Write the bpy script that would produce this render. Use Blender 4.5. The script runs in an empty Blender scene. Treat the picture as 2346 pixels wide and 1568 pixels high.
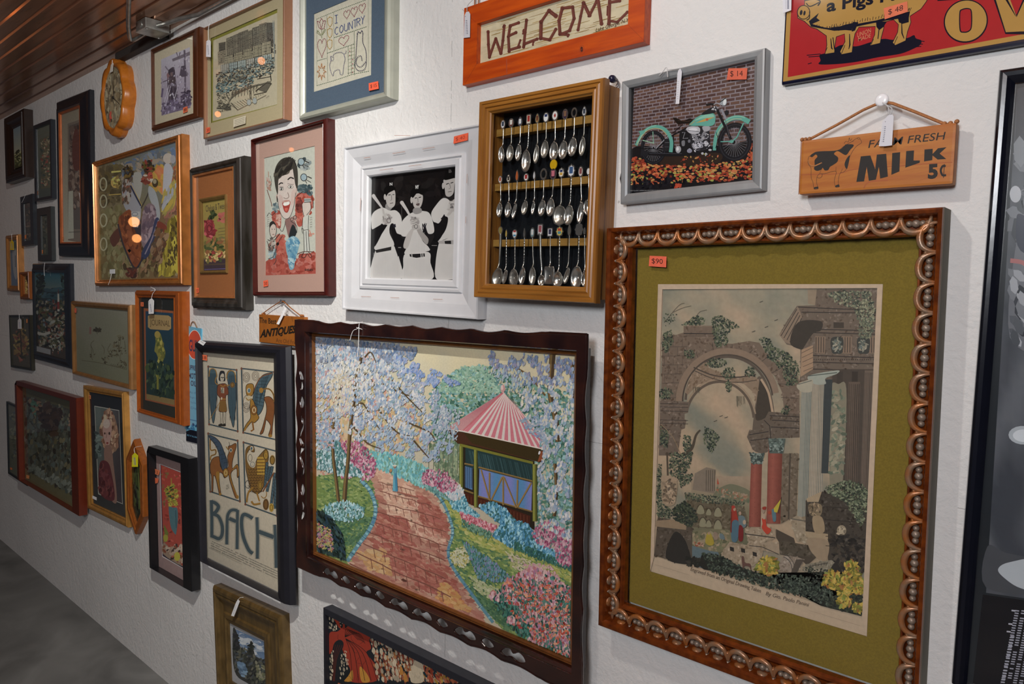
import bpy, bmesh, math, random
from math import sin, cos, pi, radians, sqrt, atan2, hypot, floor
from mathutils import Vector, Matrix, noise
from mathutils.geometry import tessellate_polygon

SC = bpy.context.scene
COL = SC.collection
random.seed(7)

# ------------------------------------------------------------ camera, light, exposure
CAM_DIST, CAM_Z = 1.2,1.592            # metres from the picture wall (plane y = 0), metres above the floor
FPX = 1654.87                           # focal length in pixels of the 2346 px wide frame
YAW, PITCH, ROLL = radians(41.5855), radians(3.8226), radians(0.997)
CEIL_Z = 2.545

def cam_axes():
    cy, sy, cp, sp, cr, sr = cos(YAW), sin(YAW), cos(PITCH), sin(PITCH), cos(ROLL), sin(ROLL)
    f = Vector((-sy*cp, cy*cp, -sp)); r0 = Vector((cy, sy, 0)); u0 = r0.cross(f)
    return cr*r0 + sr*u0,-sr*r0 + cr*u0, f
CR, CU, CF = cam_axes()
cd = bpy.data.cameras.new('camera'); cam = bpy.data.objects.new('camera', cd); COL.objects.link(cam)
m = Matrix.Identity(4)
for i in range(3):
    m[i][0], m[i][1], m[i][2] = CR[i], CU[i], -CF[i]
m[0][3], m[1][3], m[2][3] = 0,-CAM_DIST, CAM_Z
cam.matrix_world = m
cd.sensor_width = 36; cd.sensor_fit = 'HORIZONTAL'; cd.lens = FPX/2346*36; cd.clip_start = 0.02
SC.camera = cam

vs = SC.view_settings
SC.display_settings.display_device = 'sRGB'
vs.view_transform = 'Standard'; vs.look = 'None'; vs.gamma = 1; vs.use_curve_mapping = False
vs.exposure = 0.0

w = bpy.data.worlds.new('world'); SC.world = w; w.use_nodes = True
w.node_tree.nodes['Background'].inputs[0].default_value = (0.80,0.83,1.0,1)
w.node_tree.nodes['Background'].inputs[1].default_value = 0.04

def lamp(name, kind, loc, energy, color, size=0.05, aim=None, **k):
    d = bpy.data.lights.new(name, kind); o = bpy.data.objects.new(name, d); COL.objects.link(o)
    o.location = loc; d.energy = energy; d.color = color
    if kind == 'AREA':
        d.shape = 'RECTANGLE'; d.size = size; d.size_y = k.get('sy', size)
    else:
        d.shadow_soft_size = size
    if kind == 'SPOT':
        d.spot_size = k.get('spot', 2.0); d.spot_blend = k.get('blend', 0.6)
    if aim is not None:
        o.rotation_euler = (Vector(aim) - Vector(loc)).to_track_quat('-Z','Y').to_euler()
    return o
# the photographer's flash head, left of and above the camera, turned towards the far end of the wall;
# its spill is the weaker bare source, and an added soft fill lamp stands in for bounced flash light
LPOS = (-0.79,-1.0, CAM_Z + 0.93)
lamp('flash_lamp','SPOT', LPOS, 150,(1.0,0.975,0.92), 0.022,(-7.3,0, CAM_Z-3.6), spot=radians(107), blend=1.0)
lamp('flash_spill_lamp','POINT', LPOS, 17,(1.0,0.975,0.92), 0.022)
lamp('bounce_fill_lamp','POINT', (0.06,-2.3,2.11), 113,(0.93,0.955,1.0), 0.25)
def W(px, py, d=0.0):
    """point of the plane y = -d that lies on the sight line of a photo pixel"""
    q = CF + CR*((px-1173)/FPX) - CU*((py-784)/FPX)
    q = q * ((CAM_DIST-d)/q.y)
    return Vector((q.x, -d, q.z + CAM_Z))
def project(P):
    v = P-Vector((0,-CAM_DIST, CAM_Z)); z = v.dot(CF); return 1173+FPX*v.dot(CR)/z, 784-FPX*v.dot(CU)/z
def mirror_pt(px, py, z, d=0.0):
    """where something at height z stands whose mirror image in the plane y = -d is seen at a photo pixel"""
    p = W(px, py, d); v = p-Vector((0,-CAM_DIST, CAM_Z)); v.y = -v.y
    return p+v*((z-p.z)/v.z)
# warm ceiling bulbs of the shop, out of frame: their small images glint in glass and varnish
for px, py, z in ((665,343,2.40),(500,262,2.44),(1130,300,2.38),(600,140,2.46)):
    p = mirror_pt(px, py, z, 0.02)
    lamp('warm_bulb_lamp','POINT', p, 0.08,(1.0,0.32,0.08), 0.014)
for p in ((-5.4,-0.9,2.05),(-6.4,-1.3,2.0),(-4.6,-1.3,2.2)): lamp('warm_bulb_lamp','POINT', p, 0.45,(1.0,0.38,0.12), 0.035)


def lin(c):
    c = c/255.0
    return c/12.92 if c <= 0.04045 else ((c+0.055)/1.055)**2.4
def srgb(l):
    l = max(0.0, min(1.0, l))
    return l*12.92 if l <= 0.0031308 else 1.055*l**(1/2.4)-0.055
def hx(h):
    if isinstance(h, str):
        return tuple(int(h[i:i+2], 16) for i in (0,2,4))
    return h
WALL_ALB = 0.74
def alb(c, g):
    """reflectance of a surface seen as sRGB c where the white wall beside it is seen as grey g"""
    k = WALL_ALB/lin(g)*(0.82 if g < 155 else 0.92)
    return tuple(max(0.004, min(0.92, lin(v)*k)) for v in hx(c))

# ------------------------------------------------------------ materials
_mc = {}
def nodes(name):
    m = bpy.data.materials.new(name); m.use_nodes = True
    nt = m.node_tree
    return m, nt, nt.nodes['Principled BSDF'], nt.nodes, nt.links
def setspec(b, v):
    b.inputs['Specular IOR Level'].default_value = v
def mat(name, col, rough=0.5, metal=0.0, var=0.0, scale=30.0, bump=0.0, spec=0.5, stretch=(1,1,1), col2=None, coat=0.0):
    key = (name, tuple(col), rough, metal, var, scale, bump, spec, stretch, col2, coat)
    if key in _mc: return _mc[key]
    m, nt, b, N, L = nodes(name)
    b.inputs['Roughness'].default_value = rough; b.inputs['Metallic'].default_value = metal
    setspec(b, spec); b.inputs['Coat Weight'].default_value = coat
    tc = N.new('ShaderNodeTexCoord'); mp = N.new('ShaderNodeMapping'); mp.inputs['Scale'].default_value = stretch
    L.new(tc.outputs['Object'], mp.inputs[0])
    nz = N.new('ShaderNodeTexNoise'); nz.inputs['Scale'].default_value = scale; nz.inputs['Detail'].default_value = 4
    L.new(mp.outputs[0], nz.inputs[0])
    rp = N.new('ShaderNodeValToRGB'); L.new(nz.outputs['Fac'], rp.inputs[0])
    a = col2 if col2 else tuple(c*(1-var) for c in col)
    c2 = col if col2 else tuple(min(1, c*(1+var)) for c in col)
    rp.color_ramp.elements[0].position = 0.35; rp.color_ramp.elements[1].position = 0.65
    rp.color_ramp.elements[0].color = (*a, 1); rp.color_ramp.elements[1].color = (*c2,1)
    L.new(rp.outputs[0], b.inputs['Base Color'])
    if bump:
        bp = N.new('ShaderNodeBump'); bp.inputs['Strength'].default_value = bump; bp.inputs['Distance'].default_value = 0.002
        L.new(nz.outputs['Fac'], bp.inputs['Height']); L.new(bp.outputs[0], b.inputs['Normal'])
    _mc[key] = m
    return m
def wood(name, c, c2, rough=0.45, vert=False, scale=60, spec=0.4):
    st = (0.25,1,0.03) if vert else (0.03,1,0.25)
    return mat(name, c, rough, 0,0, scale*5,0.15, spec, st, tuple(c2))
def art_mat(name, rough=0.6, bump=0.0, var=0.06, scale=120, spec=0.3):
    m, nt, b, N, L = nodes(name)
    at = N.new('ShaderNodeAttribute'); at.attribute_name = 'Col'
    tc = N.new('ShaderNodeTexCoord')
    nz = N.new('ShaderNodeTexNoise'); nz.inputs['Scale'].default_value = scale; nz.inputs['Detail'].default_value = 3
    L.new(tc.outputs['Object'], nz.inputs[0])
    mr = N.new('ShaderNodeMapRange'); mr.inputs[1].default_value = 0.3; mr.inputs[2].default_value = 0.7
    mr.inputs[3].default_value = 1-var; mr.inputs[4].default_value = 1+var
    L.new(nz.outputs['Fac'], mr.inputs[0])
    vm = N.new('ShaderNodeVectorMath'); vm.operation = 'SCALE'
    L.new(at.outputs['Color'], vm.inputs[0]); L.new(mr.outputs[0], vm.inputs['Scale'])
    L.new(vm.outputs[0], b.inputs['Base Color'])
    b.inputs['Roughness'].default_value = rough; setspec(b, spec)
    if bump:
        bp = N.new('ShaderNodeBump'); bp.inputs['Strength'].default_value = bump; bp.inputs['Distance'].default_value = 0.001
        L.new(nz.outputs['Fac'], bp.inputs['Height']); L.new(bp.outputs[0], b.inputs['Normal'])
    return m
PRINT = art_mat('printed_paper', 0.7)
OIL = art_mat('oil_paint', 0.42,0.35,0.05,260,0.4)
GLOSSY = art_mat('glossy_print', 0.25,0,0.03,40,0.5)
WOODP = art_mat('painted_wood_print', 0.6,0.1,0.08,60)

def glass_mat():
    m = bpy.data.materials.new('picture_glass'); m.use_nodes = True
    nt = m.node_tree; nt.nodes.clear()
    o = nt.nodes.new('ShaderNodeOutputMaterial'); mx = nt.nodes.new('ShaderNodeMixShader')
    t = nt.nodes.new('ShaderNodeBsdfTransparent'); g = nt.nodes.new('ShaderNodeBsdfGlossy')
    lw = nt.nodes.new('ShaderNodeLayerWeight'); lw.inputs[0].default_value = 0.5      # facing term: the same from both sides of the pane
    pw = nt.nodes.new('ShaderNodeMath'); pw.operation = 'POWER'; pw.inputs[1].default_value = 5; nt.links.new(lw.outputs['Facing'], pw.inputs[0])
    f = nt.nodes.new('ShaderNodeMath'); f.operation = 'MULTIPLY_ADD'; f.inputs[1].default_value = 0.9; f.inputs[2].default_value = 0.04; nt.links.new(pw.outputs[0], f.inputs[0])
    g.inputs['Roughness'].default_value = 0.02
    t.inputs[0].default_value = (0.97,0.98,0.97,1)
    nt.links.new(f.outputs[0], mx.inputs[0]); nt.links.new(t.outputs[0], mx.inputs[1]); nt.links.new(g.outputs[0], mx.inputs[2])
    nt.links.new(mx.outputs[0], o.inputs[0])
    return m
GLASS = glass_mat()

# ------------------------------------------------------------ mesh helpers
def link(name, verts, faces, material, parent=None, smooth=False, cols=None, mids=None):
    me = bpy.data.meshes.new(name); me.from_pydata([tuple(v) for v in verts], [], faces)
    for mm in (material if isinstance(material, (list, tuple)) else [material]): me.materials.append(mm)
    if mids: me.polygons.foreach_set('material_index', mids)
    if cols is not None:
        ca = me.color_attributes.new('Col','BYTE_COLOR','CORNER')
        buf = []
        for f, c in zip(faces, cols):
            if isinstance(c[0], (tuple, list)):
                for q in c: buf += [q[0], q[1], q[2], 1.0]
            else:
                buf += [c[0], c[1], c[2], 1.0]*len(f)
        ca.data.foreach_set('color', buf)
    if smooth:
        me.polygons.foreach_set('use_smooth', [True]*len(me.polygons))
    me.update()
    o = bpy.data.objects.new(name, me); COL.objects.link(o)
    if parent: o.parent = parent
    return o
def thing(name, label, cat, loc=(0,0,0), rot=(0,0,0), group=None):
    o = bpy.data.objects.new(name, None); COL.objects.link(o); o.empty_display_size = 0.05
    o.location = loc; o.rotation_euler = rot
    o['label'] = label; o['category'] = cat
    if group: o['group'] = group
    return o
def tag(o, label, cat, group=None):
    o['label'] = label; o['category'] = cat
    if group: o['group'] = group
    return o

class MB:
    """collects geometry for one mesh"""
    def __init__(s): s.v = []; s.f = []; s.m = []
    def add(s, vs, fs, mi=0):
        n = len(s.v); s.v += [tuple(v) for v in vs]; s.f += [tuple(i+n for i in f) for f in fs]; s.m += [mi]*len(fs)
    def box(s, x0, y0, z0, x1, y1, z1, mi=0, bev=0.0):
        if bev > 0:
            bm = bmesh.new(); bmesh.ops.create_cube(bm, size=1)
            for v in bm.verts: v.co = Vector(((x0+x1)/2+v.co.x*(x1-x0),(y0+y1)/2+v.co.y*(y1-y0),(z0+z1)/2+v.co.z*(z1-z0)))
            bmesh.ops.bevel(bm, geom=bm.edges[:], offset=bev, segments=2, affect='EDGES', profile=0.7)
            bm.verts.index_update()
            s.add([v.co.copy() for v in bm.verts], [[v.index for v in f.verts] for f in bm.faces], mi); bm.free(); return
        v = [(x, y, z) for x in (x0, x1) for y in (y0, y1) for z in (z0, z1)]
        s.add(v, [(0,1,3,2),(4,6,7,5),(0,4,5,1),(2,3,7,6),(0,2,6,4),(1,5,7,3)], mi)
    def tube(s, pts, r, n=8, mi=0, cap=True):
        pts = [Vector(p) for p in pts]; rs = r if isinstance(r, (list, tuple)) else [r]*len(pts)
        vs = []; up = Vector((0.13,1,0.07)).normalized()
        for i, p in enumerate(pts):
            t = (pts[min(i+1, len(pts)-1)]-pts[max(i-1,0)])
            t = t.normalized() if t.length > 1e-9 else Vector((0,0,1))
            a = t.cross(up); a = a.normalized() if a.length > 1e-4 else t.orthogonal().normalized()
            b = t.cross(a)
            for k in range(n):
                an = 2*pi*k/n; vs.append(p + a*(rs[i]*cos(an)) + b*(rs[i]*sin(an)))
        fs = []
        for i in range(len(pts)-1):
            for k in range(n):
                k2 = (k+1) % n; fs.append((i*n+k, i*n+k2,(i+1)*n+k2,(i+1)*n+k))
        if cap:
            fs.append(tuple(range(n))[::-1]); fs.append(tuple((len(pts)-1)*n+k for k in range(n)))
        s.add(vs, fs, mi)
    def lathe(s, prof, c, axis='y', n=16, mi=0, sx=1.0, sz=1.0):
        """prof = [(radius, along)]; revolves round axis through c (y: out of the wall)"""
        c = Vector(c); vs = []
        for r, h in prof:
            for k in range(n):
                a = 2*pi*k/n
                if axis == 'y': vs.append(c+Vector((r*cos(a)*sx, -h, r*sin(a)*sz)))
                else: vs.append(c+Vector((r*cos(a)*sx, r*sin(a)*sz, h)))
        fs = []
        for i in range(len(prof)-1):
            for k in range(n):
                k2 = (k+1) % n; fs.append((i*n+k, i*n+k2,(i+1)*n+k2,(i+1)*n+k))
        fs.append(tuple(range(n))[::-1]); fs.append(tuple((len(prof)-1)*n+k for k in range(n)))
        s.add(vs, fs, mi)
    def slab(s, outer, holes, y0, y1, mi=0, bev=0.0):
        """flat board outline in (x, z) with holes, from depth y0 to depth y1 off the wall"""
        def ccw(p):
            return sum(p[i][0]*p[(i+1) % len(p)][1]-p[(i+1) % len(p)][0]*p[i][1] for i in range(len(p))) > 0
        outer = outer if ccw(outer) else outer[::-1]
        loops = [outer]+[h[::-1] if ccw(h) else h for h in holes]
        flat = [p for l in loops for p in l]
        tris = tessellate_polygon([[Vector((p[0], p[1], 0)) for p in l] for l in loops])
        vs = [(p[0], -y1, p[1]) for p in flat]
        s.add(vs, [tuple(t) for t in tris], mi)
        s.add([(p[0], -y0, p[1]) for p in flat], [tuple(t)[::-1] for t in tris], mi)
        for l in loops:
            n = len(l); s.add([(p[0], -y0, p[1]) for p in l]+[(p[0], -y1, p[1]) for p in l],
                              [(i, (i+1) % n, n+(i+1) % n, n+i) for i in range(n)], mi)
    def build(s, name, material, parent=None, smooth=False):
        return link(name, s.v, s.f, material, parent, smooth, None, s.m if isinstance(material, (list, tuple)) else None)

def catmull(pts, seg=6, closed=False):
    out = []; n = len(pts)
    rng = range(n) if closed else range(n-1)
    for i in rng:
        if closed: p = [pts[(i+k-1) % n] for k in range(4)]
        else: p = [pts[max(i-1,0)], pts[i], pts[i+1], pts[min(i+2, n-1)]]
        for k in range(seg):
            t = k/seg
            out.append(tuple(0.5*((2*p[1][j])+(-p[0][j]+p[2][j])*t+(2*p[0][j]-5*p[1][j]+4*p[2][j]-p[3][j])*t*t+(-p[0][j]+3*p[1][j]-3*p[2][j]+p[3][j])*t**3) for j in range(len(p[0]))))
    if not closed: out.append(tuple(pts[-1]))
    return out

def homography(src, dst):
    """src 4 (x, y) -> dst 4 (x, y)"""
    A = []; B = []
    for (x, y),(u, v) in zip(src, dst):
        A.append([x, y, 1,0,0,0,-u*x, -u*y]); B.append(u)
        A.append([0,0,0, x, y, 1,-v*x, -v*y]); B.append(v)
    n = 8; M = [A[i]+[B[i]] for i in range(8)]
    for i in range(n):
        p = max(range(i, n), key=lambda r: abs(M[r][i])); M[i], M[p] = M[p], M[i]
        for r in range(n):
            if r != i:
                f = M[r][i]/M[i][i]
                if f: M[r] = [a-f*b for a, b in zip(M[r], M[i])]
    h = [M[i][8]/M[i][i] for i in range(n)]
    def T(x, y):
        d = h[6]*x+h[7]*y+1
        return ((h[0]*x+h[1]*y+h[2])/d, (h[3]*x+h[4]*y+h[5])/d)
    return T

_tc = {}
def text_geo(s, bold=0.0, shear=0.0):
    key = (s, bold, shear)
    if key in _tc: return _tc[key]
    cu = bpy.data.curves.new('lettering','FONT'); cu.body = s; cu.offset = bold; cu.shear = shear; cu.resolution_u = 3
    o = bpy.data.objects.new('lettering', cu); COL.objects.link(o)
    dg = bpy.context.evaluated_depsgraph_get(); e = o.evaluated_get(dg); me = e.to_mesh()
    vs = [(v.co.x, v.co.y) for v in me.vertices]; fs = [tuple(p.vertices) for p in me.polygons]
    e.to_mesh_clear(); bpy.data.objects.remove(o); bpy.data.curves.remove(cu)
    xs = [v[0] for v in vs]; ys = [v[1] for v in vs]
    x0, x1, y0, y1 = min(xs), max(xs), min(ys), max(ys)
    vs = [((x-x0)/(x1-x0),(y-y0)/(y1-y0)) for x, y in vs]
    _tc[key] = (vs, fs); return _tc[key]

class Art:
    """a flat picture built of coloured facets laid on one another like paint; coordinates are photo pixels
    (or pixels of an enlarged crop set with .crop) carried onto the picture's own plane"""
    def __init__(s, T, depth, g):
        s.T = T; s.y = depth; s.g = g; s.v = []; s.f = []; s.c = []; s.o = (0,0,1.0)
    def crop(s, x=0, y=0, k=1.0): s.o = (x, y, k); return s
    def P(s, p):
        return s.T(s.o[0]+p[0]/s.o[2], s.o[1]+p[1]/s.o[2])
    def C(s, c):
        if isinstance(c, (tuple, list)) and isinstance(c[0], (tuple, list, str)): return [s.C(q) for q in c]
        q = alb(c, s.g); k = .3*q[0]+.6*q[1]+.1*q[2]; return tuple(v*.88+k*.12 for v in q)
    def raw(s, pts, c, lift=None):
        n = len(s.v); 
        if lift is None: s.y += 2.5e-6; y = s.y
        else: y = s.y+lift
        s.v += [(p[0], -y, p[1]) for p in pts]; s.f.append(tuple(range(n, n+len(pts)))); s.c.append(s.C(c))
    def poly(s, pts, c, sm=False):
        if sm: pts = catmull(pts, 5, True)
        s.raw([s.P(p) for p in pts], c)
    def grad(s, quad, fn, nx=24, ny=24):
        """quad TL, TR, BR, BL; fn(u, v) -> colour, v from the top"""
        s.y += 3e-6; n = len(s.v)
        for j in range(ny+1):
            for i in range(nx+1):
                u, v = i/nx, j/ny
                a = [quad[0][k]*(1-u)+quad[1][k]*u for k in (0,1)]; b = [quad[3][k]*(1-u)+quad[2][k]*u for k in (0,1)]
                q = s.P((a[0]*(1-v)+b[0]*v, a[1]*(1-v)+b[1]*v)); s.v.append((q[0], -s.y, q[1]))
        cc = [[s.C(fn(i/nx, j/ny)) for i in range(nx+1)] for j in range(ny+1)]
        for j in range(ny):
            for i in range(nx):
                a = n+j*(nx+1)+i; s.f.append((a, a+1, a+nx+2, a+nx+1))
                s.c.append([cc[j][i], cc[j][i+1], cc[j+1][i+1], cc[j+1][i]])
    def line(s, pts, wd, c, sm=False, closed=False, taper=False):
        """wd in current crop pixels"""
        if sm: pts = catmull(pts, 5, closed)
        if closed and len(pts) > 2: pts = list(pts)+[pts[0]]
        s.y += 2.5e-6; n = len(s.v); N = len(pts)
        for i, p in enumerate(pts):
            a = pts[max(i-1,0)]; b = pts[min(i+1, N-1)]
            dx, dy = b[0]-a[0], b[1]-a[1]; l = hypot(dx, dy) or 1
            ww = (wd[i] if isinstance(wd, (list, tuple)) and len(wd) == N else (wd if not isinstance(wd, (list, tuple)) else wd[0]+(wd[1]-wd[0])*i/max(1, N-1)))/2
            if taper: ww *= 0.25+0.75*sin(pi*min(1, max(0,(i+0.3)/(N-0.4))))
            for sg in (-1,1):
                q = s.P((p[0]-dy/l*ww*sg, p[1]+dx/l*ww*sg)); s.v.append((q[0], -s.y, q[1]))
        cc = s.C(c)
        for i in range(N-1):
            s.f.append((n+2*i, n+2*i+1, n+2*i+3, n+2*i+2)); s.c.append(cc)
    def ell(s, cx, cy, rx, ry, c, a=0.0, n=18):
        ca, sa = cos(radians(a)), sin(radians(a))
        s.poly([(cx+rx*cos(t)*ca-ry*sin(t)*sa, cy+rx*cos(t)*sa+ry*sin(t)*ca) for t in [2*pi*k/n for k in range(n)]], c)
    def ring(s, cx, cy, rx, ry, wd, c, a0=0, a1=360, n=24):
        s.line([(cx+rx*cos(radians(a0+(a1-a0)*k/n)), cy+ry*sin(radians(a0+(a1-a0)*k/n))) for k in range(n+1)], wd, c)
    def star(s, cx, cy, r, c, n=7, a=0.45):
        t0 = random.random()*6
        s.poly([(cx+r*(1 if k % 2 else a)*cos(t0+pi*k/n), cy+r*(1 if k % 2 else a)*sin(t0+pi*k/n)) for k in range(2*n)], c)
    def dabs(s, region, n, size, cols, ang=None, asp=2.0, fn=None, jit=10):
        """n brush dabs inside a polygon (list) or ellipse (cx, cy, rx, ry[, rot])"""
        ell = not isinstance(region[0], (tuple, list)); n = int(n*s.kn); size = size*s.ks
        if not ell:
            xs = [p[0] for p in region]; ys = [p[1] for p in region]
        k = 0; tries = 0
        while k < n and tries < n*20:
            tries += 1
            if ell:
                r = sqrt(random.random())*(1 if random.random() < .8 else 1.12); t = random.random()*2*pi
                dx, dy = r*cos(t)*region[2], r*sin(t)*region[3]
                an = radians(region[4]) if len(region) > 4 else 0
                x, y = region[0]+dx*cos(an)-dy*sin(an), region[1]+dx*sin(an)+dy*cos(an)
            else:
                x, y = random.uniform(min(xs), max(xs)), random.uniform(min(ys), max(ys))
                if not inside(x, y, region): continue
            if fn and not fn(x, y): continue
            k += 1
            z = size*random.uniform(0.6,1.35); a = radians((random.random()*360 if ang is None else ang+random.uniform(-22,22)))
            c = hx(random.choice(cols)); j = random.uniform(-jit, jit); c = tuple(max(0, min(255, q+j)) for q in c)
            A, B = z*asp/2, z/2; m_ = 6
            pts = [(x+A*cos(t)*cos(a)-B*sin(t)*sin(a), y+A*cos(t)*sin(a)+B*sin(t)*cos(a)) for t in [2*pi*q/m_ for q in range(m_)]]
            pts = [s.P(p) for p in pts]
            if s.clip and not all(s.clip[0] <= p[0] <= s.clip[1] and s.clip[2] <= p[1] <= s.clip[3] for p in pts): continue
            s.raw(pts, c, random.random()*2.8e-5)
        s.y += 3e-5
    clip = None; ks = 1.0; kn = 1.0
    def text(s, t, p0, p1, h, c, bold=0.0, shear=0.0, up=None):
        """baseline from p0 to p1, letters h high (up = direction of the strokes, default straight up in the photo)"""
        vs, fs = text_geo(t, bold, shear); s.y += 4e-6
        n = len(s.v); ux, uy = up if up else (0,-1)
        for a, b in vs:
            q = s.P((p0[0]*(1-a)+p1[0]*a+ux*h*b, p0[1]*(1-a)+p1[1]*a+uy*h*b)); s.v.append((q[0], -s.y, q[1]))
        cc = s.C(c)
        for f in fs: s.f.append(tuple(n+i for i in f)); s.c.append(cc)
    def build(s, name, parent, material=None, label=None):
        o = link(name, s.v, s.f, material or PRINT, parent, False, s.c)
        if label: o['label'] = label
        return o

def inside(x, y, poly):
    r = False; j = len(poly)-1
    for i in range(len(poly)):
        if (poly[i][1] > y) != (poly[j][1] > y) and x < (poly[j][0]-poly[i][0])*(y-poly[i][1])/(poly[j][1]-poly[i][1])+poly[i][0]: r = not r
        j = i
    return r
def mixc(a, b, t):
    a, b = hx(a), hx(b); t = max(0, min(1, t)); return tuple(a[i]*(1-t)+b[i]*t for i in range(3))
def fbm(x, y, z=0): return noise.fractal(Vector((x, y, z)), 1.0,2.0,4)

class Item:
    """one framed or flat thing hanging on the wall: an Empty at the centre of its back plus its parts"""
    def __init__(s, name, label, cat, corners, depth, g, group=None):
        s.g = g; s.d = depth
        P = [W(*c, depth) if c else None for c in corners]      # TL TR BL BR
        an = []
        for a, b in ((0,1),(2,3)):
            if P[a] and P[b]: an.append(atan2(P[b].z-P[a].z, P[b].x-P[a].x))
        for a, b in ((0,2),(1,3)):
            if P[a] and P[b]: an.append(atan2(P[a].x-P[b].x, P[a].z-P[b].z)*-1)
        best = None; lo, hi = min(an), max(an)
        for k in range(31):         # the tilt and size whose corners lie nearest the ones measured in the photo
            t = lo+(hi-lo)*k/30
            Q = [(p.x*cos(t)+p.z*sin(t), -p.x*sin(t)+p.z*cos(t)) if p else None for p in P]
            av = lambda ks, j: sum(Q[k][j] for k in ks if Q[k])/sum(1 for k in ks if Q[k])
            x0, x1, z1, z0 = av((0,2), 0), av((1,3), 0), av((0,1), 1), av((2,3), 1); err = 0
            for c, (x, z) in zip(corners, ((x0, z1),(x1, z1),(x0, z0),(x1, z0))):
                if c:
                    u, v = project(Vector((x*cos(t)-z*sin(t), -depth, x*sin(t)+z*cos(t)))); err += (u-c[0])**2+(v-c[1])**2
            if best is None or err < best[0]: best = (err, t, x0, x1, z0, z1)
        _, t, x0, x1, z0, z1 = best; s.t = t
        cx, cz = (x0+x1)/2,(z0+z1)/2
        s.w, s.h = x1-x0, z1-z0
        s.c = Vector((cx*cos(t)-cz*sin(t), 0, cx*sin(t)+cz*cos(t)))
        s.e = thing(name, label, cat, s.c, (0,-t, 0), group)
        s.outer = (-s.w/2, s.w/2,-s.h/2, s.h/2)
    def L(s, px, py, d):
        p = W(px, py, d)-s.c; t = s.t
        return (p.x*cos(t)+p.z*sin(t), -p.x*sin(t)+p.z*cos(t))
    def rect(s, corners, d):
        Q = [s.L(*c, d) if c else None for c in corners]
        av = lambda ks, j: sum(Q[k][j] for k in ks if Q[k])/sum(1 for k in ks if Q[k])
        return (av((0,2), 0), av((1,3), 0), av((2,3), 1), av((0,1), 1))
    def frame(s, opening, prof, material, name='frame', outer=None, label=None, smooth=False):
        """prof: (a, depth): a = 0 outer edge, 1 opening edge"""
        o = outer or s.outer; v = []; f = []
        for a, y in prof:
            x0, x1, z0, z1 = [o[k]*(1-a)+opening[k]*a for k in range(4)]
            v += [(x0,-y, z0),(x1,-y, z0),(x1,-y, z1),(x0,-y, z1)]
        for i in range(len(prof)-1):
            for k in range(4):
                k2 = (k+1) % 4; f.append((4*i+k, 4*i+k2,4*i+4+k2,4*i+4+k))
        ob = link(name, v, f, material, s.e, False)
        if label: ob['label'] = label
        return ob
    def ring(s, o, i, y, material, name='mat_board', y1=None, label=None):
        yy = y if y1 is None else y1
        v = [(o[0], -y, o[2]),(o[1], -y, o[2]),(o[1], -y, o[3]),(o[0], -y, o[3]),(i[0], -y, i[2]),(i[1], -y, i[2]),(i[1], -y, i[3]),(i[0], -y, i[3])]
        f = [(0,1,5,4),(1,2,6,5),(2,3,7,6),(3,0,4,7)]
        b = 0.0015
        v += [(i[0], -(y-b), i[2]),(i[1], -(y-b), i[2]),(i[1], -(y-b), i[3]),(i[0], -(y-b), i[3])]
        f += [(4,5,9,8),(5,6,10,9),(6,7,11,10),(7,4,8,11)]
        ob = link(name, v, f, material, s.e)
        if label: ob['label'] = label
        return ob
    def glass(s, r, y):
        return link('glass_pane', [(r[0], -y, r[2]),(r[1], -y, r[2]),(r[1], -y, r[3]),(r[0], -y, r[3])], [(0,1,2,3)], GLASS, s.e)
    def art(s, corners, d, rect=None):
        """corners TL TR BL BR in photo px"""
        r = rect or s.rect(corners, d)
        T = homography(corners, [(r[0], r[3]),(r[1], r[3]),(r[0], r[2]),(r[1], r[2])])
        a = Art(T, d, s.g); a.clip = (r[0], r[1], r[2], r[3]); a.q = [corners[0], corners[1], corners[3], corners[2]]; a.r = r
        return a
    def sticker(s, quad, d, text=None, col='f0552a', tc='3a1008', label='orange price sticker'):
        """quad TL TR BR BL photo px"""
        T = lambda x, y: s.L(x, y, d)
        a = Art(T, d, s.g); a.poly(quad, col)
        pts = [T(*p) for p in quad]
        if text:
            h = hypot(quad[3][0]-quad[0][0], quad[3][1]-quad[0][1])
            p0 = [quad[3][k]*0.78+quad[0][k]*0.22 for k in (0,1)]; p1 = [quad[2][k]*0.78+quad[1][k]*0.22 for k in (0,1)]
            A = [p0[k]*0.84+p1[k]*0.16 for k in (0,1)]; B = [p0[k]*0.2+p1[k]*0.8 for k in (0,1)]
            a.text(text, A, B, h*0.55, tc)
        o = a.build('price_sticker', s.e, PRINT); o['label'] = label
        return o
    def parts(s, o):
        o.parent = s.e; return o
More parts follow.
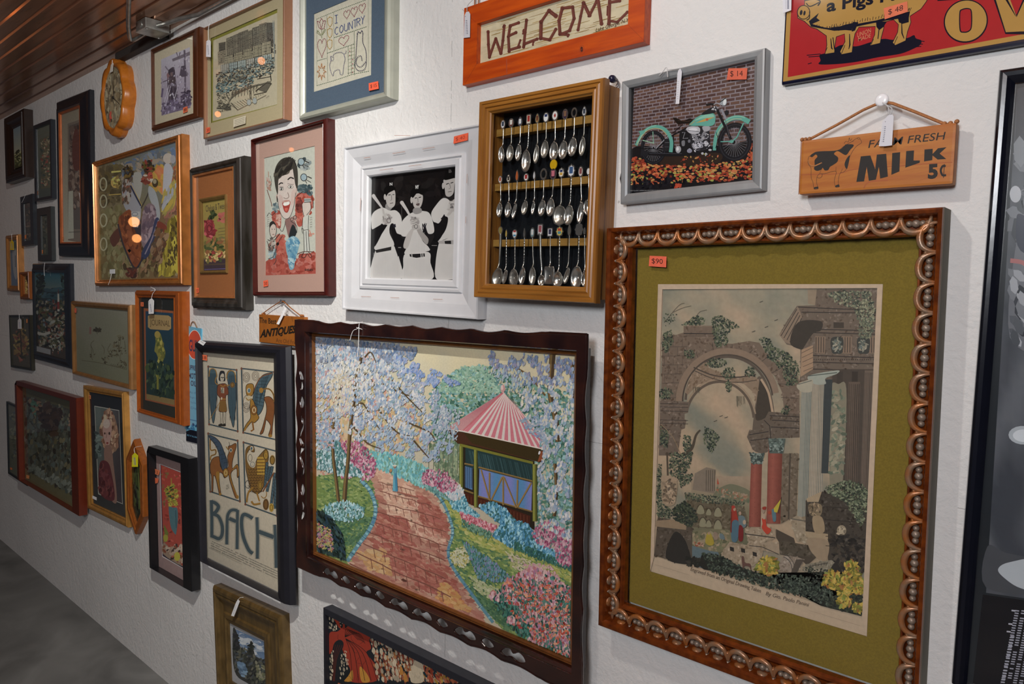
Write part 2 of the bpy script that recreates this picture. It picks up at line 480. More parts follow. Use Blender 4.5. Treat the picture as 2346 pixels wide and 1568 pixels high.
# ------------------------------------------------------------ the setting
def wall_material():
    m, nt, b, N, L = nodes('painted_rough_wall')
    tc = N.new('ShaderNodeTexCoord'); mp = N.new('ShaderNodeMapping'); L.new(tc.outputs['Object'], mp.inputs[0])
    n1 = N.new('ShaderNodeTexNoise'); n1.inputs['Scale'].default_value = 95; n1.inputs['Detail'].default_value = 6; n1.inputs['Roughness'].default_value = 0.6
    n2 = N.new('ShaderNodeTexNoise'); n2.inputs['Scale'].default_value = 2.2; n2.inputs['Detail'].default_value = 3
    n3 = N.new('ShaderNodeTexVoronoi'); n3.inputs['Scale'].default_value = 9
    n4 = N.new('ShaderNodeTexNoise'); n4.inputs['Scale'].default_value = 22; n4.inputs['Detail'].default_value = 5; n4.inputs['Distortion'].default_value = 1.6
    for n in (n1, n2, n3, n4): L.new(mp.outputs[0], n.inputs['Vector'])
    rp = N.new('ShaderNodeValToRGB'); L.new(n2.outputs['Fac'], rp.inputs[0])
    rp.color_ramp.elements[0].position = 0.3; rp.color_ramp.elements[1].position = 0.7
    rp.color_ramp.elements[0].color = (0.705,0.70,0.685,1); rp.color_ramp.elements[1].color = (0.765,0.76,0.745,1)
    # small pits and nail holes
    pt = N.new('ShaderNodeMath'); pt.operation = 'LESS_THAN'; pt.inputs[1].default_value = 0.028; L.new(n3.outputs['Distance'], pt.inputs[0])
    # board seams: one level seam, three upright ones, broken up by noise
    sx = N.new('ShaderNodeSeparateXYZ'); L.new(tc.outputs['Object'], sx.inputs[0])
    def seam(sock, val, wdt):
        a = N.new('ShaderNodeMath'); a.operation = 'SUBTRACT'; L.new(sx.outputs[sock], a.inputs[0]); a.inputs[1].default_value = val
        w_ = N.new('ShaderNodeMath'); w_.operation = 'MULTIPLY_ADD'; L.new(n4.outputs['Fac'], w_.inputs[0]); w_.inputs[1].default_value = 0.008; L.new(a.outputs[0], w_.inputs[2])
        s2 = N.new('ShaderNodeMath'); s2.operation = 'SUBTRACT'; L.new(w_.outputs[0], s2.inputs[0]); s2.inputs[1].default_value = 0.004
        ab = N.new('ShaderNodeMath'); ab.operation = 'ABSOLUTE'; L.new(s2.outputs[0], ab.inputs[0])
        lt = N.new('ShaderNodeMath'); lt.operation = 'LESS_THAN'; L.new(ab.outputs[0], lt.inputs[0]); lt.inputs[1].default_value = wdt
        return lt
    z0 = W(1360,1013).z
    ss = [seam('Z', z0,0.0006), seam('X', W(1035,150).x, 0.0008), seam('X', W(465,1430).x, 0.0009), seam('X', W(300,800).x-0.6,0.0007)]
    acc = pt
    for q in ss:
        mx = N.new('ShaderNodeMath'); mx.operation = 'MAXIMUM'; L.new(acc.outputs[0], mx.inputs[0]); L.new(q.outputs[0], mx.inputs[1]); acc = mx
    br = N.new('ShaderNodeMath'); br.operation = 'GREATER_THAN'; L.new(n4.outputs['Fac'], br.inputs[0]); br.inputs[1].default_value = 0.47
    ml = N.new('ShaderNodeMath'); ml.operation = 'MULTIPLY'; L.new(acc.outputs[0], ml.inputs[0]); L.new(br.outputs[0], ml.inputs[1])
    mk = N.new('ShaderNodeMath'); mk.operation = 'MULTIPLY'; L.new(ml.outputs[0], mk.inputs[0]); mk.inputs[1].default_value = 0.55
    mix = N.new('ShaderNodeMix'); mix.data_type = 'RGBA'; L.new(mk.outputs[0], mix.inputs['Factor']); L.new(rp.outputs[0], mix.inputs['A']); mix.inputs['B'].default_value = (0.16,0.15,0.145,1)
    L.new(mix.outputs['Result'], b.inputs['Base Color'])
    ad = N.new('ShaderNodeMath'); ad.operation = 'MULTIPLY_ADD'; L.new(n4.outputs['Fac'], ad.inputs[0]); ad.inputs[1].default_value = 1.3; L.new(n1.outputs['Fac'], ad.inputs[2])
    bp = N.new('ShaderNodeBump'); bp.inputs['Strength'].default_value = 0.75; bp.inputs['Distance'].default_value = 0.0025
    L.new(ad.outputs[0], bp.inputs['Height'])
    L.new(bp.outputs[0], b.inputs['Normal'])
    b.inputs['Roughness'].default_value = 0.75; setspec(b, 0.25)
    return m
def struct(o): o['kind'] = 'structure'; return o
mb = MB(); mb.box(-9,0,0,3.2,0.18, CEIL_Z)
struct(mb.build('wall_back', wall_material()))
mb = MB(); mb.box(-9,-5.2,-0.1,3.2,0.18,0)
def floor_material():
    m, nt, b, N, L = nodes('grey_concrete_floor')
    tc = N.new('ShaderNodeTexCoord')
    n1 = N.new('ShaderNodeTexNoise'); n1.inputs['Scale'].default_value = 3.2; n1.inputs['Detail'].default_value = 8; n1.inputs['Distortion'].default_value = 0.8
    L.new(tc.outputs['Object'], n1.inputs[0])
    rp = N.new('ShaderNodeValToRGB'); L.new(n1.outputs['Fac'], rp.inputs[0]); e = rp.color_ramp.elements
    e[0].position = 0.3; e[0].color = (0.10,0.10,0.096,1); e[1].position = 0.72; e[1].color = (0.21,0.212,0.205,1)
    L.new(rp.outputs[0], b.inputs['Base Color'])
    b.inputs['Roughness'].default_value = 0.55
    return m
struct(mb.build('floor', floor_material()))
# ribbed copper-brown metal ceiling: ribs run along the picture wall
prof = []
y = 0.18
while y > -5.2:
    prof += [(y, CEIL_Z),(y-0.042, CEIL_Z),(y-0.047, CEIL_Z+0.005),(y-0.051, CEIL_Z+0.005),(y-0.056, CEIL_Z)]
    y -= 0.056
v = [(-9, a, b) for a, b in prof]+[(3.2, a, b) for a, b in prof]; n = len(prof)
v += [(-9,0.18, CEIL_Z+0.1),(-9, prof[-1][0], CEIL_Z+0.1),(3.2,0.18, CEIL_Z+0.1),(3.2, prof[-1][0], CEIL_Z+0.1)]
f = [(i, i+1, n+i+1, n+i) for i in range(n-1)]+[(2*n, 2*n+1,2*n+3,2*n+2),(0, n, 2*n+2,2*n),(n-1,2*n+1,2*n+3,2*n-1)]
struct(link('ceiling', v, f, mat('brown_copper_sheet', (0.42,0.21,0.12), 0.24,0.5,0.2,9,0.4, stretch=(0.25,3,1))))
# dark head strip along the top of the wall behind the conduit
mb = MB(); p, q = W(281,124), W(388,78); mb.box(p.x, -0.03, CEIL_Z-0.03, q.x, -0.0005, CEIL_Z-.0005, bev=0.004)
tag(mb.build('head_strip', mat('dark_matt_strip', (0.035,0.03,0.028), 0.7)),'short dark strip at the top of the wall under the junction box','timber strip')
def cr(ox, oy, s):
    return lambda x, y: (ox+x/s, oy+y/s)
A_ = cr(0,0,3.409); B_ = cr(0,400,3.409); C_ = cr(0,800,3.409); D_ = cr(0,1108,3.409)
F_ = cr(420,260,3.408); G_ = cr(420,680,4.357); H_ = cr(420,1000,2.761)

def profile(kind, d, di=None, back=0.0):
    if back: return [(0, back)]+[(a, max(y, back)) for a, y in profile(kind, d, di)[1:]]
    di = d-0.012 if di is None else di
    if kind == 'flat': return [(0,0),(0, d-0.001),(0.04, d),(0.96, d),(1, d-0.001),(1, di)]
    if kind == 'round': return [(0,0),(0, d*0.6),(0.1, d*0.85),(0.3, d),(0.55, d*0.97),(0.8, d*0.82),(1, d*0.66),(1, di)]
    if kind == 'cove': return [(0,0),(0, d*0.9),(0.06, d),(0.16, d),(0.22, d*0.9),(0.5, d*0.72),(0.8, d*0.66),(0.84, d*0.74),(0.94, d*0.74),(1, d*0.62),(1, di)]
    if kind == 'step': return [(0,0),(0, d*0.82),(0.12, d*0.9),(0.2, d*0.9),(0.24, d),(0.5, d),(0.62, d*0.88),(0.68, d*0.78),(0.85, d*0.74),(0.9, d*0.8),(1, d*0.68),(1, di)]
    if kind == 'scoop': return [(0,0),(0, d*0.55),(0.1, d*0.7),(0.3, d*0.72),(0.55, d*0.85),(0.75, d),(0.88, d),(1, d*0.9),(1, di)]
def gold(c, g, rough=0.33, metal=0.45, var=0.14):
    a = alb(c, g); k = sum(a)/3
    return mat('gilt_metal_leaf', tuple((q*.88+k*.12)*(.58 if g <= 150 else .72) for q in a), rough, metal*.8, var, 60,0.03,0.6,(1,.4,.4))
def paintf(c, g, rough=0.4, var=0.08): return mat('painted_moulding', alb(c, g), rough, 0, var, 60,0.04,0.5)
def woodf(c, c2, g, rough=0.35):
    a, b = alb(c, g), alb(c2, g); k = sum(a)/3
    k = (.5 if g <= 150 else .72); a = tuple(q*k for q in a); b = tuple(q*k for q in b)
    return mat('stained_wood', a, rough, 0,0,160,0.06,0.5,(1,.3,.3), tuple(p*.6+q*.4 for p, q in zip(a, b)))

# ---- small landscape in a deep dark frame, far left under the ceiling
it = Item('framed_picture','small landscape in a deep dark brown wooden frame at the far left under the ceiling','framed picture',
          [A_(15,930), A_(172,842), A_(35,1430), A_(183,1383)], 0.05,118)
op = it.rect([A_(95,1010), A_(165,968), A_(100,1325), A_(172,1300)], 0.04)
it.frame(op, profile('step', 0.05,0.03), woodf('21130d','0f0a08', 118))
a = it.art([A_(95,1010), A_(165,968), A_(100,1325), A_(172,1300)], 0.033)
a.grad(a.q, lambda u, v: mixc('4b5a62','7b7350', v) if v < .6 else mixc('4a4a2a','23240f', (v-.6)*2.5), 8,12)
a.crop(0,0,3.409); a.dabs((140,1230,28,60), 60,12, ['2a3018','4a4c2a','191c10','6a6a48'])
a.build('landscape_print', it.e, OIL)

# ---- thin black frame with a faded print
it = Item('framed_picture','narrow faded print in a thin black frame, left of the tall black frame','framed picture',
          [A_(268,985), A_(405,918), A_(262,1580), A_(395,1548)], 0.022,120)
cq = [A_(285,1010), A_(398,955), A_(280,1555), A_(390,1528)]
op = it.rect(cq, 0.02); it.frame(op, profile('flat', 0.022), paintf('14161a', 120,0.3))
a = it.art(cq, 0.012, op); a.grad(a.q, lambda u, v: mixc('4e5248','3c4340', v), 4,8)
a.crop(0,0,3.409); a.poly([(305,1085),(395,1045),(388,1460),(300,1480)], '4a4a3c')
a.dabs([(312,1095),(388,1060),(382,1440),(306,1460)], 160,12, ['55523f','6a5c4c','3d443c','743f38','2f3a38','807862'])
a.build('faded_print', it.e); it.glass(op, 0.016)
it.sticker([A_(282,1497), A_(297,1491), A_(297,1522), A_(282,1527)], 0.0165)

# ---- tall black frame
it = Item('framed_picture','very tall print in a wide glossy black frame with orange inner edge, near the ceiling','framed picture',
          [(128.4,234.6),(202,196.5),(124,589),(196,586)], 0.034,125)
cq = [(139,260),(188,236.5),(134,561),(183,556)]
op = it.rect(cq, 0.028); it.frame(op, profile('scoop', 0.034,0.02), paintf('0d0e12', 125,0.22))
o2 = (op[0]+.014, op[1]-.012, op[2]+.008, op[3]-.008)
it.frame(o2, [(0,0.022),(0,0.03),(0.5,0.031),(1,0.026),(1,0.018)], gold('a04c1c', 125),'inner_fillet', op, 'orange gilt inner edge')
a = it.art(cq, 0.019, op); a.grad(a.q, lambda u, v: mixc('6c6658','8a8a7c', v), 4,8)
a.crop(0,0,3.409)
a.poly([(525,960),(628,912),(610,1890),(500,1880)], '5e554c'); a.poly([(535,975),(622,935),(606,1780),(512,1790)], '4a4440')
a.dabs([(545,1000),(615,960),(606,1600),(520,1620)], 260,22, ['4a3a34','5c4a42','3a3230','6d5f55','52453e'], ang=80)
a.poly([(575,1010),(600,1000),(615,1120),(605,1300),(560,1300),(555,1120)], '4c2c28', True)
a.poly([(515,1490),(550,1480),(545,1860),(500,1870)], '8b8c80')
a.poly([(595,1490),(624,1500),(618,1700)], 'a5a79c'); a.line([(505,1815),(610,1800)], 4, '35322e')
a.build('portrait_print', it.e); it.glass(o2,0.024)
it.sticker([B_(478,490), B_(496,484), B_(496,512), B_(478,518)], 0.0245)

# ---- scalloped wooden clock
def clock():
    d = 0.048; g = 150
    T, Bm = W(262,131, d), W(258,309, d); Lx, Rx = W(228.5,222, d), W(283,214, d)
    hw, hh = (Rx.x-Lx.x)/2,(T.z-Bm.z)/2; c = Vector(((Rx.x+Lx.x)/2,0,(T.z+Bm.z)/2))
    e = thing('wall_clock','scalloped oval honey wood wall clock with a weathered brown face, below the ceiling','clock', c)
    def outl(k, sc=0.055, n=96):
        return [(hw*k*(1-sc+sc*2*abs(cos(4*t)))*cos(t), hh*k*(1-sc+sc*2*abs(cos(4*t)))*sin(t)) for t in [2*pi*i/n for i in range(n)]]
    wd = woodf('b56a22','8e4a12', g, 0.28)
    mb = MB(); O = [(outl(0.97), 0.0),(outl(0.99), d*0.35),(outl(1.0), d*0.5),(outl(0.975), d*0.62),(outl(0.97), d*0.86),(outl(0.94), d),(outl(0.86,0.03), d),(outl(0.83,0.012), d*0.95),(outl(0.80,0.0), d*0.8)]
    n = 96; vs = [(p[0], -y, p[1]) for l, y in O for p in l]
    mb.add(vs, [(i*n+k, i*n+(k+1) % n, (i+1)*n+(k+1) % n, (i+1)*n+k) for i in range(len(O)-1) for k in range(n)])
    mb.build('case', wd, e, True)
    T_ = lambda x, y: (x*hw, -y*hh)
    a = Art(T_, d*0.82, g); k = 0.82
    a.poly([(k*cos(2*pi*i/48), k*sin(2*pi*i/48)) for i in range(48)], '6e6048')
    a.dabs((0,0,.7,.7), 420,0.14, ['5f5440','75684c','83765a','4e4534','6a6450','8b8468'], asp=1.8)
    for i in range(12):
        t = 2*pi*i/12; a.line([(0.6*sin(t), -0.6*cos(t)),(0.68*sin(t), -0.68*cos(t))], 0.03, '2c2418')
    a.dabs((-.3,.45,.08,.12), 12,0.08, ['a8402c','8b3526'])
    a.build('clock_face', e, PRINT)
    mb = MB(); y = d*0.88
    for tx, tz, wd_ in ((0.55,-0.25,0.004),(0.1,0.32,0.005)):
        L_ = Vector((tx*hw, 0, tz*hh)); nrm = Vector((-L_.z, 0, L_.x)).normalized()*wd_/2
        mb.add([(nrm.x, -y, nrm.z),(-nrm.x, -y, -nrm.z),(L_.x-nrm.x*.4,-y, L_.z-nrm.z*.4),(L_.x+nrm.x*.4,-y, L_.z+nrm.z*.4)], [(0,1,2,3)])
    mb.lathe([(0.006, y-0.004),(0.006, y+0.001),(0.003, y+0.002)], (0,0,0),'y', 12)
    mb.build('clock_hands', mat('black_metal', (0.02,0.02,0.02), 0.4), e)
clock()

# ---- western horse print
def horse():
    g = 168
    it = Item('framed_picture','faded grey print of a horse rider beside a pole in a dark brown frame','framed picture',
              [A_(1165,385), A_(1540,185), A_(1162,1020), A_(1528,918)], 0.03, g)
    cq = [A_(1190,418), A_(1500,262), A_(1187,985), A_(1492,878)]
    op = it.rect(cq, 0.02); it.frame(op, profile('step', 0.022,0.008), woodf('4a2612','2c150a', g))
    a = it.art(cq, 0.010, op); a.grad(a.q, lambda u, v: mixc('b3aa92','a89f88', v), 2,2)
    a.crop(0,0,3.409)
    a.grad([(1240,462),(1465,355),(1460,835),(1237,905)], lambda u, v: mixc('a9a6b4','83798c', v+0.15*fbm(u*3, v*3)), 8,10)
    a.poly([(1325,455),(1465,390),(1465,420),(1330,475)], '6b6470'); a.line([(1423,380),(1425,600),(1418,790)], 14, '5c5462')
    a.line([(1360,400),(1375,445),(1390,400)], 8, '5f5866')
    a.poly([(1395,510),(1430,500),(1440,585),(1405,595),(1380,585)], '4d4654'); a.poly([(1430,540),(1460,580),(1440,590)], '6b6572')
    a.poly([(1275,510),(1268,520),(1300,560),(1308,555)], '777080')
    a.poly([(1300,545),(1340,520),(1350,600),(1362,720),(1360,790),(1325,830),(1300,820),(1292,720),(1285,620)], '4f4652', True)
    a.poly([(1282,580),(1312,560),(1325,620),(1300,640)], '7b5c60', True); a.ell(1318,560,24,30, '3f3844'); a.ell(1322,620,30,34, '4a3f46'); a.ell(1320,575,10,16, '6d5c5e')
    a.line([(1250,640),(1320,610)], 7, '5b5060')
    a.line([(1315,680),(1325,820)], 12, '383040'); a.line([(1345,680),(1340,800)], 10, '383040'); a.line([(1300,720),(1292,830)], 8, '453c4a')
    for x in (1260,1275,1330): a.line([(x+40,660),(x, 800)], 6, 'b4b0c0', taper=True)
    a.line([(1250,690),(1240,760)], 14, '5d5270'); 
    a.poly([(1237,905),(1240,810),(1262,800),(1290,850),(1350,820),(1460,780),(1460,835)], '6a6078'); a.dabs([(1240,820),(1460,700),(1460,830),(1240,895)], 110,14, ['5a5068','4d4458','716884','8d86a0'], ang=120)
    a.dabs([(1390,720),(1460,700),(1460,810),(1385,830)], 40,16, ['3e3648','564c60'])
    a.dabs([(1240,560),(1460,400),(1460,800),(1240,880)], 90,9, ['b5b2c4','9893a6','7d7488'], ang=100)
    a.build('western_print', it.e); it.glass(op, 0.014)
    it.sticker([A_(1430,842), A_(1464,830), A_(1464,872), A_(1430,885)], 0.0145, '8')
horse()

# ---- abstract dancers, gold frame
def dancers():
    g = 150
    it = Item('framed_picture','large loose painting of dancers in white, orange and yellow, in a ridged gold frame','framed picture',
              [(209.5,373),(411,304),(217.5,653),(420,656)], 0.034, g)
    Z = cr(205,300,4.355)
    cq = [Z(60,345), Z(858,120), Z(82,1482), Z(888,1478)]
    op = it.rect(cq, 0.024); it.frame(op, profile('step', 0.034,0.016), gold('a5621a', g, 0.28,0.5,0.2))
    a = it.art(cq, 0.018, op); a.crop(205,300,4.355)
    Q = [(60,345),(858,120),(888,1478),(82,1482)]
    a.grad(Q, lambda u, v: mixc('71684a','5b6870', max(0, u*1.2-v*1.2)) if v < .5 else mixc('6a5e34','6a5136', u), 10,10)
    top = [(150,330),(850,130),(860,420),(250,480)]
    a.dabs(top, 260,40, ['5d6a78','6b7480','75705c','5f6468','8b7f70','566a86'])
    a.dabs([(60,345),(300,300),(300,700),(65,760)], 160,34, ['5a5238','665c38','4c4630'])
    a.dabs([(80,760),(300,760),(480,1400),(90,1470)], 260,36, ['77744c','6c6840','807a52','5e5830'], ang=95)
    a.dabs([(200,960),(480,900),(880,1100),(880,1470),(350,1470)], 320,36, ['5a4a2c','6e6238','45381f','7d6f4c','8a6a4c'], ang=100)
    # painted loops down the left side
    for cy in (520,690,880,1120):
        a.ring(125, cy, 32,62,13, 'a3a487')
    a.poly([(205,392),(300,388),(300,402),(205,412)], 'cfb05a'); a.ell(245,505,46,56, 'b89a48'); a.dabs((245,505,40,50), 18,24, ['d0b257','8f7a40','6c6234'])
    a.line([(180,628),(300,622)], 9, 'b99c48')
    # yellow back, right
    a.dabs([(560,420),(720,340),(720,620),(600,560)], 70,44, ['a8862e','b07a34','8f7a2c','b86a3c'], ang=60)
    a.dabs([(800,500),(860,300),(870,880),(790,900)], 130,34, ['6e452e','8d5a30','57402c','7a6a40','9c4a2c'], ang=95)
    a.poly([(730,350),(775,330),(815,400),(800,520),(760,640),(730,720),(715,620),(720,480)], '9c9da4', True)
    a.ell(765,280,48,52, 'a39a90'); a.ell(815,290,26,42, '8d8c90')
    # left dancer
    a.poly([(330,480),(400,500),(450,560),(490,700),(500,820),(470,940),(400,820),(350,780),(320,700),(310,560)], '8c8d95', True)
    a.poly([(420,430),(500,420),(510,560),(480,690),(440,600)], '94948e', True)
    a.ell(370,420,42,70, '332c20'); a.dabs((370,400,45,60), 40,22, ['2a241c','4b3b20','6f5a26','39444e'])
    a.dabs([(330,480),(400,480),(390,700),(320,720)], 60,26, ['6b5748','4f4238','9a9690','7c4a38'], ang=100)
    a.line([(395,540),(450,650),(500,745)], 16, '26304a', True); a.line([(400,520),(510,745)], 5, 'b0953a')
    a.line([(500,770),(560,650),(590,560)], 12, '3d3834', True)
    # right dancer
    a.ell(570,370,46,66, '372a1c'); a.dabs((570,370,50,70), 46,24, ['42301e','2a2620','5c5020','7a2e24'])
    a.ell(590,450,26,42, 'a04438'); a.ell(545,480,36,56, '7a4632'); a.dabs((560,480,50,50), 26,20, ['8b3a2c','a8a090','6d3226'])
    a.ell(640,520,30,44, '3c3424'); a.ell(636,505,18,24, '8d8468')
    a.poly([(580,550),(640,600),(680,740),(690,860),(660,900),(620,760),(575,640)], '8d9296', True)
    a.poly([(530,780),(580,720),(640,760),(650,900),(600,1060),(540,1180),(500,1080),(505,900)], '75636a', True)
    a.dabs([(530,780),(640,760),(640,940),(560,1150),(500,1060)], 90,34, ['806d75','6a5660','8e7c84','594a58'], ang=95)
    a.poly([(640,880),(680,880),(660,1000),(580,1240),(500,1280),(520,1180),(600,1040)], '2c3654', True)
    a.line([(675,890),(600,1100),(540,1230)], 12, '7d7486', True)
    a.poly([(275,880),(340,800),(400,790),(440,960),(490,1040),(500,1280),(440,1360),(370,1240),(310,1060),(280,960)], '7a3f18', True)
    a.dabs([(290,880),(390,800),(480,1040),(480,1300),(430,1350),(320,1040)], 170,40, ['85451b','6e3516','94501f','5c2c12','7d3f1c'], ang=82)
    a.poly([(190,1060),(275,960),(300,1040),(230,1150)], '553024', True)
    a.poly([(430,960),(500,880),(500,1060),(470,1060)], '2d2c36'); a.line([(270,920),(330,1150),(440,1370),(520,1260)], 16, '2e2c34', True)
    a.poly([(402,800),(490,800),(495,850),(470,960),(415,950)], 'a5a7a8'); a.ring(440,825,28,18,5, '4a5a70'); a.line([(410,860),(480,850)], 5, 'b89a48'); a.ring(438,945,22,16,5, '33405a')
    # yellow skirt and reds on the right
    a.dabs([(720,700),(860,560),(860,900),(760,960)], 120,40, ['6d4c3a','7d6a48','8a5a48','55433a'], ang=100)
    a.poly([(670,900),(760,960),(740,1040),(700,1070),(660,1000)], '6e3020', True)
    a.poly([(780,940),(870,860),(888,1300),(830,1440),(720,1450),(690,1290),(740,1120)], '8c7f1a', True)
    a.dabs([(780,960),(865,880),(880,1280),(830,1440),(730,1440),(710,1280)], 240,44, ['98891c','857616','a89a24','6c6014'], ang=100, asp=4)
    a.dabs([(790,960),(865,900),(875,1280),(740,1430)], 50,16, ['4b3d16','3a3018'], ang=80, asp=3)
    a.dabs([(720,640),(830,560),(830,700),(740,820)], 50,40, ['a89238','8d8240','8c8f98'], ang=110, asp=4)
    a.dabs([(640,950),(760,1060),(700,1300),(600,1300)], 90,36, ['6c4c30','5a3c28','80664a','4a3c2c'], ang=110)
    a.dabs([(360,1360),(450,1370),(450,1470),(360,1460)], 24,28, ['5c2c1c','3c241c'])
    a.build('dancers_painting', it.e, OIL); it.glass(op, 0.021)
dancers()

# ---- small column of frames at the far left
def small(name_, label, cors, opn, d, g, fm, artfn, stick=None, pk='flat', glass=True, artname='small_print'):
    it = Item(name_, label, 'framed picture', cors, d, g)
    op = it.rect(opn, d*0.9); it.frame(op, profile(pk, d, d*0.5), fm)
    a = it.art(opn, d*0.55, op); artfn(a); a.build(artname, it.e, PRINT)
    if glass: it.glass(op, d*0.75)
    if stick: it.sticker(stick, d*0.78)
    return it
def murky(base, cols, n=60, size=4):
    def fn(a):
        a.grad(a.q, lambda u, v: mixc(base[0], base[1], v), 3,6)
        a.dabs(a.q[:4], n, size, cols)
    return fn
small('framed_picture','small murky brown print in a black frame, topmost of the two beside the tall frame', [B_(153,175), B_(252,152), B_(172,562), B_(262,545)], [B_(180,232), B_(235,212), B_(190,522), B_(243,512)], 0.02,122, paintf('16181c', 122,0.3),
      murky(('3f3a34','35332a'), ['4b3a34','55473a','2c2c26','5a4c40']), [B_(190,475), B_(206,470), B_(206,500), B_(190,506)])
small('framed_picture','small green-brown print in a wide black frame, lower of two beside the tall frame', [B_(285,268), B_(392,248), B_(296,675), B_(405,672)], [B_(315,325), B_(368,312), B_(325,630), B_(378,628)], 0.02,122, paintf('191b1c', 122,0.35),
      murky(('3a3a30','33382c'), ['45453a','2c3028','504a38','3a4034']), [B_(320,592), B_(336,588), B_(336,618), B_(320,622)])
def blue_oval(a):
    a.grad(a.q, lambda u, v: mixc('4a5a68','48566a', v), 2,4); a.crop(0,400,3.409)
    a.poly([(82,590),(108,575),(126,640),(124,760),(104,820),(86,760),(80,660)], '77787a', True); a.line([(103,630),(103,720)], 6, '4b4a4c')
small('framed_picture','small white oval on blue in a light gold frame at the far left edge', [B_(44,482), B_(138,462), B_(46,910), B_(140,912)], [B_(66,520), B_(130,505), B_(68,868), B_(133,870)], 0.03,120, gold('8a5a24', 120,0.35), blue_oval, None, 'step')
def tiny(a):
    a.grad(a.q, lambda u, v: mixc('6a4a24','7a5a30', v), 2,4); a.crop(0,400,3.409)
    a.dabs([(178,800),(218,795),(212,930),(180,930)], 50,10, ['a8783a','5c3c1c','8c6430','b88a48']); a.poly([(185,800),(218,795),(215,850),(200,860)], '20160e', True)
small('framed_picture','tiny wooden framed picture squeezed between the small gold frame and the lighthouse village scene', [B_(148,765), B_(222,755), B_(150,975), B_(226,975)], [B_(172,795), B_(216,788), B_(176,935), B_(216,935)], 0.03,120, woodf('74401a','5a2e12', 120), tiny, None, 'step', False)

# ---- village with a lighthouse, black frame
def village():
    g = 122
    it = Item('framed_picture','dark village scene with red and white lighthouse under blue sky in a black frame','framed picture',
              [B_(235,700), B_(525,690), B_(255,1440), B_(535,1528)], 0.03, g)
    cq = [B_(262,768), B_(512,762), B_(278,1388), B_(515,1448)]
    op = it.rect(cq, 0.024); it.frame(op, profile('scoop', 0.03,0.016), paintf('111317', g, 0.25))
    a = it.art(cq, 0.018, op); a.g = 150; a.crop(0,400,3.409)
    Q = [(262,768),(512,762),(515,1448),(278,1388)]
    a.grad(Q, lambda u, v: (mixc('1c5668','6b6c62', v*3.6) if v < .28 else mixc('26343a','1b1c14', (v-.28)*3)) if v < .6 else mixc('22201a','3b3228', (v-.6)*2.5), 6,24)
    a.dabs([(275,900),(512,900),(512,1010),(280,1010)], 40,30, ['26424c','30505a','1c2f36'], ang=0, asp=3)
    a.dabs([(262,780),(320,780),(330,960),(270,1000)], 60,22, ['18241c','0f1814','2b3a2c'])
    a.dabs([(470,780),(512,780),(512,960),(490,960)], 40,22, ['18241c','0f1814','2c4a48'])
    a.dabs([(275,1000),(512,990),(512,1380),(285,1330)], 420,18, ['20261a','3a3f28','15170f','6c5e48','7d7a68','2c3a3a','5a2f20','868a80','4c4a24'])
    for i in range(12):
        x, y = random.uniform(285,490), random.uniform(1010,1300); s_ = random.uniform(10,22)
        a.poly([(x, y),(x+s_, y+2),(x+s_, y+s_*1.3),(x, y+s_*1.2)], random.choice(['857f70','6e3c2c','958c70','5e6e74'])); a.poly([(x-3, y),(x+s_/2, y-s_*.6),(x+s_+3, y+2)], random.choice(['3d2a20','70301e','2c3438']))
    a.poly([(440,935),(452,935),(455,1075),(437,1075)], 'a5a49a'); a.poly([(437,1000),(453,1000),(455,1058),(436,1058)], '7a2820'); a.line([(446,900),(446,935)], 5, '5a2820')
    for i in range(26):
        x, y = random.uniform(290,500), random.uniform(1215,1400); a.line([(x, y),(x+2, y+16)], 6, random.choice(['a8a8a0','7c3a2c','2f4658','8c8478','5c3a28'])); a.ell(x, y-3,3.5,4, '9c7a60')
    a.line([(285,1245),(330,1255),(380,1240)], 20, '9c9c92', True)
    a.poly([(278,1345),(382,1370),(382,1408),(278,1382)], '8c8e90')
    for k in range(4): a.line([(284,1352+k*8),(376,1374+k*8)], 2, '60626a')
    a.build('village_painting', it.e); it.glass(op, 0.021)
village()

# ---- thin dark frame left of the village
def bouquet(a):
    a.grad(a.q, lambda u, v: mixc('38352c','3a3426', v), 3,4); a.crop(0,400,3.409)
    a.dabs((155,1330,60,110), 150,20, ['4a3c20','6a5426','3c2c1c','5c3a24','7a6a34','2c2c18','6b3c2c']); a.line([(150,1220),(158,1440)], 10, '2a2014')
small('framed_picture','dim autumn bouquet print in a thin black frame, left of the village scene', [B_(68,1098), B_(232,1098), B_(84,1505), B_(245,1532)], [B_(78,1112), B_(224,1112), B_(93,1490), B_(236,1515)], 0.018,118, paintf('15140f', 118,0.3),
      bouquet, [B_(205,1130), B_(216,1130), B_(216,1160), B_(205,1160)])

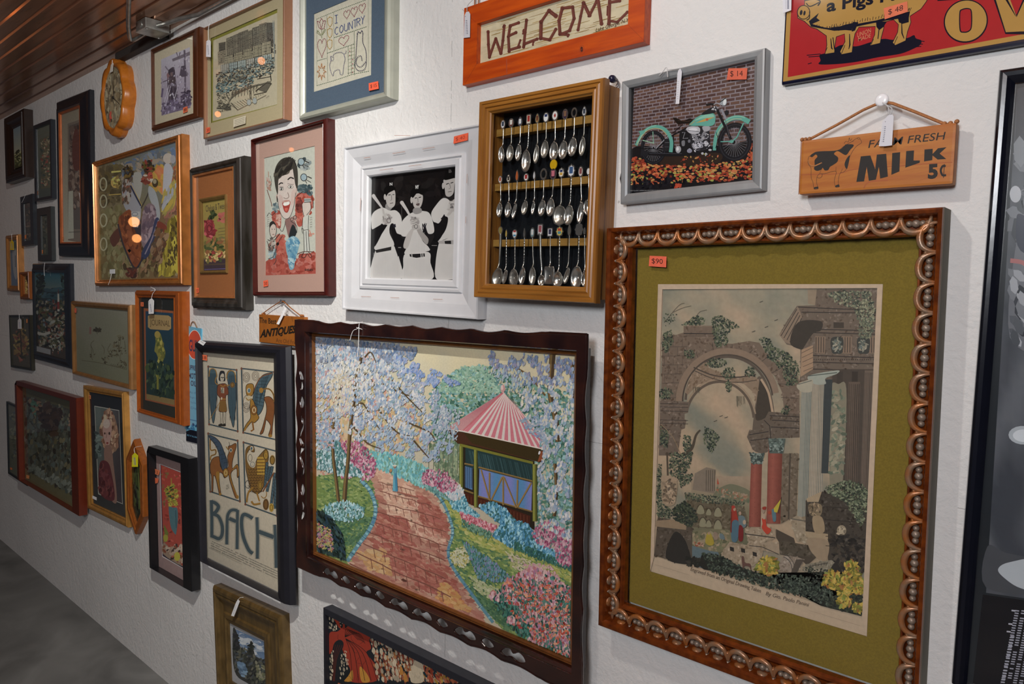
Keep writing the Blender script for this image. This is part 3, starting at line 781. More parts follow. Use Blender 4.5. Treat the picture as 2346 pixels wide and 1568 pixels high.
# ---- calligraphy landscape, gold frame
def scroll():
    g = 140
    it = Item('framed_picture','pale olive ink landscape with tiny figures in a gold frame, left of the JOURNAL picture','framed picture',
              [B_(548,990), B_(1005,1015), B_(562,1558), B_(1018,1690)], 0.03, g)
    cq = [B_(570,1035), B_(990,1058), B_(583,1540), B_(1000,1638)]
    op = it.rect(cq, 0.026); it.frame(op, profile('round', 0.03,0.014), gold('8f6230', g, 0.28,0.5))
    a = it.art(cq, 0.015, op); a.crop(0,400,3.409)
    a.grad([(570,1035),(990,1058),(1000,1638),(583,1540)], lambda u, v: mixc('69685a','5d5f4a', v+0.3*fbm(u*3, v*3,2)), 12,12)
    a.dabs((740,1215,24,12), 14,16, ['3a3424','2c281c']); a.line([(735,1220),(738,1250)], 4, '3a3424'); a.poly([(676,1195),(692,1195),(692,1250),(676,1250)], '6a4c44')
    a.line([(620,1458),(760,1475),(968,1522)], 4, '49442e', True)
    for (x, y, n, s_) in ((910,1270,14,30),(860,1400,26,40),(920,1380,16,45),(800,1450,20,30),(700,1420,10,22),(930,1480,24,36),(885,1330,16,30)):
        a.dabs((x, y, s_, s_*.8), n, 9, ['433c28','57503a','3a3322','504a34'])
    for i in range(9):
        x, y = random.uniform(690,960), random.uniform(1320,1470); a.line([(x, y),(x+random.uniform(-14,14), y-random.uniform(20,60)),(x+random.uniform(-24,24), y-random.uniform(60,90))], 4, '4a4430', True)
    for i in range(8):
        x = 840+i*16; a.line([(x, 1490+i*3),(x+10,1480+i*3),(x+14,1496+i*3)], 3, '3f3926')
    a.build('ink_landscape', it.e); it.glass(op, 0.022)
    it.sticker([B_(582,1045), B_(597,1046), B_(597,1082), B_(582,1080)], 0.0225, None, 'a8452c')
scroll()

# ---- JOURNAL cover
def journal():
    g = 150
    it = Item('framed_picture','dark blue magazine cover lettered JOURNAL with a yellow figure, in a stepped orange wood frame','framed picture',
              [B_(1055,912), B_(1405,905), C_(1070,490), C_(1425,615)], 0.034, g)
    cq = [B_(1072,968), B_(1352,962), C_(1085,462), C_(1362,548)]
    op = it.rect(cq, 0.026); it.frame(op, profile('step', 0.034,0.018), woodf('9a4f1c','7a3a14', g, 0.25))
    a = it.art(cq, 0.019, op); a.crop(0,400,3.409)
    a.grad([(1072,968),(1352,962),(1362,1912),(1085,1826)], lambda u, v: mixc('1c1e1c','26261f', v), 2,4)
    a.poly([(1108,1050),(1340,1060),(1350,1820),(1118,1762)], '7d4424'); a.grad([(1122,1072),(1336,1078),(1345,1800),(1128,1752)], lambda u, v: mixc('17354a','1a2c26', v+.2*fbm(u*4, v*6,1)), 8,14)
    a.poly([(1128,1715),(1345,1762),(1346,1805),(1129,1755)], '6e5c34')
    a.poly([(1140,1110),(1160,1096),(1300,1098),(1322,1112),(1322,1200),(1300,1216),(1160,1212),(1140,1196)], '8c7448')
    a.text('JOURNAL', (1156,1196),(1312,1200), 62, '4a3820')
    a.poly([(1215,1230),(1240,1250),(1262,1340),(1275,1400),(1250,1480),(1225,1580),(1200,1660),(1215,1560),(1225,1470),(1205,1400),(1190,1380),(1200,1310),(1195,1260)], '6c6a26', True)
    a.dabs([(1200,1250),(1250,1260),(1270,1400),(1225,1600),(1200,1600),(1220,1440)], 70,18, ['7c7828','8c8430','5c5a20','4c5420'], ang=100)
    a.ell(1213,1252,22,28, '87772e'); a.dabs([(1130,1450),(1340,1500),(1340,1740),(1135,1700)], 120,26, ['1a2c22','26382a','142420','3a4a2c'], ang=100); a.line([(1215,1570),(1215,1680)], 16, '67661f')
    a.build('magazine_cover', it.e); it.glass(op, 0.022)
    it.sticker([B_(1098,998), B_(1122,998), B_(1122,1032), B_(1098,1030)], 0.0225, '2')
journal()

# ---- rose print, brown mat, black and gold frame
def rose():
    g = 178
    it = Item('framed_picture','small rose seed-packet print on a wide brown mat in a distressed black and gold frame','framed picture',
              [F_(55,432), F_(470,318), F_(62,1522), F_(465,1535)], 0.034, g)
    cq = [F_(72,490), F_(388,405), F_(75,1440), F_(392,1442)]
    op = it.rect(cq, 0.026); it.frame(op, profile('step', 0.034,0.014), mat('distressed_black', alb('1d1a15', g), 0.3,0.1,0,34,0.1,0.5,(1,1,.2), alb('35322f', g)))
    o2 = (op[0]+.008, op[1]-.006, op[2]+.006, op[3]-.006)
    it.frame(o2, [(0,0.016),(0,0.026),(1,0.024),(1,0.014)], gold('b06a30', g),'inner_fillet', op, 'copper coloured inner edge')
    sub = it.rect([F_(138,668), F_(348,632), F_(138,1250), F_(348,1250)], 0.016)
    it.ring(o2, sub, 0.016, mat('brown_mat_board', alb('85512a', g), 0.85,0,0.08,300), label='brown mat board')
    s3 = (sub[0]+.012, sub[1]-.01, sub[2]+.01, sub[3]-.012)
    it.frame(s3, [(0,0.014),(0,0.022),(0.4,0.024),(1,0.02),(1,0.012)], gold('7a5c28', g, 0.35,0.4),'beaded_fillet', sub, 'thin beaded gold fillet')
    qq = [F_(165,695), F_(340,672), F_(165,1215), F_(340,1220)]
    a = it.art(qq, 0.013, s3); a.crop(420,260,3.408)
    a.grad([(165,695),(340,672),(340,1220),(165,1215)], lambda u, v: mixc('8c7a34','7c6c30', v) if v < .84 else '3a2c34', 4,20)
    a.text('Chelsea & Tweeds', (185,768),(336,748), 48, '26202c')
    a.ell(210,895,38,74, '8e2f33'); a.dabs((210,895,36,70), 70,20, ['a03c40','84282c','b55055','74222a']); a.ring(208,895,14,26,6, '5c1820'); a.ring(208,895,24,46,5, '6d1f26')
    a.dabs((300,815,30,34), 26,18, ['a85a4c','9c4a44']); a.dabs((232,800,20,26), 14,18, ['3a4420','2c361a'])
    a.dabs([(172,980),(338,960),(338,1140),(172,1140)], 120,22, ['4c5426','3a4420','6b6430','8c5a34','a0763c','2f3818'])
    for k in range(6): a.line([(275,900+k*24),(330,895+k*24)], 4, '5c5030')
    a.dabs([(175,1070),(338,1080),(338,1140),(172,1140)], 30,14, ['b8a060','8c2f2c','c0a468'])
    a.line([(170,1168),(338,1172)], 12, '4a3a30'); a.line([(170,1205),(338,1208)], 5, '5c5080')
    a.build('rose_print', it.e); it.glass(o2,0.019)
    it.sticker([F_(93,1365), F_(122,1362), F_(122,1400), F_(93,1404)], 0.0195, '20')
rose()

# ---- bottom left group
def thinleft(a):
    a.grad(a.q, lambda u, v: mixc('4c4c42','46483c', v+.2*fbm(u*3, v*3)), 4,6); a.crop(0,800,3.409)
    a.dabs([(70,470),(130,500),(150,850),(80,880)], 80,16, ['565848','40443a','60604c','3a4040'])
it = Item('framed_picture','pale print in a very thin black frame, mostly hidden behind the red-brown frame','framed picture', [C_(45,408), C_(190,470), C_(65,970), C_(215,1080)], 0.012,112)
op = it.rect([C_(54,425), C_(182,482), C_(74,955), C_(205,1060)], 0.011); it.frame(op, profile('flat', 0.012,0.005), paintf('101214', 112,0.3))
a = it.art([C_(54,425), C_(182,482), C_(74,955), C_(205,1060)], 0.006, op); thinleft(a); a.build('faint_print', it.e); it.glass(op, 0.009)
it.sticker([C_(78,925), C_(96,930), C_(96,945), C_(80,942)], 0.0095, None, 'c8451c')

def redframe():
    g = 112
    it = Item('framed_picture','large murky green print behind glass in a plain red-brown wood frame, lowest at the left','framed picture',
              [C_(112,245), C_(580,378), C_(165,1030), C_(632,1322)], 0.05, g)
    cq = [C_(135,275), C_(566,398), C_(180,1012), C_(612,1280)]
    op = it.rect(cq, 0.03); it.frame(op, profile('flat', 0.05,0.02,0.014), woodf('4a1a0c','3a140a', g, 0.35))
    a = it.art(cq, 0.021, op); a.crop(0,800,3.409)
    a.grad([(135,275),(566,398),(612,1280),(180,1012)], lambda u, v: mixc('35331c','4b4830', v), 3,6)
    I = [(162,365),(560,480),(590,1165),(200,950)]
    a.grad(I, lambda u, v: mixc('2b2a22','40443c', v+.4*fbm(u*4, v*4,5)), 14,14)
    a.dabs(I, 700,22, ['33342a','3f4236','282a22','474c44','4f4a34','3a4440','2a2620'], ang=95)
    a.dabs([(200,400),(460,470),(400,680),(330,600)], 80,34, ['2a1c14','241812','332418'])
    a.dabs([(200,400),(300,420),(250,520)], 30,18, ['2f5040','5a4834'])
    a.dabs([(510,520),(555,530),(555,640),(520,620)], 30,14, ['6a5444','5a4a3c','2c2018'])
    a.dabs([(210,900),(600,1090),(590,1160),(210,960)], 60,20, ['4f564e','5a6058'])
    a.build('murky_print', it.e); it.glass(op, 0.027)
    it.sticker([C_(148,318), C_(164,322), C_(164,346), C_(148,342)], 0.0275)
    it.sticker([C_(205,982), C_(230,990), C_(228,1015), C_(205,1010)], 0.0275)
redframe()

def portrait():
    g = 125
    it = Item('framed_picture','portrait of a blonde woman in red on a black mat in a slim gold frame','framed picture',
              [C_(640,280), C_(972,340), C_(692,1248), C_(992,1394)], 0.022, g)
    cq = [C_(682,335), C_(940,382), C_(716,1205), C_(985,1332)]
    op = it.rect(cq, 0.022); it.frame(op, profile('step', 0.026,0.012), gold('9a6a24', g, 0.3,0.5))
    a = it.art(cq, 0.013, op); a.crop(0,800,3.409)
    a.grad([(682,335),(940,382),(985,1332),(716,1205)], lambda u, v: mixc('14171b','2a2c2c', v), 2,5)
    I = [(722,448),(905,480),(942,1210),(757,1130)]
    a.poly([(718,442),(908,476),(946,1216),(752,1136)], '8c8c84')
    a.grad(I, lambda u, v: mixc('4a5450','332c30', u+.5*v-.2), 6,10)
    P = [(800,480),(830,470),(860,500),(885,560),(905,660),(900,760),(870,800),(800,760),(770,700),(765,620),(780,540)]
    a.poly(P, '6e5544', True); a.dabs(P, 130,20, ['8a6c54','6c4c3a','9c8068','5a3c30','7d5f4a'], ang=100)
    a.poly([(795,560),(840,550),(852,620),(845,700),(825,760),(800,720),(785,640)], '8d7068', True)
    a.ell(812,580,26,36, 'a08a80'); a.ell(835,655,7,12, '33241f'); a.ell(800,655,6,9, '3c2a24'); a.ell(820,730,9,8, '6c2c28'); a.line([(815,650),(812,690)], 5, '75564c')
    a.poly([(800,760),(850,760),(870,900),(900,1190),(850,1170),(830,1000),(800,880)], '6d5248', True)
    a.poly([(760,900),(810,870),(850,940),(880,1180),(765,1128)], '4b2024', True); a.dabs([(765,900),(830,900),(870,1160),(765,1120)], 80,26, ['55262a','3f1a1e','5c2c2c'], ang=90)
    a.dabs([(730,640),(765,640),(765,860),(738,860)], 40,20, ['4f5c58','5a6864','2c3434'])
    a.build('pastel_portrait', it.e); it.glass(op, 0.017)
    it.sticker([C_(678,355), C_(710,362), C_(710,392), C_(680,386)], 0.0175, '20')
    it.sticker([C_(722,1145), C_(755,1160), C_(755,1184), C_(722,1168)], 0.0175, None, '9a9ca0', label='white paper price label')
portrait()

def hexframe():
    d = 0.028; g = 130
    px = [C_(1046,708), C_(976,858), C_(994,1242), C_(1064,1458), C_(1120,1352), C_(1105,925)]
    P = [W(*p, d) for p in px]; c = sum(P, Vector())/6; c.y = 0
    hw = (P[5].x+P[4].x-P[1].x-P[2].x)/4; hz = (P[0].z-P[3].z)/2; mz = (P[1].z+P[5].z-P[2].z-P[4].z)/4
    cz = (P[0].z+P[3].z)/2; c = Vector(((P[5].x+P[4].x+P[1].x+P[2].x)/4,0, cz))
    e = thing('hexagonal_mirror','elongated six-sided wooden frame with dark glass and a yellow tag','mirror', c)
    def hexa(k):
        ins = k
        return [(0, hz-ins*1.25),(-hw+ins, mz-ins*.35),(-hw+ins, -mz+ins*.35),(0,-hz+ins*1.25),(hw-ins, -mz+ins*.35),(hw-ins, mz-ins*.35)]
    mb = MB(); rings = [(0,0),(0, d*.8),(0.004, d),(0.014, d),(0.018, d*.85),(0.025, d*.8),(0.03, d*.9),(0.035, d*.75),(0.035, d*.5)]
    v = []; f = []
    for k, y in rings: v += [(p[0], -y, p[1]) for p in hexa(k)]
    for i in range(len(rings)-1):
        for k in range(6): f.append((6*i+k, 6*i+(k+1) % 6,6*i+6+(k+1) % 6,6*i+6+k))
    mb.add(v, f); mb.build('frame', woodf('7c4418','4c260e', g, 0.3), e)
    a = Art(lambda x, y: (x, y), d*.6, g); a.poly([(p[0], p[1]) for p in hexa(0.035)], '17190f')
    a.dabs((0,0, hw*.5, hz*.6), 60,0.02, ['20261a','2f3a1c','12140e'], ang=90)
    a.line([(hw*.1, hz*.45),(hw*.28,0),(hw*.2,-hz*.45)], 0.012, '4a5020', True, taper=True)
    a.build('dark_panel', e, GLOSSY)
hexframe()

def flower():
    g = 140
    it = Item('framed_picture','child-like painting of yellow flowers in a blue vase on red, pink mat and black frame','framed picture',
              [C_(1155,762), C_(1480,858), D_(1185,665), D_(1490,845)], 0.042, g)
    cq = [C_(1178,808), C_(1438,882), D_(1200,652), D_(1465,800)]
    op = it.rect(cq, 0.026); it.frame(op, profile('flat', 0.042,0.012,0.01), paintf('0c0c0e', g, 0.3))
    a = it.art(cq, 0.013, op); a.crop(0,800,3.409)
    y2 = lambda y: y+1050
    a.grad([(1178,808),(1438,882),(1465, y2(800)),(1200, y2(652))], lambda u, v: '806a68', 1,1)
    a.poly([(1220,902),(1405,968),(1428, y2(684)),(1240, y2(580))], 'b0a4a4'); a.poly([(1225,908),(1405,972),(1426, y2(678)),(1244, y2(574))], '2c2436')
    a.grad([(1230,912),(1402,974),(1422, y2(660)),(1250, y2(560))], lambda u, v: mixc('8c3226','903a2e', v+.3*fbm(u*4, v*6)), 6,10)
    a.dabs([(1235,920),(1400,980),(1420, y2(600)),(1252, y2(520))], 90,14, ['7a2a20','a04438','5c2420','8f4a34','6e5630'])
    a.poly([(1250, y2(470)),(1290, y2(500)),(1330, y2(560)),(1420, y2(520)),(1422, y2(655)),(1250, y2(560))], '7d6a5a', True)
    a.dabs([(1252, y2(500)),(1420, y2(480)),(1420, y2(640)),(1255, y2(555))], 60,22, ['8c4030','8f7a68','3c2c28','74402c','a09080'])
    a.poly([(1292,1235),(1325,1240),(1356,1245),(1362,1330),(1350,1440),(1340,1448),(1310,1400),(1296,1320)], '3f6068', True); a.line([(1345,1260),(1350,1400)], 8, '2f4c56')
    for (x, y) in ((1290,1090),(1320,1070),(1345,1110),(1285,1140),(1315,1130),(1350,1150),(1300,1180),(1335,1190),(1305,1215),(1345,1210),(1275,1110)):
        a.star(x, y, 24, '8d8322', 6,.6); a.dabs((x, y, 12,14), 5,9, ['a09428','6c6a1c'])
    a.line([(1310,1010),(1312,1060)], 8, '8a7026'); a.dabs((1320,1120,40,50), 12,12, ['2f3a20','3c4a24'])
    a.ell(1268,1480,19,30, '86821e'); a.poly([(1255,1380),(1270,1400),(1290,1450),(1262,1450)], '5c6420', True); a.ell(1358,1625,24,36, '9a9420')
    a.build('flower_painting', it.e); it.glass(op, 0.018)
    it.sticker([C_(1204,935), C_(1250,950), C_(1238,988), C_(1204,975)], 0.0185, '12')
    it.sticker([C_(1200,1005), C_(1238,1012), C_(1232,1046), C_(1206,1054)], 0.019, None, 'e24a22')
flower()
E_ = cr(440,0,4.611)
def stitch(a, pts, c, wd=5, on=11, off=6, closed=False):
    """dashed thread"""
    if closed: pts = list(pts)+[pts[0]]
    acc = 0; seg = []
    for i in range(len(pts)-1):
        x0, y0 = pts[i]; x1, y1 = pts[i+1]; l = hypot(x1-x0, y1-y0); 
        if l < 1e-6: continue
        t = -acc
        while t < l:
            s0, s1 = max(t, 0), min(t+on, l)
            if s1 > s0+1: a.line([(x0+(x1-x0)*s0/l, y0+(y1-y0)*s0/l),(x0+(x1-x0)*s1/l, y0+(y1-y0)*s1/l)], wd, c)
            t += on+off
        acc = (on+off)-(t-l) if t-l < on+off else 0
def smooth_pts(p, closed=False): return catmull(p, 5, closed)+([p[0]] if closed else [])

# ---- ink drawing of a city plaza
def city():
    g = 190
    TL, TR, BL, BR = E_(128,290), E_(980,-105), E_(106,1482), E_(962,1250)
    it = Item('framed_picture','ink drawing of a city plaza with towers, olive-lined cream mat and slim wood frame','framed picture', [TL, TR, BL, BR], 0.028, g)
    cq = [E_(138,300), E_(968,-85), E_(118,1466), E_(950,1240)]
    op = it.rect(cq, 0.028)
    it.frame(op, [(0,0),(0,0.027),(0.1,0.028),(1,0.028),(1,0.014)], woodf('8c6248','7d5640', g, 0.35))
    i1 = it.rect([E_(200,408), E_(912,80), E_(186,1315), E_(886,1100)], 0.016)
    it.ring(op, i1,0.016, mat('cream_mat_board', alb('a4987a', g), 0.85,0,0.03,200))
    cq2 = [E_(200,408), E_(912,80), E_(186,1315), E_(886,1100)]
    a = it.art(cq2,0.0125, i1); a.crop(440,0,4.611)
    a.poly([(200,408),(912,80),(886,1100),(186,1315)], '7c7a24')
    a.grad([(222,428),(905,118),(880,1092),(200,1292)], lambda u, v: mixc('b3aa92','ada48a', v), 2,2)
    K = '33322f'
    def sk(x, y): return y
    def tower(x0, x1, yt0, yt1, yb0, yb1, nx, ny, fill, dens=1):
        a.poly([(x0, yt0),(x1, yt1),(x1, yb1),(x0, yb0)], fill)
        for i in range(nx+1):
            t = i/nx; a.line([(x0+(x1-x0)*t+random.uniform(-1,1), yt0+(yt1-yt0)*t),(x0+(x1-x0)*t+random.uniform(-2,2), yb0+(yb1-yb0)*t)], random.uniform(2,4.5), K)
        for j in range(ny+1):
            t = j/ny
            if random.random() < .85: a.line([(x0, yt0+(yb0-yt0)*t),(x1, yt1+(yb1-yt1)*t)], random.uniform(1.5,4), K)
        for _ in range(int(nx*ny*.4*dens)):
            t, q = random.random(), random.random(); x = x0+(x1-x0)*t; y = yt0+(yb0-yt0)*q+((yt1-yt0)*(1-q)+(yb1-yb0)*q)*t-0*(yt0)
            a.line([(x, y),(x+random.uniform(5,14), y-3)], random.uniform(3,7), random.choice([K, '4c4a44','5a5850']))
    tower(280,350,455,440,560,540,5,4, '5f5c52', 2)
    tower(270,350,550,520,690,660,6,8, '9b937c')
    tower(360,432,405,375,640,600,7,14, '8c8672'); tower(436,490,372,350,600,575,5,14, '86806e')
    tower(490,590,345,305,600,540,9,16, '7d7868'); tower(592,645,325,300,560,520,5,12, '8c8672')
    tower(640,712,290,265,540,500,7,13, '858070'); tower(712,786,250,225,470,440,6,14, '8a8472'); tower(786,855,230,228,440,420,6,16, '6c695f', 2)
    a.dabs([(780,420),(865,390),(875,540),(785,560)], 90,12, ['3c3b36','4c4a42','5c5a50'], ang=80)
    for k in range(5): tower(340+k*100,430+k*100,600-k*38,575-k*38,690-k*30,670-k*30,6,4, random.choice(['979078','a09880','8d8f84']))
    for k in range(6): tower(300+k*90,385+k*90,690-k*22,670-k*22,790-k*22,770-k*22,4,3, random.choice(['9d9d94','a8a08c','93a09c','8c9a98']))
    # ring pavilion and crowd of trees
    for r in (62,50,38,26): a.ring(500,780, r*1.25, r, 5, K, 10,350)
    a.ell(500,770,60,44, 'a39a80'); a.ring(500,780,44,28,6, '4c4a42'); a.ring(498,800,80,46,7, '3a3834', 10,170)
    a.ks = .6
    a.dabs([(250,780),(860,590),(860,760),(260,930)], 700,15, ['5c7478','6d8486','3a3c3a','4c4c46','8d8a78','55605c','2c2c2a'], ang=-15, asp=2.2)
    a.dabs([(240,900),(640,800),(640,900),(260,1010)], 160,22, ['607c80','6c888a','3c403e','8d9890','48504c'], ang=-25)
    a.dabs([(250,990),(380,960),(400,1150),(260,1160)], 150,13, [K, '4c4a42','8d866e','6c685a'], ang=20)
    # steps and rink
    for k in range(10): a.line([(380+k*3,1090-k*12),(470+k*30,970-k*10),(820,850+k*4)], random.uniform(2,4),'5c584c', True)
    for k in range(9):
        x = 420+k*32; a.ring(x+20,1000-k*9,26,46,3.5, '4c493f', 180,360); a.line([(x, 960-k*9),(x-4,1040-k*8)], 4, '3c3a33')
    a.poly([(680,940),(790,850),(830,870),(770,970)], '5c584c'); a.line([(660,960),(780,870),(828,880)], 6, '24221e'); a.line([(640,1000),(770,965)], 5, '24221e')
    a.line([(680,830),(820,800),(825,850)], 5, K); a.line([(700,820),(770,760)], 4, K); a.line([(820,780),(825,840)], 8, '24221e')
    for k in range(14): a.line([(380+k*28,1100-k*9),(470+k*20,1160-k*13)], random.uniform(2,5),'6c6858')
    a.line([(400,1090),(470,1165)], 7, '3c3a33'); a.line([(470,1165),(770,1000)], 4, '5c584c'); a.line([(250,1150),(400,1160)], 12, '4c4a42', True)
    for x in (600,612): a.line([(x, 950),(x+2,1050)], 5, '24221e')
    for x in (590,650): a.ell(x, 1080-(x-590)*.3,22,30, '9aa2a0'); a.ring(x, 1080-(x-590)*.3,22,34,3, '6c6a60')
    a.dabs([(300,1110),(380,1100),(400,1150),(310,1150)], 40,14, [K, '6c685a'])
    a.text('Park Plaza', (262,1200),(392,1166), 22, '4c483c', 0,.3); a.text('M. Gray', (770,1040),(800,1012), 20, '6c685a')
    for k in range(12): a.line([(850+random.uniform(0,26), 200+random.uniform(0,30)),(868,300+k*40)], 1.6, '8d9694')
    a.build('city_drawing', it.e); it.glass(op, 0.021)
    it.sticker([E_(148,1352), E_(188,1342), E_(188,1398), E_(148,1410)], 0.0215, '30')
    T = [E_(437,1262), E_(568,1222), E_(565,1305), E_(436,1345)]
    a = Art(lambda x, y: it.L(x, y, 0.0225), 0.0225, g); a.poly(T, 'bdb59c')
    for k in range(4): a.line([E_(450,1275+k*17), E_(555,1242+k*17)], 0.9, '6a6450')
    a.build('caption_slip', it.e)['label'] = 'typed cream caption slip'
city()

# ---- stitched sampler
def sampler():
    g = 205
    it = Item('framed_picture','embroidered COUNTRY sampler with hearts, pig and cat on blue mat, pale grey-green frame','framed picture',
              [E_(1118,-190), E_(2092,-648), E_(1128,1275), E_(2092,1035)], 0.03, g)
    cq = [E_(1170,-130), E_(2008,-515), E_(1176,1186), E_(2012,968)]
    op = it.rect(cq, 0.026); it.frame(op, profile('round', 0.03,0.014), mat('sage_moulding', alb('989a8e', g), 0.4,0.05,0.06,30))
    i1 = it.rect([E_(1280,138), E_(1895,-95), E_(1286,975), E_(1893,790)], 0.016)
    it.ring(op, i1,0.016, mat('slate_blue_mat_board', alb('4c5c6e', g), 0.9,0,0.08,400))
    a = it.art([E_(1280,138), E_(1895,-95), E_(1286,975), E_(1893,790)], 0.014, i1); a.crop(440,0,4.611)
    a.grad([(1280,138),(1895,-95),(1893,790),(1286,975)], lambda u, v: 'c6c0ae', 1,1)
    GR = '35573c'; RD = '8d3c50'; BL = '4c5c90'; PU = '6c6a88'; YE = 'c0983c'; OR = 'b8783c'; OL = '6c7a38'
    def ln(p, c, w_=5, **k): stitch(a, p, c, w_, **k)
    ln([(1305,192),(1500,118),(1700,50),(1860,-5)], GR, 6, on=14); ln([(1308,192),(1318,908)], GR, 5, on=6, off=9)
    ln([(1315,905),(1500,850),(1700,780),(1865,748)], GR, 6, on=14); ln([(1855,0),(1862,748)], GR, 5, on=5, off=9)
    ln([(1418,155),(1436,860)], GR, 5, on=7, off=8); ln([(1490,125),(1500,525)], GR, 5, on=5, off=8); ln([(1425,560),(1710,465)], GR, 6, on=12); ln([(1320,640),(1420,612)], GR, 6, on=10)
    ln([(1500,395),(1845,285)], GR, 6, on=12); ln([(1712,335),(1718,790)], GR, 6, on=8); ln([(1650,490),(1655,790)], GR, 5, on=7); ln([(1684,480),(1688,780)], GR, 5, on=7)
    for k in range(8): ln([(1650,520+k*36),(1718,500+k*36)], GR if k % 2 else '708a4c', 4, on=7)
    for k in range(6): a.ell(random.choice((1668,1700)), 540+k*44,5,6, '8d3040')
    def heart(cx, cy, w_, h_, c, tilt=-.32):
        p = []
        for k in range(28):
            t = 2*pi*k/28; x = 16*sin(t)**3/16; y = -(13*cos(t)-5*cos(2*t)-2*cos(3*t)-cos(4*t))/15
            p.append((cx+x*w_, cy+y*h_+x*w_*tilt))
        ln(p, c, 6, on=12, closed=True)
    heart(1635,148,34,48, RD); heart(1712,122,34,54, RD); heart(1795,90,34,52, RD); heart(1605,425,54,54, RD); heart(1372,490,48,105, RD, -.2)
    def glyph(ps, c=BL):
        for p in ps: ln(p, c, 7, on=11, off=3)
    def gl(ch, x, y, w_, h_, sh):
        q = lambda u, v: (x+u*w_, y+v*h_-u*w_*sh)
        S = {'I': [[(.1,0),(.9,0)], [(.5,0),(.5,1)], [(.1,1),(.9,1)]], 'C': [[(1,.15),(.6,0),(.1,.3),(.1,.7),(.6,1),(1,.85)]],
             'O': [[(.5,0),(0,.3),(0,.75),(.5,1),(1,.7),(1,.25),(.5,0)]], 'U': [[(0,0),(0,.8),(.5,1),(1,.8),(1,0)]], 'N': [[(0,1),(0,0),(1,1),(1,0)]],
             'T': [[(0,0),(1,0)], [(.5,0),(.5,1)]], 'R': [[(0,1),(0,0),(.9,.1),(.9,.4),(0,.5)], [(.4,.5),(1,1)]], 'Y': [[(0,0),(.5,.45),(1,0)], [(.5,.45),(.4,1)]]}
        glyph([[q(*p) for p in s_] for s_ in S[ch]])
    gl('I', 1505,162,40,84,.25)
    for k, (ch, x) in enumerate(zip('COUNTRY', (1508,1562,1612,1660,1706,1742,1786))): gl(ch, x, 288-k*18,36,82,.3)
    # tulip
    for p in ([(1320,215),(1335,280),(1365,305),(1395,290),(1410,210)], [(1320,215),(1345,225),(1365,185),(1385,215),(1410,210)], [(1345,225),(1362,300),(1385,215)]): ln(p, RD, 6, on=13)
    ln([(1368,305),(1370,400)], OL, 5, on=8); ln([(1360,370),(1320,340),(1325,315),(1360,360)], OL, 6, on=9); ln([(1375,360),(1400,300),(1412,310),(1380,360)], OL, 6, on=9)
    for cy in (230,350,470):
        ln([(1430, cy-40),(1445, cy-48),(1455, cy-62),(1468, cy-48),(1482, cy-52),(1480, cy+20),(1458, cy+48),(1436, cy+20)], YE, 6, on=12, closed=True)
    st = [(1372+ (52 if k % 2 == 0 else 24)*sin(pi*k/8)*.95,755-(88 if k % 2 == 0 else 36)*cos(pi*k/8)) for k in range(16)]
    ln(st, OR, 6, on=15, off=4, closed=True)
    ln(smooth_pts([(1470,590),(1490,600),(1505,570),(1550,552),(1600,560),(1622,620),(1608,700),(1600,780),(1572,780),(1565,735),(1530,740),(1505,760),(1498,800),(1475,760),(1460,690),(1475,630)], True), PU, 6)
    ln(smooth_pts([(1620,600),(1612,570),(1630,560),(1634,530)]), PU, 6); ln(smooth_pts([(1470,600),(1480,640),(1500,630),(1500,600)]), PU, 5)
    ln(smooth_pts([(1750,350),(1745,450),(1736,600),(1730,700),(1770,745),(1830,725),(1845,640),(1838,530),(1808,450),(1808,350)]),'3c3c5c', 7)
    ln([(1750,365),(1760,335),(1778,355),(1800,325),(1808,355)], '3c3c5c', 7, on=14); ln(smooth_pts([(1800,640),(1790,590),(1750,610),(1745,680),(1790,705),(1840,650)]),'3c3c5c', 7)
    a.build('embroidery', it.e); it.glass(op, 0.021)
    it.sticker([E_(1866,880), E_(1966,857), E_(1972,938), E_(1868,960)], 0.0215, '$ 15')
sampler()

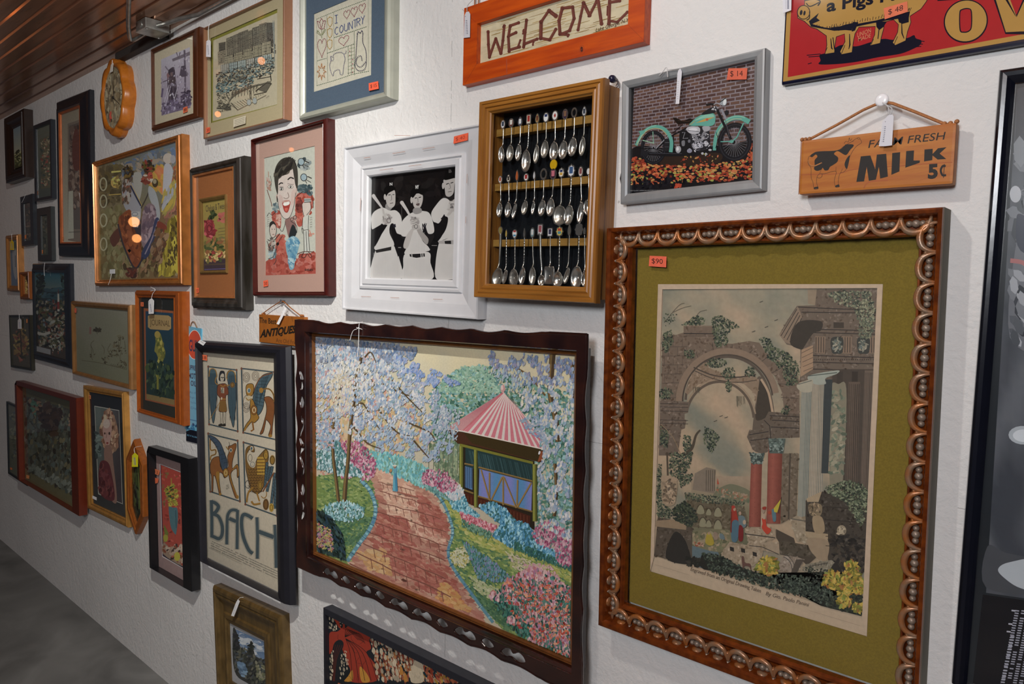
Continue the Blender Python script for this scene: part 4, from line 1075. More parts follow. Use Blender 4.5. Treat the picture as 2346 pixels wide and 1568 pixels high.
# ---- caricature
def caricature():
    g = 198
    it = Item('framed_picture','coloured caricature of a smiling dark-haired man on a pink mat in a dark red frame','framed picture',
              [F_(530,198), F_(1112,33), F_(540,1428), F_(1125,1428)], 0.03, g)
    cq = [F_(552,235), F_(1092,90), F_(566,1395), F_(1103,1390)]
    op = it.rect(cq, 0.02); it.frame(op, profile('step', 0.03,0.012), woodf('4a1712','2f0d0a', g, 0.28))
    AQ = [(627,350),(1027,252),(1032,1250),(640,1268)]
    ac = [F_(*AQ[0]), F_(*AQ[1]), F_(*AQ[3]), F_(*AQ[2])]
    i1 = it.rect(ac, 0.013); it.ring(op, i1,0.013, mat('pink_mat_board', alb('ab8b7f', g), 0.85,0,0.03,300))
    a = it.art(ac, 0.011, i1); a.crop(420,260,3.408)
    a.grad(AQ, lambda u, v: 'b3b5aa', 1,1)
    K = '2a2724'
    # red airbrush cloud
    def fog(region, n, size, cols, **k): a.dabs(region, n, size, cols, asp=1.4, **k)
    a.poly([(640,1160),(700,1120),(730,960),(780,950),(800,1080),(830,1200),(880,1200),(900,1100),(1030,1085),(1032,1250),(640,1268)], 'a2473a')
    fog([(645,1150),(1030,1090),(1030,1245),(645,1262)], 200,34, ['a5483a','9c4033','ad5a4b','93392c','b0655a'])
    fog([(730,960),(775,950),(800,1120),(720,1150)], 60,28, ['a5483a','b2604f'])
    a.poly([(880,640),(930,610),(960,620),(975,590),(990,640),(1010,680),(990,760),(920,880),(880,860),(870,720)], 'a84b3e', True)
    fog([(880,650),(1005,620),(1000,760),(930,880),(880,840)], 90,26, ['ad5446','a0432f','b8695a']); fog((905,720,22,56), 30,24, ['5a2620','74322a'])
    a.poly([(690,790),(740,760),(760,820),(750,900),(700,870)], 'ad5446', True); fog([(690,780),(745,770),(750,930),(700,880)], 30,24, ['b06050','a24a3c'])
    fog((720,740,16,40), 24,20, ['4c6068','6c8084','8d9a9a']); fog((930,590,40,30), 34,22, ['3c5056','5a6c70']); fog((945,400,45,40), 30,26, ['7c8688','9aa09e','3f4c50']); fog((985,600,18,40), 16,20, ['34484e','5a6c70'])
    fog((690,1100,28,40), 22,20, ['8f9fa4','6f8c98','9fb0b4']); fog((990,940,20,24), 8,18, ['b8806f'])
    # figure body: jacket, jeans
    a.poly([(790,840),(830,815),(870,850),(875,900),(850,980),(820,970),(800,900)], '85625e', True); a.poly([(835,900),(855,870),(880,920),(870,960),(840,975),(820,970)], '20282a', True)
    a.poly([(800,1000),(850,960),(900,990),(895,1060),(870,1140),(858,1210),(825,1215),(812,1120),(798,1060)], '6f9cb0', True)
    a.dabs([(805,1000),(850,965),(895,1000),(868,1150),(850,1210),(825,1205)], 120,16, ['5a90ac','4c84a4','9ab8c0','6f9fb4'], ang=60)
    a.line([(740,800),(742,880),(770,925),(795,850)], 4, '4a4644', True); a.line([(835,845),(880,880),(882,935)], 4, K, True); a.dabs((742,830,14,40), 12,16, ['b98d7f','c09a8c'])
    a.ell(858,825,26,20, 'a9867c'); a.ring(845,830,10,12,4, K); a.ring(868,815,12,14,4, K)
    # face
    face = [(735,500),(728,580),(735,680),(748,760),(775,815),(805,826),(835,800),(860,720),(872,640),(880,560),(862,480),(850,420),(800,470),(760,490)]
    a.poly(face, 'c3b6ae', True); a.poly([(745,640),(775,660),(770,720),(748,740)], 'bda79f', True); a.poly([(840,620),(870,600),(866,680),(842,720)], 'bfa8a0', True)
    a.line(face, 3.5, '3a3532', True, True)
    hair = [(728,628),(712,560),(706,480),(722,410),(760,360),(810,342),(860,362),(885,420),(892,500),(888,590),(872,560),(862,500),(845,420),(820,470),(770,490),(740,520),(736,620)]
    a.poly(hair, '3a3630', True); a.dabs([(720,450),(780,370),(860,380),(820,450),(750,480)], 60,26, ['47433a','322e29','554f44','2a2724'], ang=120, asp=3)
    a.line([(840,420),(855,370),(885,420)], 5, '1f1c1a', True)
    a.line([(742,560),(758,545),(775,548)], 9, '2a2623', True); a.line([(812,520),(835,502),(860,512)], 10, '2a2623', True)
    for ex, ey, rx in ((762,592,16),(834,575,20)):
        a.ell(ex, ey, rx, 12, 'd5d1c8'); a.ring(ex, ey, rx, 13,3, K); a.ell(ex, ey, 8,10, '2c2724'); a.ell(ex-2, ey-3,2.5,3, 'e0e0e0')
    a.line([(812,620),(820,655),(800,668),(780,660)], 4, '6c5048', True); a.line([(745,575),(780,578)], 3, '554842'); a.line([(810,552),(858,556)], 3, '554842')
    a.poly([(770,700),(800,705),(832,690),(828,730),(815,770),(800,778),(782,760)], 'a0352c', True); a.poly([(778,704),(826,694),(820,716),(785,724)], 'd8d8d2', True); a.poly([(788,745),(812,742),(808,765),(795,768)], 'c45a4c', True); a.poly([(768,690),(800,680),(830,682),(800,694)], 'b27c72', True)
    a.ell(727,655,7,22, 'b59c92'); a.line([(728,650),(730,695)], 6, '2a2623'); a.ell(880,610,6,26, 'b59c92')
    # side gags
    a.ring(665,540,18,60,3, K, -60,200); a.dabs((665,550,12,50), 14,14, ['b39a90','a8806f']); a.line([(660,455),(662,500)], 4, 'a86a50'); a.line([(650,600),(680,690),(688,730)], 5, '6c3c30', True)
    for cx, cy in ((918,378),(938,500)):
        a.ell(cx, cy, 24,28, '8da2ac'); a.ring(cx, cy, 24,28,5, K); a.line([(cx+10, cy+22),(cx+24, cy+48)], 5, K); a.line([(cx+28, cy-8),(cx+62, cy+8)], 7, K); a.line([(cx+20, cy+20),(cx+56, cy+40)], 5, '4c4844')
    a.line([(880,650),(930,612),(962,622),(975,585),(1000,650),(1012,700),(1010,740)], 4, K); a.line([(650,808),(665,780),(690,800),(722,770)], 4, K)
    # small child bottom left
    a.ell(697,915,27,58, 'bfb0a6'); a.ring(697,915,27,60,4, K); a.poly([(670,900),(672,860),(700,845),(722,880),(700,868),(684,880)], K, True); a.line([(690,905),(692,912)], 5, K); a.line([(710,905),(711,912)], 5, K); a.line([(692,950),(708,948)], 4, '7c3c30')
    a.line([(655,990),(690,1000),(720,980),(750,940)], 5, K, True); a.dabs((680,1030,22,50), 30,14, ['5c5450','8d6a60','a59890','3c3836']); a.line([(650,1000),(680,1080),(685,1088)], 4, K)
    a.line([(770,960),(735,1020),(718,1110),(722,1150),(702,1185)], 4, '3f3a38', True); a.line([(660,1140),(700,1120),(720,1060)], 4, K, True)
    # tall sailor at right
    a.poly([(925,720),(950,690),(985,700),(990,760),(968,800),(935,800)], 'c0b4aa', True); a.line([(925,720),(930,770),(945,810),(965,790),(992,750),(992,700)], 4, K, True); a.poly([(940,665),(992,665),(995,690),(942,700)], '9aa2a0'); a.line([(938,678),(996,676)], 4, K); a.line([(940,698),(996,692)], 5, K)
    a.poly([(930,820),(975,800),(985,880),(970,910),(935,915)], 'b8bab2', True); a.poly([(935,915),(972,910),(980,1000),(984,1080),(965,1080),(945,1090),(940,1000)], 'b9bbb4'); 
    for p in ([(930,820),(925,900),(935,915),(940,1080)], [(975,800),(972,910),(982,1075)], [(935,915),(970,908)], [(955,920),(962,1080)], [(920,900),(930,940)], [(940,1080),(920,1120),(945,1125),(962,1095),(985,1125),(998,1110),(970,1080)]): a.line(p, 4, K, True)
    a.line([(885,1100),(940,1080),(1015,1082)], 5, '5c3028', True)
    for k in range(5): a.line([(985,815+k*18),(1002,812+k*18)], 3, '8d8a80'); a.line([(650,820+k*16),(668,815+k*16)], 3, '8d8a80')
    a.text('SHELBY', (944,1228),(1010,1228), 16, K, 0.02)
    a.build('caricature_drawing', it.e); it.glass(op, 0.016)
    it.sticker([F_(624,1308), F_(660,1300), F_(662,1348), F_(626,1355)], 0.0165, '30')
caricature()

# ---- blue oil sign
def oilsign():
    g = 172
    it = Item('tin_sign','narrow light blue motor oil tin sign with an orange-red oval, hanging behind the BACH frame','sign',
              [(430,749),(462,752),(426.5,1003),(458,1020)], 0.004, g)
    mb = MB(); o = it.outer; mb.box(o[0], -0.004, o[2], o[1], -0.001, o[3], bev=0.001)
    mb.build('sign_plate', mat('light_blue_enamel', alb('4f93ae', g), 0.35), it.e)
    a = Art(lambda x, y: it.L(x, y, 0.0042), 0.0043, g); a.crop(420,680,4.357)
    a.poly([(45,308),(180,316),(168,1475),(28,1400)], '4f93ae')
    a.ell(112,480,70,145, 'b03a20'); a.ring(112,480,70,145,5, 'c8c8c4')
    a.text('GULF', (58,545),(165,560), 120, '20304c', 0.02); a.text('SUPREME', (34,728),(168,745), 50, '1c2c48', 0.02); a.text('MOTOR', (52,815),(168,832), 56, '1c2c48', 0.02); a.text('OIL', (74,890),(128,900), 54, '1c2c48', 0.02)
    for k, t in enumerate(('At the','Sign of','The Orange','Disc')): a.text(t, (60+k*5,965+k*52),(150,978+k*52), 24, '35688c')
    a.line([(36,1220),(100,1235),(168,1250)], 10, '2c6c94', True); a.dabs([(36,1270),(168,1290),(168,1340),(36,1320)], 40,22, ['2c6c94','1f4c74','5c9cb4'])
    a.poly([(28,1345),(70,1330),(168,1350),(168,1475),(28,1440)], '11141f'); a.text('BEST AT ALL DEALERS', (38,1390),(160,1420), 16, '5a9ab8')
    a.build('sign_print', it.e, GLOSSY)
    t = it.e
    mb = MB(); p = [it.L(*G_(*q), 0.003) for q in ((70,310),(85,262),(100,250),(118,262),(140,312))]
    mb.tube([(q[0], -0.004, q[1]) for q in catmull(p, 4)], 0.0016,6); mb.build('hanging_cord', mat('brown_twine', (0.25,0.14,0.07), 0.8), t)
oilsign()

# ---- BACH
def bach():
    g = 172
    it = Item('framed_picture','tall BACH concert poster with four gold and blue medieval beasts, in a matt black frame','framed picture',
              [(447.5,779),(652,796),(459,1290),(664,1390)], 0.05, g)
    cq = [G_(152,540), G_(906,620),(469.5,1281),(640,1363)]
    op = it.rect(cq, 0.03); it.frame(op, profile('round', 0.05,0.018,0.026), mat('matt_black_moulding', alb('14141a', g), 0.45,0,0.1,30))
    a = it.art(cq, 0.019, op)
    a.grad(a.q, lambda u, v: mixc('a59c8c','b1a792', u), 2,2)
    a.crop(460,820,4.126)
    BLU, GO, BR, OUT = '3e545e','8c6418','6d3f1c','2a2018'
    PAN = [[(36,82),(306,120),(320,706),(48,636)], [(352,106),(660,146),(678,788),(372,718)], [(40,724),(320,796),(345,1372),(64,1278)], [(375,812),(682,898),(690,1508),(396,1400)]]
    for q in PAN:
        for k in range(4): a.line([q[k], q[(k+1) % 4]], 13, OUT); 
        for k in range(4): a.line([q[k], q[(k+1) % 4]], 7, BLU)
        for p in q: a.ell(p[0], p[1], 9,12, '6b4030')
    def shape(pts, c, o=5): a.poly(pts, c, True); a.line(pts, o, OUT, True, True)
    def feathers(spine, ang, n, l, c='47606a'):
        for k in range(n):
            t = k/(n-1); i = t*(len(spine)-1); j = min(int(i), len(spine)-2); f = i-j
            x = spine[j][0]*(1-f)+spine[j+1][0]*f; y = spine[j][1]*(1-f)+spine[j+1][1]*f
            a.line([(x, y),(x+cos(radians(ang))*l, y+sin(radians(ang))*l)], 4, '1f2a30')
    # 1 angel
    shape([(44,170),(52,120),(78,104),(106,120),(122,170),(116,200),(128,270),(120,380),(112,480),(98,600),(84,620),(62,500),(48,340)], BLU)
    shape([(212,170),(230,128),(262,126),(290,160),(302,240),(304,400),(296,520),(282,664),(262,620),(236,500),(226,380),(228,260)], BLU)
    for x in range(56,120,10): a.line([(x, 150),(x+4,300),(x+12,560-(x-56))], 3.5, '22303a', True)
    for x in range(238,300,10): a.line([(x, 170),(x+2,320),(x+8,600)], 3.5, '22303a', True)
    for y in range(150,260,14): a.line([(48, y),(116, y+4)], 2.5, '22303a'); a.line([(226, y+14),(300, y+18)], 2.5, '22303a')
    a.line([(44,180),(52,118),(80,102),(108,122),(120,180),(112,190),(104,230),(118,250),(136,262)], 8, GO, True); a.line([(300,240),(288,150),(258,126),(226,140),(212,190),(222,205)], 8, GO, True)
    shape([(130,262),(160,250),(206,252),(226,300),(230,350),(208,362),(206,420),(215,510),(180,520),(142,508),(148,440),(152,390),(124,350),(122,310)], '6f3a20')
    a.poly([(148,410),(208,412),(215,508),(180,520),(142,505)], '7c5a20'); a.line([(150,395),(206,397)], 12, GO); a.line([(150,258),(180,276),(204,256)], 9, GO, True)
    for x in range(156,212,12): a.line([(x, 415),(x-4+(x-180)*.1,508)], 3, '4a2c14')
    shape([(144,218),(142,170),(152,132),(172,126),(190,136),(196,180),(194,222)], '20242c'); a.poly([(154,170),(170,150),(186,160),(188,200),(174,240),(158,225),(152,195)], 'a89f8e', True)
    a.ell(164,188,8,5, '2a2a2a'); a.ell(180,190,8,5, '2a2a2a'); a.line([(172,190),(170,212)], 3, OUT); a.line([(164,224),(178,224)], 3, OUT)
    a.poly([(158,284),(190,288),(190,340),(162,338)], '9a927f'); a.dabs((174,318,12,22), 10,10, ['6c6658','b0a894']); a.line([(128,350),(160,380),(170,405)], 8, '6f3a20', True); a.ell(166,390,7,14, 'b0a590')
    a.line([(152,420),(48,605)], 5, GO); a.ell(268,262,22,26, '7d5a20'); a.ring(268,262,15,20,4, OUT); a.line([(206,270),(240,262)], 8, GO)
    for x in (164,196): a.poly([(x-10,520),(x+10,524),(x+8,640),(x-8,640)], 'aaa08e'); a.line([(x-11,520),(x-6,580),(x-9,640)], 4, OUT); a.line([(x+11,522),(x+8,645)], 4, OUT); a.poly([(x-26,640),(x+6,630),(x+10,654),(x-20,656)], '2c2822', True)
    # 2 lion
    for (cx, cy) in ((400,190),(485,180),(400,480)):
        for r in (34,24,12): a.ring(cx, cy, r*.95, r*1.35,3.5, '4a3c34')
    a.line([(365,110),(370,250)], 3, '4a3c34'); a.ring(405,430,34,66,4, '4a3c34')
    shape([(640,152),(560,170),(510,230),(480,300),(462,400),(470,470),(500,545),(530,540),(562,470),(570,380),(590,280),(640,190)], BLU)
    for k in range(8): a.line([(484+k*12,300-k*14),(480+k*10,540-k*26)] if k < 3 else [(500+k*16,250-k*12),(500+k*8,520-k*26)], 4, '1d272d')
    for k in range(9): a.line([(470+k*6,440-k*30),(560+k*6,470-k*34)], 4, '1d272d')
    a.line([(640,156),(540,190),(490,270),(468,330)], 9, BR, True)
    shape([(568,390),(620,380),(660,430),(664,520),(655,600),(648,660),(640,750),(610,750),(630,660),(590,600),(580,640),(560,720),(530,735),(550,680),(572,600),(590,520),(586,450)], '74431c')
    a.line([(530,330),(570,305),(620,310),(655,360),(662,430)], 13, GO, True); a.line([(530,330),(570,305),(620,310),(655,360),(662,430)], 4, OUT, True); a.ell(540,318,20,26, GO)
    shape([(440,400),(470,420),(505,540),(520,580),(480,625),(450,620),(400,680),(372,705),(400,640),(440,580),(436,500)], GO); a.ell(474,505,30,46, '7d5018'); a.ring(474,505,30,46,4, OUT); a.ring(474,505,14,24,6, 'c8b890'); 
    a.line([(460,620),(470,690),(445,706)], 16, '7d5018'); a.line([(405,660),(385,700)], 14, GO)
    shape([(400,270),(430,252),(465,262),(470,320),(450,370),(410,365),(398,330)], GO); a.ell(424,318,18,24, 'b0a590'); a.ell(426,318,13,19, '4a6874'); a.poly([(398,370),(440,370),(450,400),(410,420),(398,400)], 'a89c80', True); a.line([(395,385),(420,410),(446,396)], 8, GO, True)
    a.ell(628,752,18,14, GO)
    # 3 winged calf
    a.line([(60,780),(66,880),(110,880),(112,920),(70,940),(66,980)], 12, GO, True); a.line([(60,780),(66,880),(110,880),(112,920),(70,940)], 3, OUT, True)
    shape([(62,1020),(90,960),(150,950),(160,1040),(200,1060),(236,1040),(226,950),(240,900),(232,850),(260,840),(300,820),(308,850),(290,920),(272,1000),(275,1060),(320,1020),(332,1130),(318,1140),(312,1060),(262,1100),(270,1180),(318,1320),(300,1330),(250,1180),(236,1120),(200,1150),(180,1110),(150,1100),(150,1180),(165,1300),(150,1300),(118,1160),(95,1130),(90,1270),(78,1270),(76,1140),(64,1090)], '7b4b1e')
    a.poly([(118,1100),(150,1095),(148,1180),(160,1270),(135,1210)], GO, True); a.line([(275,1075),(320,1030),(330,1130)], 9, GO, True); a.line([(250,1110),(262,1180),(318,1320)], 8, GO, True)
    shape([(52,740),(110,765),(160,820),(200,920),(225,990),(222,1050),(180,1075),(156,1000),(140,900),(100,820),(60,775)], '38485a')
    for k in range(7): a.line([(70+k*20,780+k*38),(100+k*22,770+k*38)], 3.5, '1d272d')
    for k in range(4): a.line([(160+k*14,860+k*14),(175+k*14,1060-k*10)], 3, '1d272d')
    a.ell(210,1100,26,42, GO); a.ring(210,1100,26,42,4, OUT); a.ring(210,1100,12,20,5, 'b8a470'); a.ell(257,885,14,20, 'b0a590'); a.ell(258,886,8,14, '33444c'); a.line([(212,850),(232,880)], 9, GO); a.line([(240,806),(246,850)], 4, OUT); a.ell(323,1330,12,18, GO); a.ell(160,1302,12,12, GO)
    a.dabs((228,1240,14,26), 24,6, ['8d8676','7c766a'])
    # 4 eagle
    shape([(400,880),(430,845),(470,850),(480,900),(455,900),(440,880),(420,900),(430,960),(480,1020),(510,960),(560,900),(590,880),(612,940),(605,1000),(580,1060),(580,1180),(560,1250),(510,1300),(450,1260),(420,1160),(400,1060),(396,960)], '70501c')
    a.poly([(415,915),(450,910),(490,990),(480,1050),(440,1040),(412,980)], 'ada38e', True); a.ring(440,960,18,34,4, '3a3430'); a.ring(462,1020,20,22,4, '3f4c58')
    for y in range(1060,1280,26):
        for x in range(430,545,26): a.ring(x+(y % 52)*.25, y, 13,15,4, '3a2610', 0,180)
    for y in range(960,1130,30):
        for x in range(515,570,18): a.ell(x, y, 9,11, 'a8841e')
    a.ell(588,930,26,52, '80601c'); a.ring(588,930,22,46,5, OUT); a.ring(588,940,11,24,5, 'a8841e'); a.ell(648,980,26,46, '80601c'); a.ring(648,985,20,38,5, OUT); a.ell(535,1220,22,44, '8c6a1c'); a.ring(535,1220,16,34,4, OUT); a.ell(455,868,16,22, 'b0a590'); a.ell(453,870,9,14, '3b5460')
    for x0, y0, x1, y1 in ((600,1000,580,1240),(650,1040,600,1280),(672,1100,640,1400),(625,1040,600,1180),(680,1160,672,1440)):
        a.line([(x0, y0),(x1, y1)], 26, OUT); a.line([(x0, y0),(x1, y1)], 19, BLU)
        for k in range(9): a.line([(x0+(x1-x0)*k/9-9, y0+(y1-y0)*k/9),(x0+(x1-x0)*k/9+9, y0+(y1-y0)*k/9+14)], 3, '1d272d')
    a.line([(665,1100),(560,1280)], 12, BR); a.ell(590,1400,28,54, '6b4a1c'); a.ring(590,1400,20,42,4, OUT); a.ell(642,1430,22,40, 'a8841e'); a.ring(642,1430,12,26,4, OUT)
    a.line([(410,1380),(425,1290),(470,1240)], 16, GO, True); a.line([(455,1370),(480,1400),(540,1390)], 18, GO, True); a.line([(505,1290),(530,1370)], 14, GO); a.ring(570,1300,26,40,7, GO, -30,150); a.ring(420,1210,24,36,4, '3a3430')
    # lettering
    a.crop(450,1120,5.6)
    LB, HALO = '3c4a50','8e897b'
    def letter(strokes):
        for p, w_, sm in strokes: a.line(p, [q+26 for q in w_] if isinstance(w_, list) else w_+26, HALO, sm)
        for p, w_, sm in strokes: a.line(p, w_, LB, sm)
    letter([([(160,165),(168,400),(170,640)], 40, False),([(160,185),(215,205),(252,250),(225,310),(185,340)], 44, True),([(185,345),(255,380),(302,500),(300,610),(262,662),(200,640),(155,622)], 42, True)])
    letter([([(362,735),(366,420),(385,330),(430,292),(495,300)], 38, True),([(497,290),(494,795)], 38, False),([(390,402),(480,440)], 46, False)])
    letter([([(688,400),(640,368),(580,350),(552,400),(552,520),(580,660),(640,800),(692,850)], 44, True)])
    letter([([(745,385),(755,650),(752,915)], 38, False),([(765,568),(960,640)], 52, False),([(972,480),(984,760),(992,1030)], 38, False)])
    for j in range(7):
        y = 0
        for k in range(4):
            pass
    for k in range(4):
        x0, y0, x1, y1 = 160,690+k*28,1010,1075+k*30
        n = 60
        for i in range(n):
            if random.random() < .9:
                t = i/n; a.line([(x0+(x1-x0)*t, y0+(y1-y0)*t),(x0+(x1-x0)*(t+.012), y0+(y1-y0)*(t+.012))], random.uniform(6,13),'77736a')
    a.line([(135,775),(560,985)], 3, '8a867a')
    a.build('concert_poster', it.e); it.glass(op, 0.024)
    it.sticker([G_(183,578), G_(235,585), G_(238,640), G_(185,632)], 0.0245, '18')
    T = [G_(170,430), G_(228,455), G_(200,490), G_(146,456)]
    a = Art(lambda x, y: it.L(x, y, 0.0505), 0.051, g); a.poly(T, 'c8c8cc'); a.line([G_(175,445), G_(205,468)], 1, '7c7c84'); a.build('paper_price_label', it.e)
bach()

# ---- antiques sign
def antiques():
    g = 185
    d = 0.014
    it = Item('wooden_sign','small orange-brown plank sign lettered The Best ANTIQUES Are Old Friends, hung on a cord','sign',
              [G_(757,174), G_(1205,208), G_(755,455), G_(1205,500)], d, g)
    o = it.outer; mb = MB(); mb.box(o[0], -d, o[2], o[1], -0.0005, o[3], bev=0.0015)
    mb.build('plank', woodf('9b5c20','85491a', g, 0.5), it.e)
    T = lambda x, y: it.L(x, y, d); a = Art(T, d+2e-5, g); a.crop(420,680,4.357)
    a.text('The Best', (760,262),(928,278), 56, '231a10', 0.02); a.text('ANTIQUES', (762,428),(1120,378), 96, '1c1610', 0.05,.15, up=(.1,-1)); a.text('Are Old Friends', (925,455),(1180,485), 42, '4a2c14')
    a.line([(1082,200),(1090,250)], 4, '5a3010')
    a.build('sign_lettering', it.e, WOODP)
    mb = MB(); p = [G_(*q) for q in ((788,172),(880,105),(975,45),(1000,48),(1080,120),(1170,190))]
    mb.tube([(it.L(*q, 0.012)[0], -0.012+0.0*i, it.L(*q, 0.012)[1]) for i, q in enumerate(p)], 0.0016,6)
    for q in (p[0], p[-1]): mb.lathe([(0.003,0.004),(0.004,0.013),(0.002,0.016)], (it.L(*q, d)[0], -0.0, it.L(*q, d)[1]), n=8)
    mb.build('hanging_cord', mat('leather_cord', alb('7c481c', g), 0.7), it.e)
    c = W(*G_(982,42), 0.012); n_ = MB(); n_.lathe([(0.0015,0),(0.0015,0.014),(0.004,0.0145),(0.004,0.016)], (c.x, 0, c.z), n=10)
    tag(n_.build('nail', mat('steel', (0.3,0.3,0.32), 0.35,0.8)),'nail holding the cord of the small ANTIQUES sign','nail')
antiques()

# ---- landscape in a wide antique gold frame, bottom
def landscape():
    g = 152
    it = Item('framed_picture','little blue-sky landscape in a very wide antique bronze-gold frame, under the BACH poster','framed picture',
              [H_(174,942), H_(607,1142), H_(222,1790), H_(650,2106)], 0.034, g)
    cq = [H_(270,1180), H_(500,1292), H_(300,1565), H_(520,1690)]
    op = it.rect(cq, 0.02)
    it.frame(op, [(0,0),(0,0.026),(0.03,0.03),(0.08,0.034),(0.16,0.034),(0.2,0.03),(0.25,0.032),(0.3,0.03),(0.34,0.022),(0.55,0.017),(0.7,0.017),(0.74,0.022),(0.85,0.023),(0.9,0.019),(1,0.016),(1,0.008)], gold('5f4a24', g, 0.32,0.5,0.25))
    a = it.art(cq, 0.010, op); a.crop(420,1000,2.761)
    a.poly([(265,1175),(505,1288),(524,1695),(298,1570)], '8b8c90')
    I = [(292,1222),(497,1308),(516,1640),(310,1500)]
    a.grad(I, lambda u, v: mixc('4c6484','7f8a98', v*2+.4*fbm(u*4, v*4)) if v < .5 else mixc('33373a','26282a', v), 10,14)
    a.dabs([(300,1240),(490,1320),(500,1420),(330,1360)], 90,24, ['8d98a6','6d7f96','a5aab0','566e8c'], ang=20)
    a.poly([(292,1230),(320,1260),(330,1330),(360,1370),(400,1380),(405,1330),(425,1360),(440,1400),(480,1420),(510,1430),(516,1640),(400,1580),(310,1500)], '2a2c2a', True)
    a.dabs([(295,1240),(335,1350),(400,1370),(440,1400),(510,1430),(514,1630),(312,1500)], 330,13, ['232624','33382f','1a1c1c','44473c','3c444c','5c5a4c'])
    a.dabs((408,1350,14,44), 30,12, ['1c201c','262a24']); a.dabs([(300,1240),(325,1260),(330,1360),(300,1360)], 40,14, ['1c1f20','2a2a30'])
    a.dabs([(340,1440),(385,1470),(370,1540),(340,1500)], 40,16, ['5f7c98','6f8ca4','4c647c'], ang=30); a.dabs([(440,1440),(500,1470),(505,1560),(450,1540)], 40,12, ['6c6c50','565c44','7c7a66'])
    a.build('landscape_print', it.e); it.glass(op, 0.014)
landscape()

# ---- batik
def batik():
    g = 165
    it = Item('framed_picture','batik of red swirls and cream cracks in black frame, lowest under the garden painting','framed picture',
              [(748,1402),(1170,1600),(738,1900),(1150,2230)], 0.03, g)
    Z = cr(740,1390,6.174)
    cq = [Z(60,135),(1156,1612),(748,1880),(1138,2190)]
    op = it.rect(cq, 0.026); it.frame(op, profile('flat', 0.03,0.014), paintf('191a20', g, 0.4))
    a = it.art(cq, 0.016, op)
    a.grad(a.q, lambda u, v: '161b1e', 1,1); a.crop(740,1390,6.174)
    def cells(reg, n, sz, cols, **k):
        xs = [p[0] for p in reg]; ys = [p[1] for p in reg]; c_ = 0; t = 0; pl = []
        while c_ < n and t < n*30:
            t += 1; x, y = random.uniform(min(xs), max(xs)), random.uniform(min(ys), max(ys))
            s_ = sz*random.uniform(.4,1.2)
            if not inside(x, y, reg) or any(abs(x-q[0]) < (s_+q[2])*.72 and abs(y-q[1]) < (s_+q[2])*1.2 for q in pl): continue
            pl.append((x, y, s_)); c_ += 1
            m_ = 9; a.poly([(x+s_*.7*cos(2*pi*i/m_)*random.uniform(.75,1.1), y+s_*1.35*sin(2*pi*i/m_)*random.uniform(.8,1.1)+s_*.3*cos(2*pi*i/m_)) for i in range(m_)], random.choice(cols))
            if s_ > 15: a.line([(x-s_*.4, y-s_),(x+2, y),(x+s_*.1, y+s_)], 2, '3a3630')
    CRM = ['9c9078','8f846c','a69a80','857a66']
    cells([(60,180),(130,230),(190,380),(60,380)], 12,26, CRM); cells([(205,210),(330,260),(300,330),(230,330)], 9,18, CRM)
    a.poly([(65,430),(180,400),(270,330),(300,350),(350,310),(430,320),(640,440),(665,470),(640,520),(665,640),(600,700),(735,880),(700,900),(740,1099),(380,1120),(340,940),(290,760),(240,640),(180,560),(120,640),(60,720)], '7c2410', True)
    a.poly([(100,165),(195,225),(240,370),(200,340)], '86280f'); a.poly([(265,260),(290,260),(290,350),(258,350)], '7c2410')
    a.poly([(390,1100),(270,1110),(330,1030),(390,950)], '9c6c10', True); a.poly([(520,1110),(500,900),(600,1000),(640,1110)], '9c6c10', True)
    for k in range(11):
        t = k/10; a.line([(290,480),(320+340*t, 360+130*t),(480+200*t, 520+200*t*t)] if k < 6 else [(300,500),(360+60*(k-6), 700),(390+90*(k-6), 1100)], 7, '14100f', True)
    for k in range(16):
        x, y = random.uniform(90,640), random.uniform(400,1050); a.line([(x, y),(x+random.uniform(-60,60), y+random.uniform(20,90)),(x+random.uniform(-60,90), y+random.uniform(60,160))], 3.5, '14100f')
    a.poly([(110,640),(200,520),(270,580),(200,800),(190,1110),(100,1110)], '17191c', True)
    for k in range(4): a.line([(250-k*34,590),(165-k*16,800),(130-k*8,1110)], 7, '4a1c12', True)
    a.poly([(330,880),(360,980),(260,1110),(215,1110),(300,900)], '15181b', True)
    cells([(60,760),(130,640),(110,860),(90,1100),(45,1100)], 16,26, CRM); cells([(220,760),(300,640),(340,860),(300,960),(210,1080)], 26,22, CRM)
    a.dabs([(660,480),(1050,620),(1300,760),(2000,1090),(760,1090)], 520,30, ['6e3320','7c3a24','8c4a2c','5a2a1e','0f1a1e','12262c','1a1c1c','8a5a2c'], ang=70, asp=3)
    cells([(660,480),(900,560),(1080,900),(1060,1090),(760,1090),(700,760)], 60,34, CRM); cells([(880,540),(1300,740),(1250,1090),(1000,1090)], 46,40, CRM)
    a.poly([(1320,780),(1400,840),(1430,960),(1410,1110),(1240,1110),(1250,920)], '9c9078', True)
    for k in range(12): x, y = random.uniform(1260,1400), random.uniform(860,1080); a.line([(x, y),(x+random.uniform(-20,20), y+40)], 2, '5a5346')
    cells([(1420,860),(1700,960),(2050,1100),(1440,1100)], 60,28, CRM); a.dabs([(1420,860),(1900,1020),(2000,1100),(1440,1100)], 80,30, ['7c3018','8c4a2c','8a6a1c','12262c'], ang=70, asp=3)
    for q in ((1100,940),(1160,1040)): a.poly([(q[0]-12, q[1]-60),(q[0]+20, q[1]-20),(q[0]+30, q[1]+60),(q[0]-20, q[1]+60)], '96621a', True)
    cells([(400,330),(440,320),(650,430),(660,450)], 12,6, CRM)
    a.crop()
    a.dabs([(755,1580),(1120,1660),(1130,2080),(760,1860)], 500,14, CRM+['7c2410','14181a','9c6c10','8c4a2c'])
    a.build('batik_cloth', it.e)
batik()

